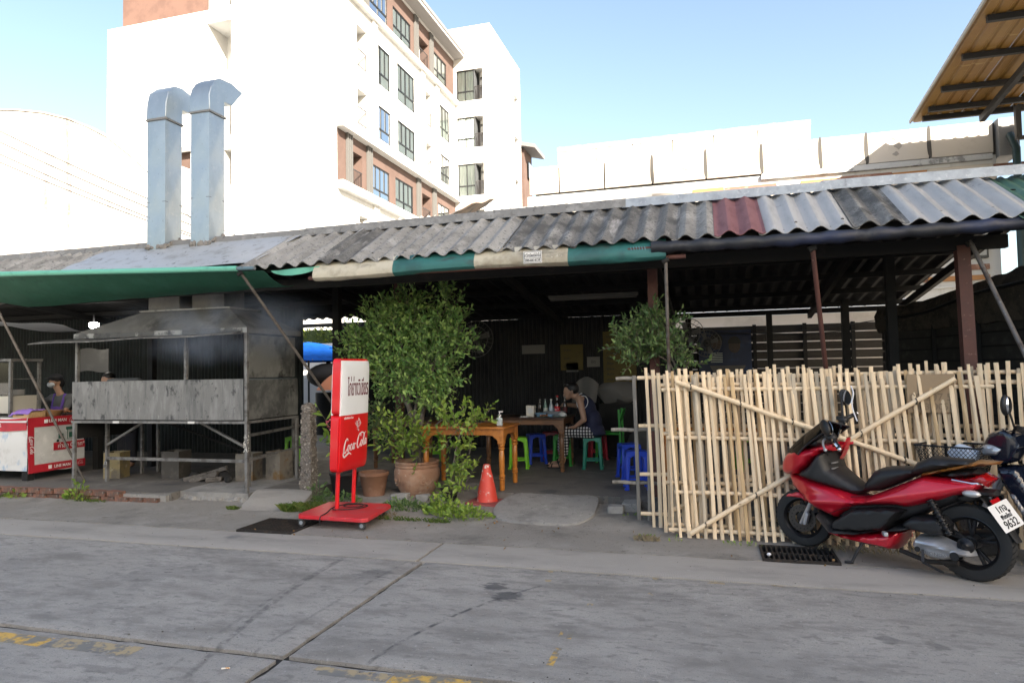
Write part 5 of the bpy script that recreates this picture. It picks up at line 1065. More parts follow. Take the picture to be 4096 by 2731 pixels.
figure([('e', (-8.99, 8.79, .82), (.2, .15, .16)), ('c', (-9.07, 8.8, .8), (-9.07, 8.8, .25), .105, .075), ('c', (-8.9, 8.8, .8), (-8.9, 8.8, .25), .105, .075)], 'trousers', mat('dark trousers', (.02, .02, .025), rough=.9), co, .016, 3)
# pale paper sign, lamp and loose sheet at far left
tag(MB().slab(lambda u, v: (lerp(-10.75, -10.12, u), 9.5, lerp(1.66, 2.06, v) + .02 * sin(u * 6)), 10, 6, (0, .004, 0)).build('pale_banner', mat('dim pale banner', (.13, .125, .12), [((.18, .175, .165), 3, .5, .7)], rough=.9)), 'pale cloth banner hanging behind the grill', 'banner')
lm = thing('work_lamp', 'lit white lamp hanging beside the hood', 'lamp', (-9.9, 9.0, 2.38))
lo = MB().lathe([(.03, .06), (.075, .04), (.075, -.01), (.03, -.05)], 14, (-9.9, 9.0, 2.42)).build('bulb', mat('lit bulb', (1, 1, 1), emit=(1, 1, 1), estr=14), lm); MB().tube([(-9.9, 9, 2.47), (-9.9, 9, 2.6)], .012, 6).build('cord', M_blk, lm)
tag(MB().slab(lambda u, v: (lerp(-10.9, -8.85, u), lerp(7.55, 8.3, v), 2.5 - .2 * u - .08 * v - .05 * sin(pi * v) + .02 * sin(u * 9)), 24, 8, (0, 0, -.003)).build('plastic_sheet', mat('grey plastic sheet', (.3, .32, .35), rough=.4)), 'sagging grey plastic sheet over the food stall', 'sheet')
tag(MB().slab(lambda u, v: (lerp(-10.4, -8.98, u), lerp(6.95, 7.15, v), 2.57 + .07 * v + .02 * sin(u * 8)), 16, 4, (0, 0, -.004)).build('metal_scrap', mat('weathered tin', (.35, .34, .33), [((.2, .19, .18), 4, .5, .65)], rough=.6)), 'weathered tin strip under the left end of the green awning', 'sheet')
# ---------------------------------------------------------------- wheeled light-box sign
M_sred = mat('glossy red plastic', (.68, .012, .018), [((.6, .01, .015), 3, .5, .7)], rough=.28, coat=.3)
M_swht = mat('white plastic', (.8, .83, .86), [((.74, .77, .79), 3, .5, .72)], rough=.3, coat=.2)
sg = thing('wheeled_sign', 'upright red and white drink sign on a red wheeled base', 'sign', (-3.76, 6.55, 0))
tilt = Matrix.Translation((-3.79, 6.56, .12)) @ Matrix.Rotation(radians(2.4), 4, 'Y') @ Matrix.Translation((3.79, -6.56, -.12))
def rbox(x0, x1, y0, y1, z0, z1, r, n=5):
    """board with rounded corners in the YZ plane"""
    P = []
    for cy, cz, a0 in ((y1 - r, z1 - r, 0), (y0 + r, z1 - r, pi / 2), (y0 + r, z0 + r, pi), (y1 - r, z0 + r, 1.5 * pi)):
        for k in range(n + 1): a = a0 + k * pi / 2 / n; P.append((cy + r * cos(a), cz + r * sin(a)))
    return MB().prism(P, x0, x1, 'YZ')
XA, XB, YA, YB, ZA, ZM, ZB = -3.83, -3.715, 6.26, 6.87, .53, 1.115, 1.70
rbox(XA + .016, XB - .016, YA, YB, ZA, ZM, .05).xf(tilt).build('rim_lower', M_sred, sg)
rbox(XA + .016, XB - .016, YA, YB, ZM + .002, ZB + .005, .05).xf(tilt).build('rim_upper', M_sred, sg)
for s_, xa, xb in ((1, XB - .017, XB + .012), (-1, XA - .012, XA + .017)):
    for nm, z0, z1, m in (('face_lower', ZA + .02, ZM, M_sred), ('face_upper', ZM + .001, ZB - .015, M_swht)):
        MB().slab(lambda u, v: ((xb if s_ > 0 else xa) - s_ * .012 * (abs(2 * u - 1) ** 6 + (abs(2 * v - 1) ** 8 if (nm == 'face_upper') == (v > .5) else 0)), lerp(YA + .018, YB - .012, u), lerp(z0, z1, v)), 20, 16, (-s_ * .02, 0, 0)).xf(tilt).build(nm, m, sg)
M_mar = mat('maroon lettering', (.12, .006, .02), rough=.5)
ft = lambda y, z: tilt @ frame((XB + .0135, y, z), (0, 1, 0), (0, 0, 1))
text('ไก่ย่างวิเชียร', .235, M_mar, 'lettering', sg, ft(6.6, 1.39), sx=.385, off=.0015)
text('เครื่องดื่มโคคา-โคลา', .03, M_wprint, 'lettering', sg, ft(6.42, 1.085), sx=.8)
script(sg, ft(6.575, .80) @ Matrix.Rotation(radians(6), 4, 'Z'), M_wprint, size=.53)
MB().prism([(6.62 + .05 * cos(k) * (1 + .5 * sin(3 * k)), 1.0 + .06 * sin(k) * (1 + .4 * cos(5 * k))) for k in [j * pi / 9 for j in range(18)]], XB + .0125, XB + .0145, 'YZ').xf(tilt).build('peeled_patch', mat('peeled patch', (.6, .4, .4), [((.5, .05, .06), 30, .5, .55)], rough=.8), sg)
for y, x in ((6.38, -3.78), (6.72, -3.78)): MB().tube([(x - .01, y, .11), (x + .012, y, .56)], .022, 14).build('upright', M_sred, sg)
MB().prism([(p[0] * 1, p[1]) for p in [(-4.10, 6.16), (-4.06, 6.10), (-3.33, 6.06), (-3.28, 6.10), (-3.36, 6.76), (-3.42, 6.82), (-4.08, 6.82), (-4.13, 6.78)]], .085, .125, 'XY').build('base', mat('scuffed red base', (.6, .02, .03), [((.5, .06, .07), 5, .45, .7), ((.52, .2, .2), 16, .6, .72)], rough=.45), sg, bev=.006)
for i, (x, y) in enumerate(((-3.36, 6.13), (-3.45, 6.72), (-4.05, 6.14), (-4.05, 6.74))):
    w = MB().lathe([(.012, -.014), (.038, -.012), (.042, 0), (.038, .012), (.012, .014)], 18, (x, y, .042), 'Y').build('caster', mat('grey rubber', (.05, .05, .05), rough=.6), sg)
    MB().lathe([(.02, -.017), (.02, .017)], 12, (x, y, .042), 'Y').build('hub', M_gal, w); MB().box(x - .022, x + .022, y - .02, y + .02, .078, .086).bar((x - .01, y + .021, .04), (x - .01, y + .021, .08), .03, .004).build('fork', M_gal, w)
m = MB()
P = catmull([(-3.86, 6.42, .135), (-3.78, 6.34, .14), (-3.6, 6.45, .138), (-3.55, 6.6, .14), (-3.7, 6.66, .14), (-3.8, 6.55, .145), (-3.7, 6.45, .15), (-3.58, 6.5, .15), (-3.62, 6.62, .15), (-3.76, 6.6, .155), (-3.84, 6.4, .15), (-3.8, 6.2, .135), (-3.795, 6.075, .12), (-3.79, 6.06, .04)], 8)
m.tube(P, .006, 6).build('power_cord', M_blk, sg)

# ---------------------------------------------------------------- pots, plants, concrete post, cone
M_terra = mat('terracotta', (.34, .19, .12), [((.42, .29, .21), 4, .45, .68), ((.24, .13, .085), 7, .5, .7), ((.5, .42, .35), 16, .62, .72)], rough=.85, bump=.5, bsc=30)
M_soil = mat('potting soil', (.05, .038, .028), rough=.95)
M_bark = mat('grey bark', (.16, .14, .12), [((.09, .075, .06), 12, .45, .65)], rough=.9, bump=.6, bsc=40)
M_leafA = leaf_mat('glossy green leaf', (.12, .25, .07), (.36, .52, .15), (.18, .33, .1))
M_leafB = leaf_mat('bright young leaf', (.14, .25, .04), (.32, .42, .08), (.2, .32, .055))
M_leafC = leaf_mat('dull dark leaf', (.08, .155, .055), (.2, .29, .1))
def shrub(t, blobs, n, size, m, seed, twigs=None, asp=.45, stemr=.006, name='foliage'):
    """leafy shoots inside a set of ellipsoids; leaves sit along short twigs so clumps and gaps read"""
    random.seed(seed); mb = MB(); tw = MB()
    vol = [(b[1][0] * b[1][1] * b[1][2]) ** .72 for b in blobs]; tot = sum(vol)
    for (c, r), v in zip(blobs, vol):
        k = int(n * v / tot / 9) + 1
        for _ in range(k):
            d = V(random.gauss(0, 1), random.gauss(0, 1), random.gauss(0, 1)).normalized(); q = random.random() ** .33 * .96
            p = V(c[0] + d.x * r[0] * q, c[1] + d.y * r[1] * q, c[2] + d.z * r[2] * q)
            g = (d + V(0, -.1, .55) + V(random.uniform(-.4, .4), random.uniform(-.4, .4), random.uniform(-.3, .4))).normalized(); l = size * random.uniform(1.6, 3.4)
            tw.tube([p - g * l * .6, p + g * l], stemr * .35, 4, False)
            L = []
            for j in range(9):
                f = j / 8; a = j * 2.4 + random.random(); o = g.orthogonal(); o2 = g.cross(o); dr = (o * cos(a) + o2 * sin(a)) * .9 + g * (.5 + f * .7); L.append((p + g * l * (f * 1.3 - .3), dr))
            for pp, dr in L: leaves(mb, [(pp, dr)], size, .05, asp)
    kind(mb.build(name, m, t, smooth=False), 'stuff')
    if twigs:
        for P, r0, r1 in twigs: Q = catmull(P, 5); tw.tube(Q, [lerp(r0, r1, i / (len(Q) - 1)) for i in range(len(Q))], 7)
    tw.build('branches', M_bark, t)
def pot(t, c, prof, m=M_terra, soil=True, n=32):
    MB().lathe(prof + [(prof[-1][0] - .025, prof[-1][1]), (prof[-1][0] - .03, prof[-1][1] - .06)], n, c, caps=False).build('pot', m, t, ang=50)
    MB().lathe([(.001, prof[-1][1] - .05), (prof[-1][0] - .028, prof[-1][1] - .05)], n, c, caps=False).build('soil', M_soil, t)
bp = thing('potted_bush', 'tall bushy ficus shrub in a big decorated terracotta pot', 'potted plant', (-3.57, 7.92, 0))
PC = (-3.57, 7.92, .0)
pot(bp, PC, [(r * .92, z * .95) for r, z in [(.19, .02), (.215, .04), (.225, .07), (.245, .1), (.275, .17), (.302, .25), (.31, .32), (.302, .36), (.288, .385), (.297, .40), (.3, .415), (.29, .43), (.305, .44), (.308, .462), (.3, .47)]])
m = MB()
for a in (-2.35, -.75):
    P = [(a + .33 * cos(k), .24 + .085 * sin(k)) for k in [j * pi / 10 for j in range(20)]]; vs = []
    for k, (q, z) in enumerate(P): rr = .276 if z > .2 else .262; vs.append((PC[0] + rr * cos(q), PC[1] + rr * sin(q), z))
    m.tube(vs + [vs[0]], .006, 6)
    for j in range(26): q = a + random.uniform(-.22, .22); z = random.uniform(.18, .3); m.sphere((PC[0] + .268 * cos(q), PC[1] + .268 * sin(q), z), (.016, .016, .01), 6, 4)
kind(m.build('relief', M_terra, bp), 'stuff')
tr = [([(-3.55, 7.92, .4), (-3.6, 7.95, .8), (-3.7, 7.95, 1.2), (-3.75, 7.95, 1.7), (-3.8, 7.95, 2.1)], .05, .014), ([(-3.58, 7.9, .4), (-3.5, 7.9, .9), (-3.42, 7.92, 1.3), (-3.3, 7.92, 1.7), (-3.1, 7.9, 2.1)], .04, .01), ([(-3.68, 7.95, 1.1), (-3.95, 7.9, 1.5), (-4.25, 7.9, 1.8)], .025, .008), ([(-3.7, 7.95, 1.2), (-3.4, 7.9, 1.6), (-3.15, 7.88, 1.75)], .02, .007), ([(-3.52, 7.9, .5), (-3.48, 7.88, .7), (-3.2, 7.85, .95), (-2.95, 7.8, 1.0)], .018, .005), ([(-3.62, 7.93, .8), (-3.9, 7.9, .78), (-4.15, 7.9, .72)], .015, .005), ([(-3.6, 7.92, .5), (-3.63, 7.96, .9), (-3.55, 7.95, 1.3), (-3.5, 7.95, 1.8)], .03, .01)]
shrub(bp, [((-3.72, 7.95, 2.05), (.42, .38, .36)), ((-4.28, 7.92, 1.92), (.32, .3, .24)), ((-4.0, 7.9, 2.2), (.27, .26, .22)), ((-4.1, 7.9, 1.68), (.2, .2, .13)), ((-3.68, 7.9, 2.42), (.24, .22, .2)), ((-3.12, 7.9, 2.38), (.2, .18, .2)), ((-3.2, 7.9, 2.06), (.3, .28, .18)), ((-3.0, 7.88, 1.88), (.18, .18, .16)), ((-3.35, 7.88, 1.66), (.3, .28, .22)), ((-3.8, 7.9, 1.58), (.3, .28, .2)), ((-3.15, 7.86, 1.48), (.17, .16, .14)), ((-3.9, 7.9, 1.32), (.14, .14, .14)), ((-3.42, 7.84, 1.24), (.2, .16, .16)), ((-3.55, 7.8, 1.42), (.24, .18, .16)), ((-3.25, 7.82, 1.12), (.12, .12, .12)), ((-3.2, 7.84, 1.3), (.1, .1, .1))], 8200, .066, M_leafA, 11, tr)
shrub(bp, [((-3.6, 7.7, .72), (.3, .18, .2)), ((-3.42, 7.72, .66), (.18, .16, .14)), ((-3.8, 7.75, .85), (.16, .14, .14))], 520, .07, M_leafB, 12, [([(-3.5, 7.85, .42), (-3.6, 7.75, .7), (-3.75, 7.7, .9)], .01, .004)], .5, name='lower_foliage')
shrub(bp, [((-4.15, 7.95, .8), (.26, .22, .18)), ((-4.2, 7.95, 1.08), (.14, .14, .1)), ((-3.98, 7.95, .95), (.14, .16, .14))], 520, .06, M_leafC, 13, name='side_foliage')
rb_ = thing('potted_shrub', 'loose round shrub behind the left end of the bamboo fence', 'potted plant', (-.62, 7.5, 0))
shrub(rb_, [((-.72, 7.45, 1.86), (.24, .2, .17)), ((-.55, 7.45, 2.0), (.19, .18, .14)), ((-.9, 7.45, 1.84), (.14, .14, .12)), ((-.78, 7.45, 1.66), (.16, .16, .1)), ((-.35, 7.45, 1.7), (.14, .14, .1)), ((-.5, 7.45, 1.78), (.18, .18, .14)), ((-.25, 7.45, 1.6), (.08, .1, .07)), ((-.58, 7.45, 2.14), (.08, .08, .06))], 1900, .062, M_leafC, 14, [([(-.35, 7.5, .3), (-.32, 7.5, 1.2), (-.36, 7.48, 1.55), (-.5, 7.46, 1.8)], .02, .008), ([(-.34, 7.5, 1.4), (-.45, 7.46, 1.62), (-.72, 7.44, 1.75)], .012, .005), ([(-.34, 7.5, 1.3), (-.25, 7.46, 1.55), (-.2, 7.44, 1.65)], .01, .004)], .42)
pot(rb_, (-.36, 7.5, .0), [(.13, .02), (.17, .28), (.18, .3)], M_blk)
fp = thing('potted_shrub', 'leggy seedling plant in a small black pot beside the cone', 'potted plant', (-2.98, 7.6, 0))
pot(fp, (-3.02, 7.62, .02), [(.08, .0), (.105, .14), (.115, .145), (.115, .165)], M_blk)
shrub(fp, [((-2.85, 7.45, .93), (.2, .16, .14)), ((-2.62, 7.45, .98), (.16, .12, .08)), ((-2.95, 7.45, .72), (.1, .1, .1)), ((-2.72, 7.5, .66), (.08, .1, .08)), ((-2.95, 7.4, .42), (.17, .14, .1)), ((-2.72, 7.4, .36), (.12, .12, .08)), ((-2.85, 7.35, .22), (.14, .14, .1))], 520, .075, M_leafB, 15, [([(-3.0, 7.6, .15), (-2.92, 7.5, .45), (-2.84, 7.46, .75), (-2.75, 7.45, .95)], .014, .006)], .48)
# pink crown-of-thorns behind the sign
fl_ = thing('flower_pot', 'pink flowering plant in a black pot behind the sign', 'potted plant', (-4.45, 7.6, 0))
pot(fl_, (-4.42, 7.62, .03), [(.13, 0), (.17, .26), (.185, .27), (.185, .3)], M_blk)
shrub(fl_, [((-4.5, 7.58, .78), (.1, .08, .14)), ((-4.52, 7.58, .62), (.1, .1, .08))], 60, .13, M_leafB, 16, [([(-4.42, 7.62, .35), (-4.45, 7.6, .6), (-4.5, 7.58, .85)], .012, .008)], .42)
m = MB()
for c, r in (((-4.46, 7.52, .84), .06), ((-4.54, 7.52, .93), .045), ((-4.42, 7.5, .76), .03)):
    for i in range(26): d = V(random.gauss(0, 1), random.gauss(0, 1), random.gauss(0, 1)).normalized(); p = Vector(c) + d * r; leaves(m, [(p, d)], .032, 0, .95, .05)
kind(m.build('blossom', mat('pink petal', (.62, .12, .16), [((.7, .3, .3), 30, .5, .6)], rough=.6), fl_, smooth=False), 'stuff')
tp = thing('terracotta_pot', 'plain terracotta pot standing behind the red sign', 'pot', (-4.08, 7.75, 0))
pot(tp, (-4.08, 7.75, .03), [(.13, 0), (.175, .24), (.19, .25), (.19, .29)], mat('brown clay', (.2, .1, .06), [((.27, .16, .11), 6, .5, .7)], rough=.85))
cp = thing('concrete_post', 'rough exposed aggregate concrete post beside the red sign', 'post', (-4.8, 7.45, 0))
MB().grid(lambda u, v: ((lambda r, a, z: (-4.81 + .03 * (1 - v) * 0 + r * (max(-1, min(1, 1.35 * cos(a)))) * 1.0, 7.45 + r * max(-1, min(1, 1.35 * sin(a))), z))(.062 + .022 * (1 - v) + .014 * mnoise.noise(V(u * 12, v * 22, 0)) + .01 * mnoise.noise(V(u * 40, v * 60, 5)), u * 2 * pi, v * 1.17)), 40, 80).build('shaft', mat('aggregate concrete', (.17, .15, .13), [((.34, .31, .27), 40, .55, .62), ((.08, .075, .07), 22, .55, .66), ((.5, .47, .42), 55, .66, .7)], rough=.95, bump=.9, bsc=60, bdist=.02), cp)
MB().sphere((-4.81, 7.45, 1.165), (.062, .062, .03), 14, 8).wob(.012, 30).build('cap', MATS['aggregate concrete'], cp)
random.seed(5)
m = MB()
for i in range(260):
    z = random.uniform(.05, 1.15); a = random.uniform(0, 6.3); r = .072 + .02 * (1 - z); s_ = random.uniform(.005, .013); m.sphere((-4.81 + r * max(-1, min(1, 1.3 * cos(a))), 7.45 + r * max(-1, min(1, 1.3 * sin(a))), z), (s_, s_, s_ * .8), 6, 4)
kind(m.build('pebbles', mat('pebbles', (.3, .27, .23), [((.5, .47, .43), 25, .5, .6), ((.12, .1, .09), 18, .5, .6)], rough=.8), cp), 'stuff')
cn = thing('traffic_cone', 'scuffed orange red traffic cone on a flattened base', 'cone', (-2.5, 7.55, .02))
cm = mat('faded cone plastic', (.62, .06, .04), [((.52, .05, .035), 4, .5, .7), ((.55, .3, .27), 9, .56, .66), ((.66, .6, .56), 7, .6, .64)], rough=.5)
pr_ = [(.125, .03), (.12, .045), (.112, .09), (.1, .17), (.082, .25), (.062, .345), (.042, .43), (.041, .445), (.032, .445), (.028, .42)]
MB().lathe(pr_, 28, (-2.53, 7.56, .02), caps=False).build('cone_body', cm, cn)
MB().prism([(-2.75, 7.4), (-2.72, 7.36), (-2.36, 7.3), (-2.3, 7.34), (-2.27, 7.7), (-2.31, 7.75), (-2.68, 7.77), (-2.73, 7.73)], .03, .05, 'XY').wob(.01, 5).build('cone_base', mat('dusty red rubber', (.3, .075, .07), [((.22, .06, .055), 6, .5, .7)], rough=.7), cn, bev=.006)
MB().prism([(-2.6, 7.26), (-2.38, 7.2), (-2.3, 7.3), (-2.5, 7.4)], .012, .024, 'XY').wob(.008, 9).build('torn_corner', MATS['dusty red rubber'], cn)
# weeds and ground cover
def weeds(label, blobs, n, size, m, seed, cat='weeds', asp=.5):
    random.seed(seed); mb = MB()
    for c, r in blobs:
        k = max(3, int(n * r[0] * r[1] / sum(b[1][0] * b[1][1] for b in blobs)))
        for _ in range(k):
            a = random.uniform(0, 6.3); q = sqrt(random.random()); p = V(c[0] + r[0] * q * cos(a), c[1] + r[1] * q * sin(a), c[2] + r[2] * random.random() * (1.1 - q)); leaves(mb, [(p, (cos(a), sin(a), .5))], size, .25, asp)
            mb.add([(p.x, p.y, p.z), (p.x + .004, p.y, p.z), (c[0] + r[0] * q * cos(a) * .8, c[1] + r[1] * q * sin(a) * .8, -.01)], [(0, 1, 2)])
    tag(kind(mb.build('ground_plants', m, smooth=False), 'stuff'), label, cat)
weeds('leafy creeper spreading below the terracotta pot', [((-3.3, 7.1, .01), (.3, .18, .12)), ((-3.5, 7.25, .01), (.2, .15, .1))], 420, .045, M_leafC, 31)
weeds('bright green leafy weeds in front of the cone', [((-2.75, 6.95, .01), (.3, .2, .2)), ((-2.5, 6.8, .01), (.28, .14, .14)), ((-2.95, 7.1, .01), (.2, .15, .2))], 420, .06, M_leafB, 32)
weeds('small weed growing by the brick kerb', [((-7.75, 6.83, .01), (.2, .09, .3))], 110, .06, M_leafB, 33)
weeds('little weed at the left end of the brick kerb', [((-8.75, 6.8, .01), (.16, .07, .12)), ((-9.05, 6.8, .0), (.1, .05, .06))], 60, .05, M_leafB, 34)
weeds('tiny weeds at the foot of the bamboo fence', [((-.35, 6.32, .0), (.06, .05, .05)), ((.2, 6.3, .0), (.2, .04, .03)), ((-.62, 6.4, 0), (.1, .05, .02)), ((-.8, 7.15, .02), (.12, .06, .05))], 60, .03, M_leafB, 35)
weeds('small leafy plant beside the concrete post', [((-4.6, 7.3, .05), (.14, .12, .3)), ((-4.35, 7.35, .02), (.3, .12, .15))], 130, .06, M_leafC, 36)
def grass(label, blobs, n, h, seed, m=None):
    random.seed(seed); mb = MB()
    for c, r in blobs:
        for _ in range(n):
            a = random.uniform(0, 6.3); q = sqrt(random.random()); x, y = c[0] + r[0] * q * cos(a), c[1] + r[1] * q * sin(a); l = h * random.uniform(.4, 1.2); b = random.uniform(0, 6.3); w = .004
            mb.add([(x - w, y, c[2]), (x + w, y, c[2]), (x + l * .35 * cos(b) + w * .6, y + l * .35 * sin(b), c[2] + l * .7), (x + l * .8 * cos(b), y + l * .8 * sin(b), c[2] + l * .9)], [(0, 1, 2), (0, 2, 3)])
    tag(kind(mb.build('grass', m or leaf_mat('grass blade', (.07, .13, .025), (.16, .19, .05)), smooth=False), 'stuff'), label, 'grass')
grass('grass tuft growing round the sign base and concrete post', [((-4.35, 6.85, 0), (.28, .16, 0)), ((-4.15, 6.95, 0), (.35, .12, 0)), ((-4.6, 6.75, 0), (.1, .06, 0))], 420, .1, 41)
grass('thin grass along the pavement joint below the creeper', [((-3.2, 6.62, .0), (.3, .04, 0)), ((-2.75, 6.6, .0), (.14, .03, 0)), ((-5.35, 6.75, 0), (.08, .06, 0)), ((-7.5, 6.8, 0), (.25, .05, 0))], 130, .045, 42)
grass('dry straw litter along the fence and scooters', [((1.4, 6.3, 0), (.6, .1, 0)), ((2.6, 6.1, 0), (.4, .2, 0)), ((-3.5, 6.75, 0), (.2, .12, 0)), ((-.6, 6.3, 0), (.12, .05, 0))], 120, .05, 43, mat('dry straw', (.22, .18, .11), rough=.9))

# ---------------------------------------------------------------- stacked bamboo fence panels
M_bam = mat('pale bamboo', (.74, .58, .39), [((.82, .68, .49), 3, .45, .7, (3, 3, .4)), ((.55, .42, .26), 5, .55, .72, (3, 3, .4)), ((.36, .26, .16), 14, .66, .73, (2, 2, .6)), ((.62, .58, .5), 2, .6, .75, (3, 3, .3))], rough=.55, vary=.2, bump=.2, bsc=30, bst=(3, 3, .3))
M_bamr = mat('pale bamboo pole', (.74, .58, .39), [((.79, .65, .46), 4, .45, .7), ((.52, .4, .24), 8, .55, .72), ((.3, .21, .12), 20, .64, .72)], rough=.5, vary=.1)
M_bamg = mat('grey weathered bamboo', (.24, .22, .19), [((.16, .145, .125), 5, .45, .65, (3, 3, .4)), ((.33, .3, .26), 9, .55, .7, (3, 3, .4))], rough=.8, vary=.15)
random.seed(77)
def slat_mesh(h, w, m, k):
    """split bamboo slat: half-round section, swollen nodes, slight bow"""
    mb = MB(); n = 16; sec = [(-1, 0), (-.92, .3), (-.45, .42), (.45, .42), (.92, .3), (1, 0)]; nodes = [random.uniform(.1, .25) + i * random.uniform(.24, .3) for i in range(6)]; bow = random.uniform(-.012, .012); vs = []
    zs = sorted([i / n for i in range(n + 1)] + [q / h + d for q in nodes if q < h * .97 for d in (-.006, 0, .006)])
    for z in zs:
        sw = 1 + .09 * max(0, 1 - min(abs(z * h - q) for q in nodes) / .008); c = bow * sin(pi * z)
        for a, b in sec: vs.append((a * w / 2 * sw + c, -b * w * .5 * sw, z * h))
    s_ = len(sec); fs = [(i * s_ + j, i * s_ + (j + 1) % s_, (i + 1) * s_ + (j + 1) % s_, (i + 1) * s_ + j) for i in range(len(zs) - 1) for j in range(s_)] + [tuple(range(s_)), tuple(range((len(zs) - 1) * s_, len(zs) * s_))[::-1]]
    return mb.add(vs, fs).mesh('slat', m, ang=50)
SL = [slat_mesh(random.uniform(1.46, 1.54), random.uniform(.028, .036), M_bam, i) for i in range(10)]; SLG = [slat_mesh(1.47, .036, M_bamg, i) for i in range(2)]; SL.append(slat_mesh(1.48, .032, mat('half greyed bamboo', (.5, .42, .31), [((.38, .33, .26), 4, .45, .65, (3, 3, .4)), ((.6, .5, .36), 9, .55, .7, (3, 3, .4))], rough=.7, vary=.15), 20)); SL.append(slat_mesh(1.5, .03, mat('brown bamboo', (.52, .36, .19), [((.4, .27, .14), 5, .45, .65, (3, 3, .4)), ((.62, .46, .27), 9, .55, .7, (3, 3, .4))], rough=.55, vary=.15), 21))
def rail(a, b, r, m, par, name='rail'):
    a, b = Vector(a), Vector(b); n = max(4, int((b - a).length / .28)); P = []; R = []
    for i in range(n * 4 + 1):
        t = i / (n * 4); P.append(a.lerp(b, t) + V(0, 0, .004 * sin(t * 11))); R.append(r * (1.14 if i % 4 == 0 and 0 < i < n * 4 else 1) * lerp(1, .9, t))
    MB().tube(P, R, 9).build(name, m, par, world=False)
def lash(par, x, y, z, r=.026):
    """black wire lashing round a brace or rail"""
    MB().tube([(x + .006 * sin(k * 1.7) + .004 * k / 20, y + r * cos(k * .62), z + r * sin(k * .62)) for k in range(24)], .003, 4).build('lashing', M_blk, par, world=False)
def panel(label, x0, y0, ln, n, tilt, lean, mats, rails, braces=(), rx=(0, 0), z0=0.0, seed=1, drop=0, hvar=.03):
    random.seed(seed); t = thing('bamboo_panel', label, 'fence panel', (x0, y0, z0), group='bamboo fence panels stacked in front of the shed'); t.rotation_euler = (-lean, 0, 0)
    for i in range(n):
        x = (i + .5) * ln / n + random.uniform(-.012, .012); mm = random.choice(mats)
        o = inst(mm, 'slat', (x, random.uniform(-.008, .004) - .018, random.uniform(-hvar, .01)), (random.uniform(-.006, .006), tilt + random.uniform(-.014, .014), random.uniform(-.2, .2)), t, (random.uniform(.85, 1.15), 1, random.uniform(.985, 1.012)))
    for z, dx in rails: rail((rx[0] + dx, .012, z), (ln + rx[1], .012, z + random.uniform(-.02, .02)), .019, mats[0].materials[0] if mats is SLG else M_bamr, t)
    for a, b in braces:
        rail(a, b, .022, M_bamr, t, 'brace'); n_ = 5
        for k in range(n_): q = Vector(a).lerp(Vector(b), (k + .3) / n_); lash(t, q.x, q.y, q.z)
    return t
panel('weathered grey bamboo panel at the back of the stack, sticking out left', -.78, 7.02, .3, 3, -.0, .0, SLG, [(.37, -.22), (.9, -.22), (1.42, -.16)], z0=.02, seed=3)
panel('rearmost pale bamboo panel, tallest along the right', -.6, 6.8, 3.35, 50, -.015, .01, SL, [(.12, -.1), (.5, -.1), (.97, -.1), (1.44, -.1)], z0=.01, seed=4, hvar=.015)
panel('middle pale bamboo panel of the stack with hidden cross braces', -.49, 6.65, 3.2, 50, -.03, .03, SL, [(.07, .02), (.46, .02), (.92, .02), (1.38, .02)], [((.1, .03, .2), (2.4, .03, 1.2)), ((.1, .03, 1.45), (2.0, .03, .75))], z0=.0, seed=6)
panel('front pale bamboo panel with two crossing brace poles', -.34, 6.50, 2.62, 36, -.055, .115, SL, [(.06, -.08), (.40, -.02), (.90, -.08), (1.35, -.12)], [((.02, -.05, 1.42), (2.2, -.05, .62)), ((.12, -.055, .04), (2.32, -.055, 1.42))], z0=-.005, seed=8)
# handwritten cardboard on the fence, strip of plastic
cb = thing('cardboard_sign', 'brown cardboard sign stuck behind the slats at the right of the fence', 'sign', (1.75, 6.66, 1.2))
MB().box(1.62, 1.98, 6.63, 6.635, 1.12, 1.45).build('board', mat('brown cardboard', (.3, .22, .14), rough=.9), cb)
M_faint = mat('faded marker', (.2, .15, .1), rough=.9); text('08-207 5', .09, M_faint, 'lettering', cb, frame((1.8, 6.627, 1.25), (1, 0, 0), (0, 0, 1))); text('063 005', .08, M_faint, 'lettering', cb, frame((1.8, 6.627, 1.17), (1, 0, 0), (0, 0, 1)))
tag(MB().tube(catmull([(1.16, 6.52, 1.36), (1.17, 6.48, 1.3), (1.155, 6.47, 1.22), (1.16, 6.46, 1.15), (1.185, 6.44, 1.06)], 6), .006, 6).build('white_ribbon', mat('white plastic strip', (.75, .75, .78), rough=.5)), 'white plastic strip tied to the fence above the red scooter', 'ribbon')

# grit, chips and dry leaves scattered over the concrete
random.seed(99); m = MB(); m2 = MB()
for i in range(520):
    y = random.choice((5.25, 5.86, 6.4, 6.9, 3.3)) + random.gauss(0, .22); x = random.uniform(-9, 3.2)
    if y > 7.1 and x < -4.6: continue
    r = random.uniform(.002, .006) * (1.6 if random.random() < .08 else 1); z = .035 * max(0, min(1, (y - 6.45) / .7)) ** 2 + .004
    m.sphere((x, y, z), (r, r * random.uniform(.6, 1), r * .6), 5, 3)
for i in range(46):
    x, y = random.uniform(-5, 2.8), random.choice((5.9, 6.5, 6.7)) + random.gauss(0, .12); leaves(m2, [((x, y, .018), (random.uniform(-1, 1), random.uniform(-1, 1), -.2))], .035, -.6, .5, .3)
tag(kind(m.build('grit', M_rub), 'stuff'), 'fine grit and stone chips scattered on the road and pavement', 'grit')
tag(kind(m2.build('fallen_leaves', mat('dry leaf', (.2, .12, .05), rough=.8), smooth=False), 'stuff'), 'few dry fallen leaves scattered on the pavement', 'leaves')
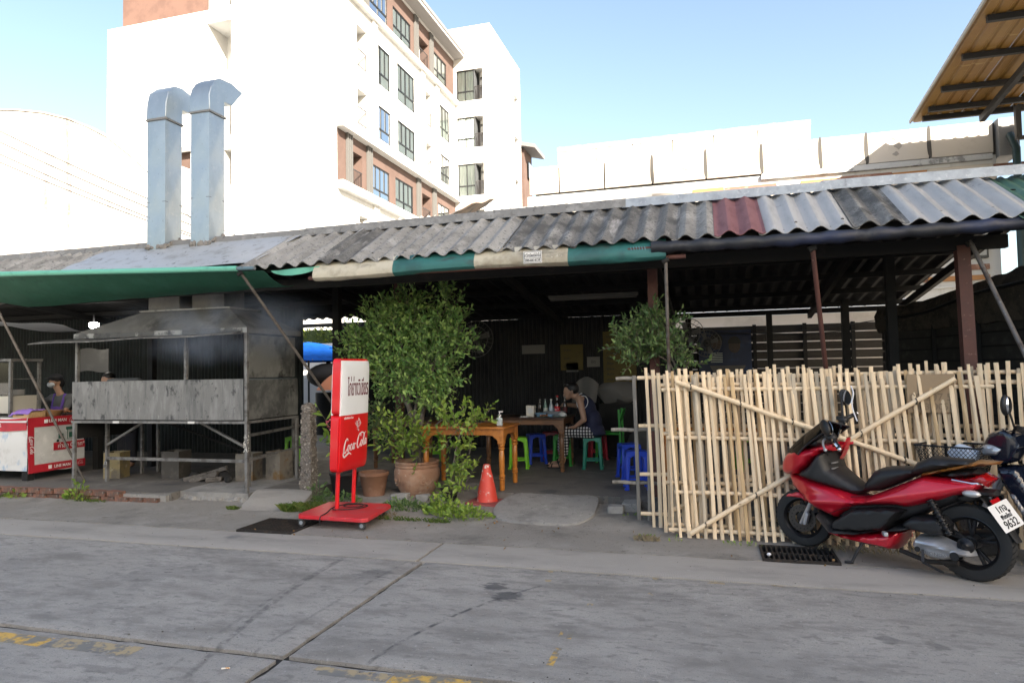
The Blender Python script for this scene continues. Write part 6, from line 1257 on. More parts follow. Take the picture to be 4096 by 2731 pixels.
tag(MB().tube([(-2.52, 3.08, .012), (-2.48, 3.095, .012)], .0045, 8).build('cigarette_butt', mat('cigarette paper', (.75, .7, .62), [((.6, .3, .1), 30, .5, .6)], rough=.8)), 'cigarette butt lying near the crossing of the road joints', 'litter')
# ---------------------------------------------------------------- tables, stools, things on the table
M_owood = mat('varnished orange wood', (.46, .17, .03), [((.36, .12, .02), 4, .45, .68, (5, 1, 5)), ((.55, .25, .05), 9, .58, .72, (6, 1, 6))], rough=.35, coat=.2)
M_dwood = mat('dark varnished wood', (.17, .08, .035), [((.1, .05, .025), 4, .45, .68, (1, 5, 5)), ((.23, .12, .05), 9, .58, .72)], rough=.4, coat=.15)
M_dtop = mat('dark table top', (.06, .03, .018), rough=.3, coat=.2)
def table(label, x0, x1, y0, y1, h, m, mt, legr=.037):
    t = thing('wooden_table', label, 'table', ((x0 + x1) / 2, (y0 + y1) / 2, FZ), group='wooden dining tables'); z = FZ + h
    MB().box(x0, x1, y0, y1, z - .03, z).build('table_top', mt, t, bev=.008)
    def apron(a, b, along):                                    # scalloped apron board
        n = 24; P = []
        for i in range(n + 1):
            f = i / n; e = min(f, 1 - f) * abs(b - a); P.append((lerp(a, b, f), z - .03 - (.17 if e < .05 else .17 - .1 * min(1, (e - .05) / .09) ** .7)))
        return P + [(b, z - .031), (a, z - .031)]
    for y in (y0 + .03, y1 - .05): MB().prism(apron(x0 + .03, x1 - .03, 0), y, y + .02, 'XZ').build('apron', m, t)
    for x in (x0 + .03, x1 - .05): MB().prism(apron(y0 + .055, y1 - .055, 0), x, x + .02, 'YZ').build('apron', m, t)
    prof = [(.026, 0), (.03, .02), (.03, .1), (.024, .105), (.036, .115), (.036, .13), (.026, .136), (.036, .145), (.036, .165), (.026, .17), (.031, .2), (.034, .33), (.03, .42), (.026, .425), (.038, .435), (.038, .455), (.026, .46), (.038, .47), (.038, .49), (.028, .495)]
    k = (h - .2) / .495
    for x in (x0 + .06, x1 - .06):
        for y in (y0 + .06, y1 - .06):
            l = MB().lathe([(r * legr / .036, q * k) for r, q in prof], 16, (x, y, FZ)); l.box(x - legr, x + legr, y - legr, y + legr, FZ + .495 * k, z - .031); l.build('leg', m, t)
    return t
table('bright orange wooden table behind the cone', -3.45, -2.36, 7.74, 8.42, .75, M_owood, M_owood)
table('dark topped wooden table where the man eats', -3.15, -1.96, 9.28, 10.05, .75, M_dwood, M_dtop)
table('wooden table mostly hidden behind the bamboo fence', -.62, .6, 8.6, 9.4, .75, M_owood, M_dtop)
table('low dark table in the shade behind the potted bush', -4.9, -3.9, 9.2, 9.9, .72, M_dwood, M_dtop)
def stool_proto(m, label, h=.45, w=.27, top=.235):
    t = thing('plastic_stool', label, 'stool', (0, 0, 0), group='plastic stools round the tables')
    def seat(u, v):
        x, y = lerp(-top / 2, top / 2, u), lerp(-top / 2, top / 2, v); return (x, y, h - .006 * ((2 * u - 1) ** 4 + (2 * v - 1) ** 4))
    MB().slab(seat, 12, 12, (0, 0, -.012)).build('seat', m, t, world=False, bev=.004)
    m2 = MB()
    for i in range(4):                                         # skirt with arched underside between the legs
        c, s_ = cos(i * pi / 2), sin(i * pi / 2)
        def f(u, v):
            a = lerp(-.5, .5, u); zb = h - .12 + .075 * max(0, 1 - (2 * u - 1) ** 2 * 1.6) ** .6; z = lerp(h - .013, zb, v); k = lerp(top, w, (h - z) / h) / 2; p = (a * 2 * k * .99, -k, z); return (p[0] * c - p[1] * s_, p[0] * s_ + p[1] * c, p[2])
        m2.slab(f, 14, 3, (-s_ * -.006 * 0 + s_ * .0, 0, .0) if False else (-(0 * c - 0.006 * s_) * 1.0, 0.006 * c, 0))
    m2.build('skirt', m, t, world=False)
    for sx in (-1, 1):
        for sy in (-1, 1):
            a = V(sx * (lerp(top, w, .2) / 2 - .022), sy * (lerp(top, w, .2) / 2 - .022), h - .06); b = V(sx * (w / 2 - .012), sy * (w / 2 - .012), 0)
            MB().bar(a, b, .05, .05, up=(1, 0, 0), w2=.042, h2=.042).build('leg', m, t, world=False, bev=.012)
            MB().cbox((b.x + sx * .004, b.y + sy * .004, .012), (.055, .055, .024)).build('foot', m, t, world=False, bev=.006)
    for i in range(2):
        z = h * .28; k = lerp(top, w, .72) / 2 - .015; MB().box(-k, k, -k - .005 if i else k - .005, -k + .005 if i else k + .005, z - .012, z + .012).build('stretcher', m, t, world=False)
    return t
PL = lambda n, c: mat(n, c, [((c[0] * .8, c[1] * .8, c[2] * .8), 5, .5, .7)], rough=.35, coat=.15)
P_lg, P_g, P_tl, P_bl, P_rd = PL('lime plastic', (.16, .5, .02)), PL('green plastic', (.02, .3, .03)), PL('teal plastic', (.004, .2, .13)), PL('blue plastic', (.012, .06, .5)), PL('red plastic', (.4, .015, .04))
s0 = stool_proto(P_lg, 'lime green plastic stool beside the orange table'); s0.location = (-2.72, 9.62, FZ); s0.rotation_euler = (0, 0, .2)
def recolor(t, m):
    for c in t.children:
        c.data = c.data.copy(); c.data.materials[0] = m
    return t
def stool(x, y, rz, m, label): return recolor(dup(s0, (x, y, FZ), rz, label), m)
stool(-1.66, 9.75, .12, P_tl, 'teal plastic stool under the seated man'); stool(-2.15, 10.0, .1, P_g, 'green plastic stool under the table behind the man\'s legs'); stool(-2.6, 10.15, .5, P_bl, 'blue plastic stool behind the lime stool'); stool(-2.45, 10.5, .2, P_rd, 'red plastic stool at the far side of the man\'s table')
stool(-1.05, 8.95, .4, P_bl, 'blue plastic stool left of the bamboo fence'); stool(-.88, 8.2, .2, P_bl, 'blue plastic stool half hidden by the grey bamboo panel'); stool(-1.75, 10.75, .3, P_rd, 'red plastic stool behind the teal stool'); stool(.45, 9.9, .3, P_lg, 'green plastic stool seen through the bamboo slats'); stool(-4.3, 10.2, .3, P_lg, 'lime stool in the dark near the back wall'); stool(-6.3, 9.4, .2, P_lg, 'yellow green stool behind the grill legs')
ch = thing('plastic_chair', 'green plastic chair standing behind the seated man', 'chair', (-1.35, 10.5, FZ))
MB().box(-1.72, -1.34, 10.3, 10.7, FZ + .42, FZ + .45).build('seat', P_g, ch, bev=.01); MB().slab(lambda u, v: (-1.36 + .05 * v, lerp(10.32, 10.68, u), FZ + lerp(.62, .8, v)), 8, 6, (.02, 0, 0)).build('backrest', P_g, ch, bev=.006)
for y in (10.32, 10.68):
    MB().bar((-1.7, y, FZ), (-1.69, y, FZ + .42), .035, up=(0, 1, 0)).build('leg', P_g, ch); MB().bar((-1.33, y, FZ), (-1.35, y, FZ + .8), .03, up=(0, 1, 0)).build('leg', P_g, ch)
# table ware
TZ = FZ + .75
def bottle(x, y, h, r, m, label, capm, labelm=None, liquid=None):
    t = thing('bottle', label, 'bottle', (x, y, TZ), group='bottles on the man\'s table'); k = h / .26
    MB().lathe([(r * .9, 0), (r, .008 * k), (r, .12 * k), (r * .95, .15 * k), (r * .55, .19 * k), (r * .38, .21 * k), (r * .36, .245 * k)], 16, (x, y, TZ)).build('glass', m, t)
    MB().lathe([(r * .42, .243 * k), (r * .42, .262 * k), (r * .3, .264 * k)], 12, (x, y, TZ)).build('cap', capm, t)
    if labelm: MB().lathe([(r * 1.02, .05 * k), (r * 1.02, .125 * k)], 16, (x, y, TZ), caps=False).build('label', labelm, t)
    return t
G_dk = mat('dark sauce glass', (.02, .014, .01), rough=.1, coat=.5); G_cl = mat('clear bottle plastic', (.35, .4, .42), rough=.1, coat=.5); G_gr = mat('green soda glass', (.12, .22, .18), rough=.1, coat=.4); G_ck = mat('cola', (.02, .008, .006), rough=.08, coat=.6); M_wcap = mat('white cap', (.7, .7, .7), rough=.4); M_rcap = mat('red cap', (.5, .01, .02), rough=.4)
bottle(-2.4, 9.66, .24, .028, G_dk, 'dark sauce bottle at the left of the bottle row', M_gald); bottle(-2.32, 9.66, .245, .029, G_gr, 'greenish soda bottle second from the left', M_gald, mat('pale print', (.5, .55, .5), rough=.5)); bottle(-2.235, 9.66, .24, .034, G_cl, 'clear water bottle with white cap', M_wcap, mat('water label', (.4, .5, .6), rough=.5))
ck = bottle(-2.14, 9.64, .29, .04, G_ck, 'cola bottle with red cap and red label', M_rcap, mat('cola label', (.5, .01, .02), rough=.4)); script(ck, frame((-2.14, 9.596, TZ + .1), (1, 0, 0), (0, 0, 1)), M_wprint, size=.07)
bottle(-2.04, 9.7, .27, .034, G_dk, 'dark bottle at the right of the bottle row', M_gald, mat('maroon label', (.1, .02, .02), rough=.5))
nb = thing('napkin_box', 'white napkin box standing at the left of the bottles', 'napkin box', (-2.5, 9.5, TZ)); MB().box(-2.56, -2.44, 9.46, 9.56, TZ, TZ + .16).build('box', mat('cream plastic', (.6, .58, .52), rough=.5), nb, bev=.008); MB().lathe([(.04, 9.455), (.04, 9.459)], 16, (-2.5, 0, TZ + .09), 'Y').build('print', M_banner, nb)
def dish(c, prof, m, label, name='plate', cat='plate', par=None): 
    o = MB().lathe(prof, 24, c, caps=False).build(name, m); return tag(o, label, cat)
P_blu = mat('pale blue melamine', (.2, .35, .5), rough=.3, coat=.2); P_mint = mat('mint melamine', (.3, .42, .38), rough=.3, coat=.2)
dish((-2.33, 9.42, TZ), [(.001, .004), (.045, .004), (.05, .0), (.055, .004), (.085, .05), (.095, .058), (.082, .05), (.05, .012), (.001, .012)], P_blu, 'pale blue bowl on the man\'s table', 'bowl', 'bowl'); dish((-2.19, 9.4, TZ), [(.001, 0), (.03, 0), (.045, .04), (.04, .035), (.001, .01)], P_blu, 'small pale blue dipping bowl', 'bowl', 'bowl'); dish((-2.28, 9.36, TZ), [(.001, .0), (.07, .0), (.11, .014), (.105, .016), (.068, .006), (.001, .006)], P_mint, 'mint plate with grilled meat on the man\'s table'); dish((-2.06, 9.38, TZ), [(.001, .0), (.06, .0), (.095, .014), (.09, .016), (.058, .006), (.001, .006)], P_mint, 'mint plate in front of the eating man')
m = MB()
for i in range(12): m.sphere((-2.27 + random.uniform(-.05, .05), 9.35 + random.uniform(-.04, .04), TZ + .025), (.018, .014, .012), 7, 5)
tag(m.wob(.008, 40).build('food', mat('fried meat', (.2, .07, .025), [((.3, .14, .05), 30, .5, .6)], rough=.5)), 'heap of brown grilled meat on the mint plate', 'food')
tag(MB().box(-2.32, -2.02, 9.5, 9.62, TZ, TZ + .075).build('condiment_tray', mat('grey tray', (.16, .17, .18), rough=.4, metal=.3)), 'grey metal condiment tray on the man\'s table', 'tray')
tag(MB().sphere((-2.02, 9.42, TZ + .035), (.06, .045, .035), 12, 8).wob(.014, 25).build('plastic_bag', mat('clear bag', (.45, .46, .44), rough=.15, coat=.5)), 'crumpled clear bag of sticky rice by the plate', 'bag')
tag(MB().box(-2.62, -2.5, 9.36, 9.46, TZ + .001, TZ + .012).wob(.006, 18).build('napkins', M_banner), 'loose white napkins at the left end of the man\'s table', 'napkin')
sb = thing('pump_bottle', 'clear hand sanitiser pump bottle on the orange table', 'bottle', (-2.475, 7.92, TZ))
MB().box(-2.51, -2.44, 7.89, 7.95, TZ, TZ + .1).build('bottle_body', mat('clear gel', (.42, .5, .52), rough=.08, coat=.6), sb, bev=.014, seg=3); MB().lathe([(.014, .1), (.014, .115), (.02, .117), (.02, .135), (.006, .137), (.006, .165)], 12, (-2.475, 7.92, TZ)).build('pump', M_wcap, sb); MB().box(-2.485, -2.43, 7.91, 7.93, TZ + .163, TZ + .178).build('nozzle', M_wcap, sb, bev=.003)
# ---------------------------------------------------------------- seated man eating
mn = thing('person', 'seated man in a navy basketball vest eating at the table', 'person', (-1.75, 9.75, FZ))
Yc = 9.75
hd = V(-1.965, Yc, 1.225)
Rh = (0, radians(28))
body = [('e', hd + V(.0, 0, .015), (.098, .078, .108), Rh), ('e', hd + V(-.04, 0, -.055), (.058, .056, .07), (0, radians(30))), ('e', hd + V(-.092, 0, -.048), (.02, .013, .026), (0, radians(30))), ('e', hd + V(-.068, 0, -.1), (.026, .03, .016)), ('e', hd + V(-.085, 0, -.005), (.02, .05, .014)), ('e', hd + V(.035, -.08, -.01), (.02, .012, .032), (0, radians(25))), ('e', hd + V(.035, .08, -.01), (.02, .012, .032), (0, radians(25))),
        ('c', hd + V(.04, 0, -.05), (-1.83, Yc, 1.13), .052, .058),
        ('c', (-1.8, Yc - .17, 1.12), (-1.8, Yc + .17, 1.12), .062, .062), ('e', (-1.74, Yc, 1.0), (.115, .17, .17), (0, radians(-25))), ('e', (-1.66, Yc, .8), (.115, .155, .17), (0, radians(-10))), ('e', (-1.64, Yc, .66), (.14, .17, .1)),
        ('c', (-1.79, Yc - .2, 1.1), (-1.73, Yc - .25, .84), .05, .04), ('c', (-1.73, Yc - .25, .84), (-1.86, Yc - .2, .74), .04, .03), ('e', (-1.9, Yc - .19, .725), (.045, .032, .022)),
        ('c', (-1.8, Yc + .2, 1.1), (-1.87, Yc + .26, 1.0), .05, .04), ('c', (-1.87, Yc + .26, 1.0), (-2.05, Yc + .02, 1.035), .04, .026), ('e', (-2.075, Yc - .0, 1.035), (.032, .032, .026)),
        ('c', (-1.66, Yc - .09, .65), (-2.02, Yc - .11, .665), .085, .062), ('c', (-2.02, Yc - .11, .665), (-2.07, Yc - .1, .25), .058, .036), ('c', (-1.66, Yc + .09, .65), (-2.08, Yc + .1, .66), .085, .062), ('c', (-2.08, Yc + .1, .66), (-2.14, Yc + .1, .28), .058, .036),
        ('c', (-2.07, Yc - .1, .25), (-2.1, Yc - .1, .19), .034, .036), ('c', (-2.1, Yc - .1, .175), (-2.25, Yc - .1, .165), .034, .03), ('c', (-2.14, Yc + .1, .28), (-2.16, Yc + .1, .21), .034, .036), ('c', (-2.16, Yc + .1, .19), (-2.31, Yc + .1, .17), .034, .03)]
for k in range(5):                                             # fingers round the spoon, thumb off the palm's side; toes
    body.append(('c', (-2.09, Yc - .02 + .011 * k, 1.03), (-2.118, Yc - .015 + .009 * k, 1.012), .009, .008)) if k < 4 else body.append(('c', (-2.065, Yc - .03, 1.03), (-2.105, Yc - .028, 1.005), .011, .009))
    body.append(('c', (-1.93, Yc - .215 + .012 * k, .722), (-1.965, Yc - .215 + .012 * k, .715), .009, .008))
    for s_, x in ((-1, -2.26), (1, -2.32)): body.append(('c', (x, Yc + s_ * .1 - .022 + .011 * k, .16), (x - .025, Yc + s_ * .1 - .022 + .011 * k, .158), .01, .009))
figure(body, 'body', sk, mn, .009, 4)
figure([('e', hd + V(.03, 0, .045), (.105, .085, .095), (0, radians(20))), ('e', hd + V(.062, 0, .015), (.05, .07, .07)), ('e', hd + V(-.045, 0, .1), (.06, .066, .035), (0, radians(-25)))], 'hair', M_hair, mn, .009, 2)
M_navy = mat('navy jersey', (.012, .016, .05), rough=.7)
figure([('e', (-1.735, Yc, 1.0), (.13, .185, .18), (0, radians(-25))), ('e', (-1.65, Yc, .8), (.135, .175, .19), (0, radians(-10))), ('e', (-1.635, Yc, .67), (.155, .185, .12)), ('c', (-1.79, Yc - .115, 1.14), (-1.79, Yc + .115, 1.14), .05, .05), ('e', (-1.6, Yc, .63), (.14, .19, .05))], 'vest', M_navy, mn, .011, 4)
# white piping round the armhole and neck
m = MB().tube([(-1.76 + .078 * cos(a) + .012 * sin(a), Yc - .178 - .012 * abs(cos(a)), 1.075 + .095 * sin(a)) for a in [k * pi / 10 for k in range(21)]], .006, 6); m.tube([(-1.832 + .03 * cos(a), Yc + .075 * sin(a), 1.165 + .035 * cos(a)) for a in [k * pi / 10 for k in range(21)]], .008, 6)
kind(m.build('piping', M_wprint, mn), 'stuff')
def plaid(nt, tc, cur, noise, ramp, mix):
    for rot, s_ in (((0, 0, 0), 'X'), ((0, 0, 0), 'Z')):
        w = nt.nodes.new('ShaderNodeTexWave'); w.bands_direction = s_; w.inputs['Scale'].default_value = 7.5; w.inputs['Distortion'].default_value = .6; nt.links.new(tc.outputs['Object'], w.inputs[0]); f = ramp(w.outputs[1], .5, .6)
        x = nt.nodes.new('ShaderNodeMix'); x.data_type = 'RGBA'; x.blend_type = 'MULTIPLY'; nt.links.new(f, x.inputs[0]); nt.links.new(cur, x.inputs[6]); x.inputs[7].default_value = (.12, .12, .13, 1); cur = x.outputs[2]
    return cur
figure([('e', (-1.66, Yc, .655), (.15, .18, .1)), ('c', (-1.66, Yc - .09, .65), (-2.03, Yc - .11, .66), .1, .085), ('c', (-2.03, Yc - .11, .65), (-2.07, Yc - .1, .35), .08, .07), ('c', (-1.66, Yc + .09, .65), (-2.09, Yc + .1, .655), .1, .085), ('c', (-2.09, Yc + .1, .645), (-2.14, Yc + .1, .4), .08, .07)], 'trousers', mat('black and white check', (.62, .62, .62), rough=.85, hook=plaid), mn, .011, 4)
for s_, x, z in ((-1, -2.19, .14), (1, -2.25, .148)):
    y = Yc + s_ * .1
    MB().prism([(x - .11, y - .04), (x - .06, y - .048), (x + .12, y - .036), (x + .13, y + .03), (x - .05, y + .045), (x - .11, y + .03)], z - .008, z + .012, 'XY').build('sandal', M_blk, mn, bev=.004)
    MB().tube([(x - .05, y - .04, z + .01), (x - .045, y - .02, z + .052), (x - .045, y + .02, z + .052), (x - .05, y + .04, z + .01)], .01, 6).tube([(x + .07, y - .038, z + .01), (x + .05, y - .03, z + .085), (x + .05, y + .03, z + .085), (x + .07, y + .038, z + .01)], .01, 6).build('strap', M_blk, mn)
sp = MB().tube([(-2.1, Yc - .005, 1.02), (-2.1, Yc - .05, .95), (-2.1, Yc - .1, .91)], [.004, .004, .004], 6).sphere((-2.1, Yc - .13, .90), (.02, .03, .008), 10, 6).build('spoon', mat('steel spoon', (.6, .6, .6), rough=.2, metal=.9)); tag(sp, 'steel spoon in the eating man\'s hand', 'spoon')
MB().lathe([(.03, 0), (.034, .004), (.03, .008)], 10, (-1.9, Yc - .19, .72)) 
# second diner behind: only a pale covered bundle and boxes show
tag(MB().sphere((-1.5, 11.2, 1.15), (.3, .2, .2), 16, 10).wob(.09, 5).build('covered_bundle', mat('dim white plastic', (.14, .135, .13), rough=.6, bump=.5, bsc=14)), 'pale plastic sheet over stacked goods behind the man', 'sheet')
tag(MB().box(-1.75, -1.2, 11.05, 11.4, FZ, .98).build('goods_stack', M_steel), 'dark stack of goods under the pale plastic sheet', 'goods')
tag(MB().sphere((-1.0, 10.9, .4), (.28, .25, .27), 14, 10).wob(.06, 5).build('sack', mat('grey sack', (.1, .095, .09), rough=.9)), 'grey sack on the floor by the back wall', 'sack')
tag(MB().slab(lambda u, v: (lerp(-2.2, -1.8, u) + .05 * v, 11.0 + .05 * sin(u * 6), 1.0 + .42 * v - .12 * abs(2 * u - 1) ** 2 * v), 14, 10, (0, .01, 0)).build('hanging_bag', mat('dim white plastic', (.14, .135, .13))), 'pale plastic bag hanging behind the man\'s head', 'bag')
# notices on the ribbed wall
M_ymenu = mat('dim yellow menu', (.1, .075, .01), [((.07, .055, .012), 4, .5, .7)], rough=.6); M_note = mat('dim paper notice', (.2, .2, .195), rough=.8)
def poster(x0, x1, z0, z1, m, label, cat='poster', lines=0, body=None):
    t = thing('wall_notice', label, cat, ((x0 + x1) / 2, 12.07, z0), group='notices on the back wall'); MB().box(x0, x1, 12.068, 12.074, z0, z1).build('sheet', m, t)
    for i in range(lines): z = lerp(z1 - .1, z0 + .06, i / max(1, lines - 1)); text(('ไก่ย่าง', 'ส้มตำ', 'ลาบหมู', 'ข้าวเหนียว', 'ต้มแซ่บ', 'น้ำตก')[i % 6], .055, M_ink, 'lettering', t, frame((x0 + .06, 12.064, z), (1, 0, 0), (0, 0, 1)), align='LEFT')
    if body: text(body, .07, M_ink, 'lettering', t, frame(((x0 + x1) / 2, 12.064, (z0 + z1) / 2), (1, 0, 0), (0, 0, 1)))
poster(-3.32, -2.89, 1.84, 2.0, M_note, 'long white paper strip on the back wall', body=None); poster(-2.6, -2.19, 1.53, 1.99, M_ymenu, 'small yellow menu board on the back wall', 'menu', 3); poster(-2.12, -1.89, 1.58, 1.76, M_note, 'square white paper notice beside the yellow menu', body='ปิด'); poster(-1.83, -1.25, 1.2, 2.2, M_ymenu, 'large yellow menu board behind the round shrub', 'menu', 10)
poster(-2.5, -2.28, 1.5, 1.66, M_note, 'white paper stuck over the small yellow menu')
# wall fan discs and banner with two faces
def fan(c, r, label):
    t = thing('wall_fan', label, 'fan', c, group='wall fans')
    m = MB()
    for rr in (r, r * .7, r * .4): m.tube([(c[0] + rr * cos(a), c[1] - .06 * (1 - rr / r), c[2] + rr * sin(a)) for a in [k * pi / 14 for k in range(29)]], .006, 5)
    for k in range(24): a = k * pi / 12; m.tube([(c[0] + r * .1 * cos(a), c[1] - .06, c[2] + r * .1 * sin(a)), (c[0] + r * cos(a), c[1], c[2] + r * sin(a))], .003, 4)
    kind(m.build('cage', mat('dim steel wire', (.1, .1, .1), rough=.5, metal=.4), t), 'stuff')
    for k in range(4): a = k * pi / 2; MB().prism([(c[0] + q * cos(a + d), c[2] + q * sin(a + d)) for q, d in ((.03, 0), (r * .8, .1), (r * .85, .5), (r * .4, .7))], c[1] + .01, c[1] + .016, 'XZ').build('blade', mat('grey fan blade', (.13, .13, .135), rough=.5), t)
    MB().lathe([(.06, -.05), (.06, .12)], 14, c, 'Y').build('motor', M_blk, t); MB().bar((c[0], c[1] + .1, c[2]), (c[0], c[1] + .35, c[2] - .1), .04).build('bracket', M_blk, t)
fan((-.33, 10.9, 2.05), .25, 'wall fan hanging on the post behind the round shrub'); fan((-.05, 11.6, 1.93), .22, 'smaller wall fan just right of the round shrub'); fan((-3.35, 9.6, 2.02), .27, 'wall fan in the dark right of the potted bush')
def face_hook(nt, tc, cur, noise, ramp, mix): return cur
bn = thing('photo_banner', 'dark blue banner with two faces hanging on the slat fence', 'banner', (.23, 12.45, 1.4))
MB().slab(lambda u, v: (lerp(-.2, .68, u), 12.45 + .01 * sin(u * 9), lerp(1.3, 2.18, v) - .01 * sin(pi * u)), 20, 10, (0, .004, 0)).build('cloth', mat('dark blue print', (.01, .02, .06), [((.02, .05, .13), 2.5, .5, .7)], rough=.5), bn)
for x, z, r in ((.1, 1.96, .12), (.4, 1.9, .12)):
    MB().prism([(x + r * .8 * cos(a), z + r * sin(a)) for a in [k * pi / 12 for k in range(24)]], 12.435, 12.437, 'XZ').build('face_print', mat('dim skin print', (.075, .05, .04), [((.04, .028, .025), 9, .5, .65)], rough=.5), bn); MB().prism([(x + r * .9 * cos(a), z + .04 + r * 1.0 * sin(a)) for a in [k * pi / 12 for k in range(13)]], 12.431, 12.433, 'XZ').build('hair_print', M_ink, bn)
m = MB()
for i in range(6): m.box(.0, .2, 12.433, 12.435, 1.62 + i * .03, 1.632 + i * .03)
kind(m.build('striped_shirt_print', mat('pale print', (.12, .12, .13), rough=.5), bn), 'stuff'); MB().prism([(.05, 1.42), (.5, 1.42), (.58, 1.56), (-.02, 1.56)], 12.432, 12.434, 'XZ').build('bowl_print', mat('dim bowl print', (.09, .08, .075), rough=.5), bn)
# electric cables sagging under the rear roof
for i, (a, b, s_) in enumerate((((-.5, 12.3, 2.2), (3, 12.3, 2.15), .1), ((-.5, 12.35, 2.15), (2.9, 12.35, 2.3), .12))): tag(MB().tube([(lerp(a[0], b[0], t / 12), a[1], lerp(a[2], b[2], t / 12) - s_ * sin(pi * t / 12)) for t in range(13)], .008, 5).build('electric_cable', M_wire), ['lower', 'upper'][i] + ' sagging cable along the rear slat fence', 'cable')
# ---------------------------------------------------------------- red scooter (local frame: x forward, y left, z up)
M_pred = mat('candy red paint', (.62, .009, .03), [((.54, .007, .024), 2, .5, .7)], rough=.28, metal=.3, coat=1.0)
M_bpl = mat('black scooter plastic', (.012, .012, .013), [((.02, .02, .021), 6, .5, .7)], rough=.5, bump=.12, bsc=220)
M_vin = mat('black seat vinyl', (.016, .016, .017), rough=.5, bump=.15, bsc=180)
M_tyre = mat('tyre rubber', (.02, .02, .02), [((.045, .043, .04), 9, .55, .72)], rough=.8)
M_alloy = mat('black alloy', (.02, .02, .022), rough=.35, metal=.5)
M_silv = mat('silver engine paint', (.5, .51, .53), [((.4, .41, .42), 6, .5, .7)], rough=.35, metal=.6)
M_chr = mat('chrome', (.75, .75, .76), rough=.08, metal=1)
M_smoke = glass_mat('smoked screen', (.06, .06, .06), .05, .05, .6, (.008, .008, .008))
M_clear = mat('clear lens', (.5, .5, .5), rough=.05, coat=1, metal=.3)
M_tail = mat('red lens', (.4, .006, .01), rough=.08, coat=1)
M_amb = mat('orange brown sticker', (.3, .11, .02), [((.4, .19, .04), 5, .5, .7)], rough=.35, coat=.4)
sc = thing('motor_scooter', 'shiny red maxi scooter parked on its side stand', 'scooter', (1.79, 5.6, 0), radians(142.965))
def B(mb, name, m, par=sc, **k): return mb.build(name, m, par, world=False, **k)
def wheel(par, cx, cz, R, w, steer=0, disc=True, rs=5):
    Mt = Matrix.Translation((cx, 0, cz)) @ Matrix.Rotation(steer, 4, 'Z')
    ri = R * .70; pr_ = [(ri, -w * .42), (R * .84, -w * .5), (R * .95, -w * .42), (R, -w * .16), (R, w * .16), (R * .95, w * .42), (R * .84, w * .5), (ri, w * .42)]
    wh_ = B(MB().lathe(pr_, 48, axis='Y', caps=False).xf(Mt), 'wheel', M_tyre, par)
    m = MB()
    for k in range(40):
        a = 2 * pi * k / 40
        for s_ in (-1, 1): m.bar((R * 1.001 * cos(a), s_ * w * .05, R * 1.001 * sin(a)), (R * .965 * cos(a + .11), s_ * w * .4, R * .965 * sin(a + .11)), .007, .004)
    q = B(m.xf(Mt), 'tread', mat('tread groove', (.008, .008, .008), rough=.9), wh_); kind(q, 'stuff')
    B(MB().lathe([(ri * .97, -w * .44), (ri * 1.03, -w * .4), (ri * .9, -w * .2), (ri * .9, w * .2), (ri * 1.03, w * .4), (ri * .97, w * .44), (ri * .86, w * .22), (ri * .86, -w * .22), (ri * .97, -w * .44)], 48, axis='Y', caps=False).xf(Mt), 'rim', M_alloy, wh_)
    for k in range(rs):
        a = 2 * pi * k / rs + .35
        for d in (-.13, .13):
            m = MB().bar((.04 * cos(a), 0, .04 * sin(a)), (ri * .9 * cos(a + d), 0, ri * .9 * sin(a + d)), .02, w * .3, up=(0, 1, 0)); B(m.xf(Mt), 'spoke', M_alloy, wh_, bev=.004)
    B(MB().lathe([(.02, -w * .55), (.05, -w * .5), (.05, w * .5), (.02, w * .55)], 18, axis='Y').xf(Mt), 'hub', M_alloy, wh_)
    if disc:
        m = MB().lathe([(.06, w * .56), (.115, w * .56), (.115, w * .6), (.06, w * .6)], 36, axis='Y', caps=False)
        B(m.xf(Mt), 'brake_disc', mat('dark steel disc', (.1, .095, .09), rough=.3, metal=.8), wh_)
        m = MB()
        for k in range(18): a = k * pi / 9; m.lathe([(.006, w * .605), (.006, w * .608)], 8, (.09 * cos(a), 0, .09 * sin(a)), 'Y')
        kind(B(m.xf(Mt), 'disc_holes', M_blk, wh_), 'stuff')
    return wh_
wheel(sc, .05, .268, .268, .105, 0, False); wheel(sc, 1.32, .242, .242, .09, radians(8))
def hw(w, a, b, wa=.3, wb=.3):
    """half width that narrows towards x=a (rear) and x=b (front)"""
    def f(x, z):
        t = (x - a) / (b - a); k = min(1, max(0, t / wa)) if t < wa else min(1, max(0, (1 - t) / wb)) if t > 1 - wb else 1
        return w * (.45 + .55 * sin(k * pi / 2))
    return f
# painted bodywork
P = [(1.44, .60), (1.28, .612), (1.09, .58), (.9, .537), (.81, .51), (.72, .517), (.60, .575), (.345, .705), (.3, .72), (.05, .722), (-.087, .713), (-.017, .646), (.18, .555), (.42, .468), (.5, .47), (.66, .449), (.81, .42), (.905, .355), (.965, .307), (1.14, .353), (1.26, .433), (1.4, .5)]
def wbody(x, z):
    w = .225 * (.42 + .58 * min(1, max(0, (x + .12) / .5)) ** .8) if x < .5 else .225
    if x > 1.0: w = .225 * max(.2, 1 - ((x - 1.0) / .5) ** 2)
    k = min(1, max(0, (x - .62) / .3)); k = k * k * (3 - 2 * k)
    cr = k * .026 * math.exp(-((z - (.42 + .12 * (1.2 - x))) / .04) ** 2) + (1 - k) * .02 * math.exp(-((z - (.57 + .25 * (.4 - x))) / .045) ** 2)
    return w + cr - .02
B(puff(P, wbody, .06, .012), 'body_panel', M_pred, ang=50)
P = [(1.488, .645), (1.475, .72), (1.41, .795), (1.30, .838), (1.1, .866), (.975, .884), (.99, .842), (1.076, .83), (1.108, .782), (1.158, .755), (1.193, .703), (1.303, .625), (1.4, .6), (1.46, .605)]
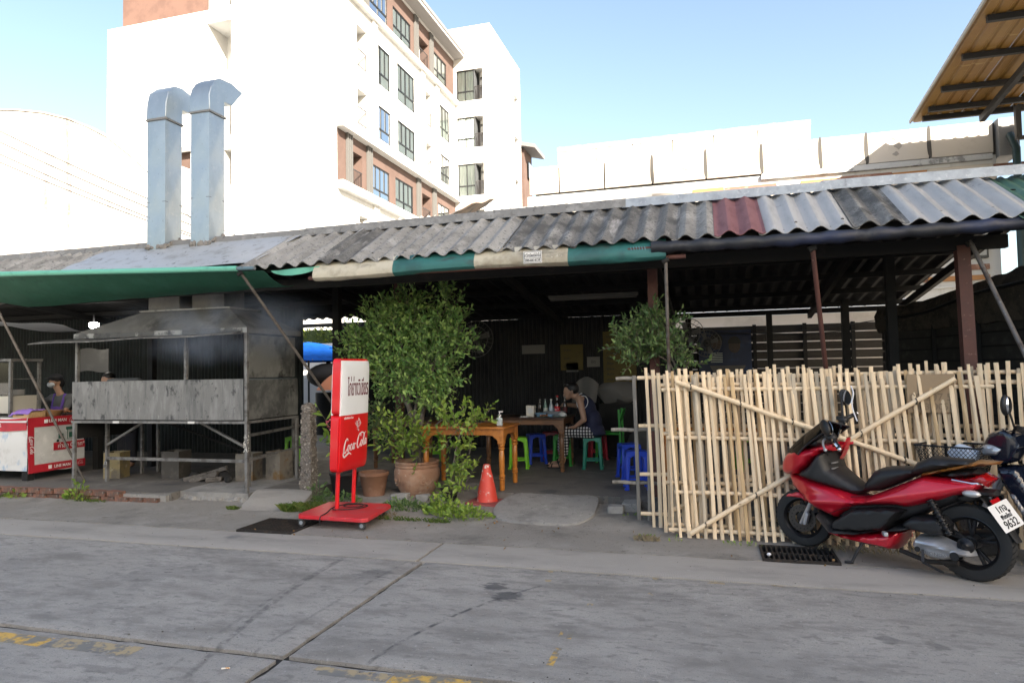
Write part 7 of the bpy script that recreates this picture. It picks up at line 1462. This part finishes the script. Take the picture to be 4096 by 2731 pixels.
B(puff(P, lambda x, z: .235 * sqrt(max(.03, 1 - (max(0, x - .95) / .56) ** 2)), .05, .016), 'front_cowl', M_pred, ang=50)
B(puff([(1.3, .63), (1.193, .706), (1.153, .757), (1.1, .826), (1.04, .84), (1.025, .77), (1.0, .705), (.9, .64), (.742, .54), (.83, .50), (.925, .524), (1.11, .568), (1.25, .6)], lambda x, z: .205 - .075 * min(1, max(0, (1.1 - x) / .25)), .05, .016), 'inner_cowl', M_bpl)
B(puff([(1.06, .83), (.985, .87), (.955, .94), (.965, .88), (1.0, .80), (1.06, .7), (1.09, .68)], -.205, .04, .016, False, -.12), 'inner_fairing', M_pred)
for z in (.745, .70): B(MB().box(.985, .992, .02, .12, z - .006, z + .006).xf(Matrix.Translation((.01, .0, 0))), 'glovebox_line', M_gald)
# windscreen, dashboard
def scr_(u, v):
    s_ = 2 * u - 1; z = lerp(.80, 1.075 - .05 * s_ * s_, v); return (lerp(1.43, 1.12, v ** 1.25) - .19 * abs(s_) ** 2.2 * (1 - .3 * v) - .0 * v, .205 * s_ * (1 - .22 * v), z)
B(MB().slab(scr_, 22, 12, (-.006, 0, 0)), 'windscreen', M_smoke); 
B(MB().tube([scr_(0, 1 - k / 8) for k in range(8, 0, -1)] + [scr_(k / 22, 1) for k in range(23)] + [scr_(1, 1 - k / 8) for k in range(1, 9)], .008, 6), 'screen_trim', M_blk)
B(MB().slab(lambda u, v: (lerp(1.30, 1.08, v) - .12 * (2 * u - 1) ** 2, .17 * (2 * u - 1), lerp(.835, .90, v)), 14, 6, (0, 0, -.02)), 'dash', M_pred)
Rd = Matrix.Translation((1.13, 0, .915)) @ Matrix.Rotation(radians(-48), 4, 'Y')
B(MB().lathe([(.001, 0), (.075, 0), (.08, .006), (.07, .012), (.001, .012)], 28, caps=False).xf(Rd @ Matrix.Diagonal((.7, 1.5, 1, 1))), 'gauge', mat('gauge face', (.03, .03, .032), [((.5, .5, .5), 60, .66, .68)], rough=.15, coat=1))
B(puff([(1.25, .86), (1.15, .93), (1.07, .97), (1.06, .9), (1.1, .85)], .17, .05), 'gauge_cowl', M_bpl)
# lower black side, footboards, belly
B(puff([(.965, .306), (.81, .418), (.656, .449), (.5, .472), (.41, .465), (.472, .402), (.536, .32), (.568, .287), (.707, .247), (.943, .212), (1.0, .251)], .232, .03), 'side_panel', M_bpl)
B(puff([(1.13, .357), (1.05, .312), (.985, .232), (.75, .25), (.55, .306), (.40, .342), (.40, .312), (.575, .278), (.747, .22), (.975, .19), (1.06, .26)], .245, .012), 'footboard_trim', mat('scuffed black rubber', (.03, .03, .031), [((.08, .08, .08), 14, .55, .7)], rough=.6))
B(puff([(1.12, .30), (1.04, .205), (.936, .195), (.6, .26), (.42, .305), (.475, .26), (.5, .2), (.545, .132), (.758, .138), (.937, .152), (1.042, .175), (1.1, .24)], .19, .04), 'belly_panel', M_pred)
B(puff([(1.2, .36), (1.0, .3), (.6, .3), (.35, .42), (.1, .56), (.05, .66), (.3, .68), (.7, .5), (1.2, .55)], .12, .04), 'chassis', M_blk)
# seat, tail
B(puff([(.772, .537), (.752, .612), (.683, .708), (.617, .744), (.5, .76), (.395, .767), (.372, .806), (.272, .856), (.2, .853), (.03, .852), (-.012, .822), (.17, .774), (.385, .704), (.646, .56)], lambda x, z: .155 if x > .2 else .155 - .04 * (.2 - x) / .2, .075, .016, edge=.35), 'seat', M_vin)
B(puff([(.36, .700), (.16, .757), (-.02, .812), (-.14, .838), (-.155, .858), (-.02, .856), (.0, .842), (.17, .79), (.35, .735)], lambda x, z: .165 - .07 * max(0, (.1 - x) / .25) ** 1.5, .02), 'grab_rail', M_amb)
B(puff([(.3, .72), (.1, .722), (-.05, .76), (-.02, .8), (.17, .76)], .13, .03), 'tail_filler', M_bpl)
B(puff([(.11, .712), (-.06, .772), (-.125, .735), (-.075, .675), (-.035, .69)], .105, .03), 'tail_light', M_tail); B(MB().tube([(.12, .12, .712), (.0, .115, .70), (-.07, .07, .70)], .007, 6).tube([(.12, -.12, .712), (.0, -.115, .70), (-.07, -.07, .70)], .007, 6), 'chrome_strip', M_chr)
for s_ in (-1, 1): B(MB().sphere((.0, s_ * .12, .63), (.06, .035, .026), 14, 8).xf(Matrix.Translation((0, 0, 0))), 'indicator', M_clear)
B(puff([(.2, .56), (.0, .655), (-.12, .66), (-.13, .62), (-.05, .6), (.04, .55)], .08, .03), 'under_tail', M_bpl)
B(MB().slab(lambda u, v: (lerp(.0, -.235, v) - .01 * sin(pi * u), lerp(-.065, .065, u) * (1 - .25 * v), lerp(.63, .32, v ** 1.2)), 8, 12, (.012, 0, .006)), 'rear_fender', M_bpl, bev=.004)
# number plate
MP = frame((-.125, 0, .465), (-.2, -1, .19), (.083, 0, .137)); MP = MP @ Matrix.Translation((0, 0, .05))
pl_ = B(MB().box(-.112, .112, -.095, .095, -.001, .001).xf(MP), 'number_plate', mat('plate white', (.75, .75, .74), rough=.4), bev=.0005)
for s, z_, sx_, sz in (('1กจ', .05, 1, .07), ('เชียงใหม่', -.004, .9, .038), ('9632', -.055, 1, .075)):
    o = text(s, sz, M_ink, 'plate_text', pl_, MP @ Matrix.Translation((0, z_, .0022)), sx=sx_, off=.001)
B(MB().lathe([(.009, 0), (.009, .006)], 10, (-.05, .005, .001)).lathe([(.009, 0), (.009, .006)], 10, (.055, .02, .001)).xf(MP), 'plate_bolt', M_blk)
B(MB().box(-.045, .045, .095, .125, -.004, .004).xf(MP), 'reflector', M_tail)
# engine, airbox, shock, stand
B(puff([(.40, .222), (.365, .282), (.22, .29), (.1, .25), (.02, .24), (.0, .19), (.1, .165), (.18, .13), (.27, .13), (.39, .186)], lambda x, z: .19 + .02 * max(0, 1 - abs(z - .235 - (x - .2) * .12) / .03), .04, .014, False, .06), 'engine_cover', M_silv)
B(puff([(.49, .34), (.405, .415), (.195, .45), (.146, .385), (.16, .31), (.247, .286), (.44, .312)], .185, .04, .016, False, .04), 'air_box', M_bpl)
B(MB().lathe([(.03, .09), (.055, .1), (.055, .125), (.03, .135), (.018, .15)], 24, (.05, 0, .262), 'Y'), 'rear_hub', M_alloy)
B(MB().lathe([(.012, .0), (.03, .002), (.03, .008)], 14, (.09, .208, .195), 'Y').lathe([(.012, .0), (.02, .002), (.02, .006)], 14, (.33, .208, .2), 'Y'), 'cover_bolts', M_blk)
a, b = V(.25, .165, .56), V(.13, .165, .33); d = b - a; x = d.cross(V(0, 1, 0)).normalized(); y = V(0, 1, 0)
B(MB().tube([a + d * (k / 90) + (x * cos(k * .62) + y * sin(k * .62)) * .026 for k in range(91)], .0055, 6), 'shock_spring', mat('black spring', (.03, .03, .03), rough=.25, metal=.5)); B(MB().tube([a, b], .016, 10), 'shock_rod', M_blk)
B(MB().tube([(.72, .1, .19), (.74, .16, .18), (.77, .2, .1), (.80, .24, .012)], .011, 8).tube([(.79, .235, .012), (.85, .255, .008)], .01, 6), 'side_stand', M_blk)
B(MB().bar((.30, .2, .2), (.285, .24, .12), .018).bar((.285, .24, .12), (.15, .24, .075), .014), 'kick_lever', M_blk)
B(MB().tube([(.5, .1, .14), (.3, .12, .1), (.1, .12, .13)], .018, 8), 'frame_tube', M_iron)
B(MB().bar((.56, .22, .278), (.51, .29, .282), .03, .03), 'foot_peg', M_silv, bev=.006)
B(MB().tube([(.4, -.15, .2), (.2, -.17, .24), (.02, -.18, .28), (-.15, -.18, .33)], [.03, .05, .055, .045], 14), 'exhaust', M_bpl)
# front end
text('HONDA', .032, M_gald, 'lettering', sc, frame((.21, .2125, .185), (-1, 0, .0), (0, 0, 1)), sx=1.2)
for k, (a_, b_) in enumerate((((.93, .24, .96), (1.06, .06, .82)), ((1.06, -.2, 1.05), (1.08, -.05, .83)), ((.92, .26, .95), (1.04, .1, .80)))):
    B(MB().tube(catmull([a_, (lerp(a_[0], b_[0], .4) + .05, lerp(a_[1], b_[1], .4), a_[2] - .03), b_], 6), .006, 6), 'control_cable', M_blk)
for P_ in ([(.80, .51), (.60, .573), (.345, .703)], [(1.0, .345), (.905, .395), (.81, .43), (.66, .455)]):
    B(MB().tube([(x_, (wbody(x_, z_) + .002) , z_) for x_, z_ in [tuple(q) for q in catmull(P_, 6)]], .0022, 5), 'panel_seam', M_blk)
B(puff([(1.545, .345), (1.52, .395), (1.43, .45), (1.33, .47), (1.23, .42), (1.25, .37), (1.32, .4), (1.4, .395), (1.47, .37)], lambda x, z: .062 + .02 * max(0, (1.4 - x) / .2), .03), 'front_fender', M_pred)
for s_ in (-1, 1): B(MB().tube([(1.16, s_ * .075, .50), (1.31, s_ * .075, .2)], [.02, .017], 10), 'fork', M_silv)
B(MB().bar((1.24, .085, .3), (1.27, .085, .2), .04, .03), 'brake_caliper', M_silv, bev=.006)
B(MB().tube(catmull([(.80, .36, .895), (.86, .33, .945), (.95, .22, .99), (1.0, .1, .97), (1.01, 0, .93), (1.04, -.1, .99), (1.05, -.2, 1.04), (1.06, -.28, 1.09), (1.02, -.36, 1.12)], 6), .012, 10), 'handlebar', M_chr)
for a, b in (((.80, .36, .895), (.88, .30, .955)), ((1.02, -.36, 1.12), (1.07, -.26, 1.08))): B(MB().tube([a, b], .018, 12), 'grip', M_bpl)
for c in ((.80, .362, .893), (1.017, -.364, 1.122)): B(MB().sphere(c, .017, 12, 8), 'bar_end', M_chr)
for c in ((.905, .28, .97), (1.075, -.24, 1.07)): B(MB().sphere(c, (.045, .04, .032), 14, 8).box(c[0] - .02, c[0] + .05, c[1] - .03, c[1] + .03, c[2] + .0, c[2] + .035), 'switch_gear', M_bpl, bev=.006)
B(MB().tube(catmull([(.93, .25, .965), (.955, .3, .95), (.94, .345, .92), (.91, .375, .885)], 5), .009, 8).sphere((.905, .378, .88), .014, 10, 6), 'brake_lever', M_silv)
def mirror(st_, c, yaw, tilt_):
    B(MB().tube([st_, ((st_[0] + c[0]) / 2, (st_[1] + c[1]) / 2, (st_[2] + c[2]) / 2 + .0), c], [.012, .009, .012], 8), 'mirror_stem', M_blk)
    Mx = Matrix.Translation(c) @ Matrix.Rotation(yaw, 4, 'Z') @ Matrix.Rotation(tilt_, 4, 'X')
    h = B(MB().sphere((.012, 0, .04), (.028, .075, .052), 18, 10).xf(Mx), 'mirror', M_bpl); B(MB().lathe([(.001, 0), (.05, 0), (.052, .002)], 20, caps=False).xf(Mx @ Matrix.Translation((-.017, 0, .04)) @ Matrix.Rotation(radians(-90), 4, 'Y') @ Matrix.Diagonal((.85, 1.3, 1, 1))), 'mirror_glass', M_chr, h)
mirror((.945, .27, .985), (.93, .32, 1.02), radians(55), radians(-35)); mirror((1.09, -.26, 1.09), (1.115, -.3, 1.25), radians(-25), radians(75))

# ---------------------------------------------------------------- dark scooter behind, at the right edge
M_navy2 = mat('black blue paint', (.008, .012, .025), rough=.2, coat=1)
rot = Matrix.Rotation(radians(142.965), 4, 'Z'); p0 = Vector((1.833, 5.588, 0)) + rot @ Vector((-1.05, -.72, 0))
s2 = thing('motor_scooter', 'dark blue black underbone scooter with a wire basket behind the red one', 'scooter', p0, radians(142.965))
D = lambda mb, name, m, par=s2, **k: mb.build(name, m, par, world=False, **k)
wheel(s2, .1, .27, .27, .085, 0, False); wheel(s2, 1.36, .27, .27, .075, radians(6))
D(puff([(1.26, .80), (1.30, .87), (1.25, .98), (1.14, 1.03), (1.02, .99), (1.0, .9), (1.06, .78), (1.16, .74)], lambda x, z: .14 * (1 - .6 * max(0, (x - 1.08) / .22)), .025), 'headlight_cowl', M_navy2)
D(puff([(1.285, .80), (1.315, .87), (1.24, .92), (1.12, .88), (1.16, .81)], lambda x, z: .165 * (1 - .5 * max(0, (x - 1.1) / .22)), .04), 'headlight', mat('headlight lens', (.55, .57, .6), rough=.06, coat=1, metal=.4))
D(puff([(1.18, .74), (1.02, .76), (.88, .5), (.84, .32), (.96, .3), (1.05, .45), (1.15, .62)], lambda x, z: .19, .05), 'leg_shield', M_navy2)
D(puff([(1.1, .55), (1.04, .58), (.95, .42), (1.0, .36)], .205, .03), 'shield_panel', mat('silver grey panel', (.3, .3, .31), rough=.3, metal=.5, coat=.5))
D(puff([(.92, .38), (.7, .48), (.5, .62), (.2, .69), (-.2, .75), (-.36, .76), (-.34, .68), (-.1, .58), (.12, .42), (.4, .28), (.88, .28)], .12, .06), 'body_panel', M_navy2); D(puff([(.55, .3), (.45, .36), (.15, .3), (.15, .2), (.45, .16)], .13, .05), 'engine', M_alloy); D(MB().bar((.3, .08, .25), (.1, .08, .27), .04).bar((.3, -.08, .25), (.1, -.08, .27), .04), 'swing_arm', M_alloy); D(puff([(.6, .62), (.5, .72), (.2, .76), (-.2, .8), (-.2, .75), (.2, .68), (.5, .55)], .12, .05), 'seat', M_vin)
D(puff([(1.6, .42), (1.5, .53), (1.36, .57), (1.2, .5), (1.22, .46), (1.36, .52), (1.5, .47), (1.56, .4)], .05, .02), 'front_fender', M_navy2)
for s_ in (-1, 1): D(MB().tube([(1.14, s_ * .07, .72), (1.36, s_ * .07, .25)], .018, 10), 'fork', M_silv)
D(MB().tube(catmull([(.92, .34, 1.03), (1.0, .2, 1.06), (1.08, 0, 1.0), (1.0, -.2, 1.06), (.92, -.34, 1.03)], 6), .011, 8), 'handlebar', M_blk)
for y in (.34, -.34): D(MB().tube([(.92, y, 1.03), (.96, y * .75, 1.05)], .018, 10), 'grip', M_bpl)
for s_ in (1, -1):
    D(MB().tube([(1.02, s_ * .2, 1.05), (1.03, s_ * .25, 1.16)], .008, 8), 'mirror_stem', M_blk); D(MB().sphere((1.05, s_ * .27, 1.22), (.03, .055, .08), 16, 10), 'mirror', M_bpl); D(MB().sphere((1.03, s_ * .27, 1.22), (.02, .045, .068), 16, 10), 'mirror_glass', M_chr)
# wire basket with a cloth in it
bk = thing('wire_basket', 'black wire mesh basket fixed on the dark scooter', 'basket', p0, radians(142.965))
bx0, bx1, by0, by1, bz0, bz1 = 1.30, 1.70, -.18, .18, .64, .87
top = [(bx0 - .03, by0 - .02), (bx1 + .03, by0 - .02), (bx1 + .03, by1 + .02), (bx0 - .03, by1 + .02)]; bot = [(bx0 + .02, by0 + .02), (bx1 - .02, by0 + .02), (bx1 - .02, by1 - .02), (bx0 + .02, by1 - .02)]
D(MB().tube([(*q, bz1) for q in top] + [(*top[0], bz1)], .008, 6), 'rim', M_blk, bk); D(MB().tube([(*q, bz0) for q in bot] + [(*bot[0], bz0)], .006, 6), 'base_ring', M_blk, bk)
m = MB()
for i in range(4):
    a0, a1 = Vector(top[i]), Vector(top[(i + 1) % 4]); b0, b1 = Vector(bot[i]), Vector(bot[(i + 1) % 4]); n = 14
    for k in range(-7, n):
        for d in (7, -7):
            u0, u1 = (k / n, (k + 7) / n) if d > 0 else ((k + 7) / n, k / n); c0, c1 = max(0, min(1, u0)), max(0, min(1, u1))
            if c0 == c1: continue
            f0 = (c0 - u0) / (u1 - u0); f1 = (c1 - u0) / (u1 - u0)
            pt = lambda c, f: (*(b0.lerp(b1, c).lerp(a0.lerp(a1, c), f)), lerp(bz0, bz1, f)); m.tube([pt(c0, f0), pt(c1, f1)], .0022, 4, False)
kind(D(m, 'mesh', M_blk, bk), 'stuff'); D(MB().box(bx0 + .02, bx1 - .02, by0 + .02, by1 - .02, bz0 - .004, bz0), 'floor', M_blk, bk)
cl = thing('pale_cloth', 'pale blue cloth lying in the wire basket', 'cloth', p0, radians(142.965)); D(MB().sphere((1.42, .03, .79), (.11, .09, .08), 18, 12).wob(.045, 11), 'fold', mat('pale blue cloth', (.5, .58, .68), rough=.9, bump=.3, bsc=60), cl)
# ---------------------------------------------------------------- grill smoke
def smoke(name, label, c, r, dens, col, sc_):
    m = bpy.data.materials.new(name); m.use_nodes = True; nt = m.node_tree; N = nt.nodes; L = nt.links; N.remove(N['Principled BSDF'])
    pv = N.new('ShaderNodeVolumePrincipled'); pv.inputs['Color'].default_value = (*col, 1)
    tc = N.new('ShaderNodeTexCoord'); n = N.new('ShaderNodeTexNoise'); n.inputs['Scale'].default_value = sc_; n.inputs['Detail'].default_value = 4; n.inputs['Distortion'].default_value = .8; L.new(tc.outputs['Object'], n.inputs[0])
    ln = N.new('ShaderNodeVectorMath'); ln.operation = 'LENGTH'; dv = N.new('ShaderNodeVectorMath'); dv.operation = 'DIVIDE'; dv.inputs[1].default_value = r; L.new(tc.outputs['Object'], dv.inputs[0]); L.new(dv.outputs[0], ln.inputs[0])
    fa = N.new('ShaderNodeMapRange'); fa.interpolation_type = 'SMOOTHSTEP'; fa.inputs[1].default_value = 1; fa.inputs[2].default_value = .2; L.new(ln.outputs['Value'], fa.inputs[0])
    nr = N.new('ShaderNodeMapRange'); nr.inputs[1].default_value = .44; nr.inputs[2].default_value = .74; L.new(n.outputs[0], nr.inputs[0])
    a = N.new('ShaderNodeMath'); a.operation = 'MULTIPLY'; L.new(fa.outputs[0], a.inputs[0]); L.new(nr.outputs[0], a.inputs[1]); b = N.new('ShaderNodeMath'); b.operation = 'MULTIPLY'; L.new(a.outputs[0], b.inputs[0]); b.inputs[1].default_value = dens; L.new(b.outputs[0], pv.inputs['Density'])
    L.new(pv.outputs[0], N['Material Output'].inputs['Volume'])
    o = MB().sphere((0, 0, 0), r, 24, 14).build(name, m); o.location = c; tag(kind(o, 'stuff'), label, 'smoke')
smoke('smoke', 'blue grey smoke drifting from the grill hood under the awning', (-6.0, 7.2, 2.15), (1.9, .65, .55), 1.7, (.6, .72, .95), 1.6)
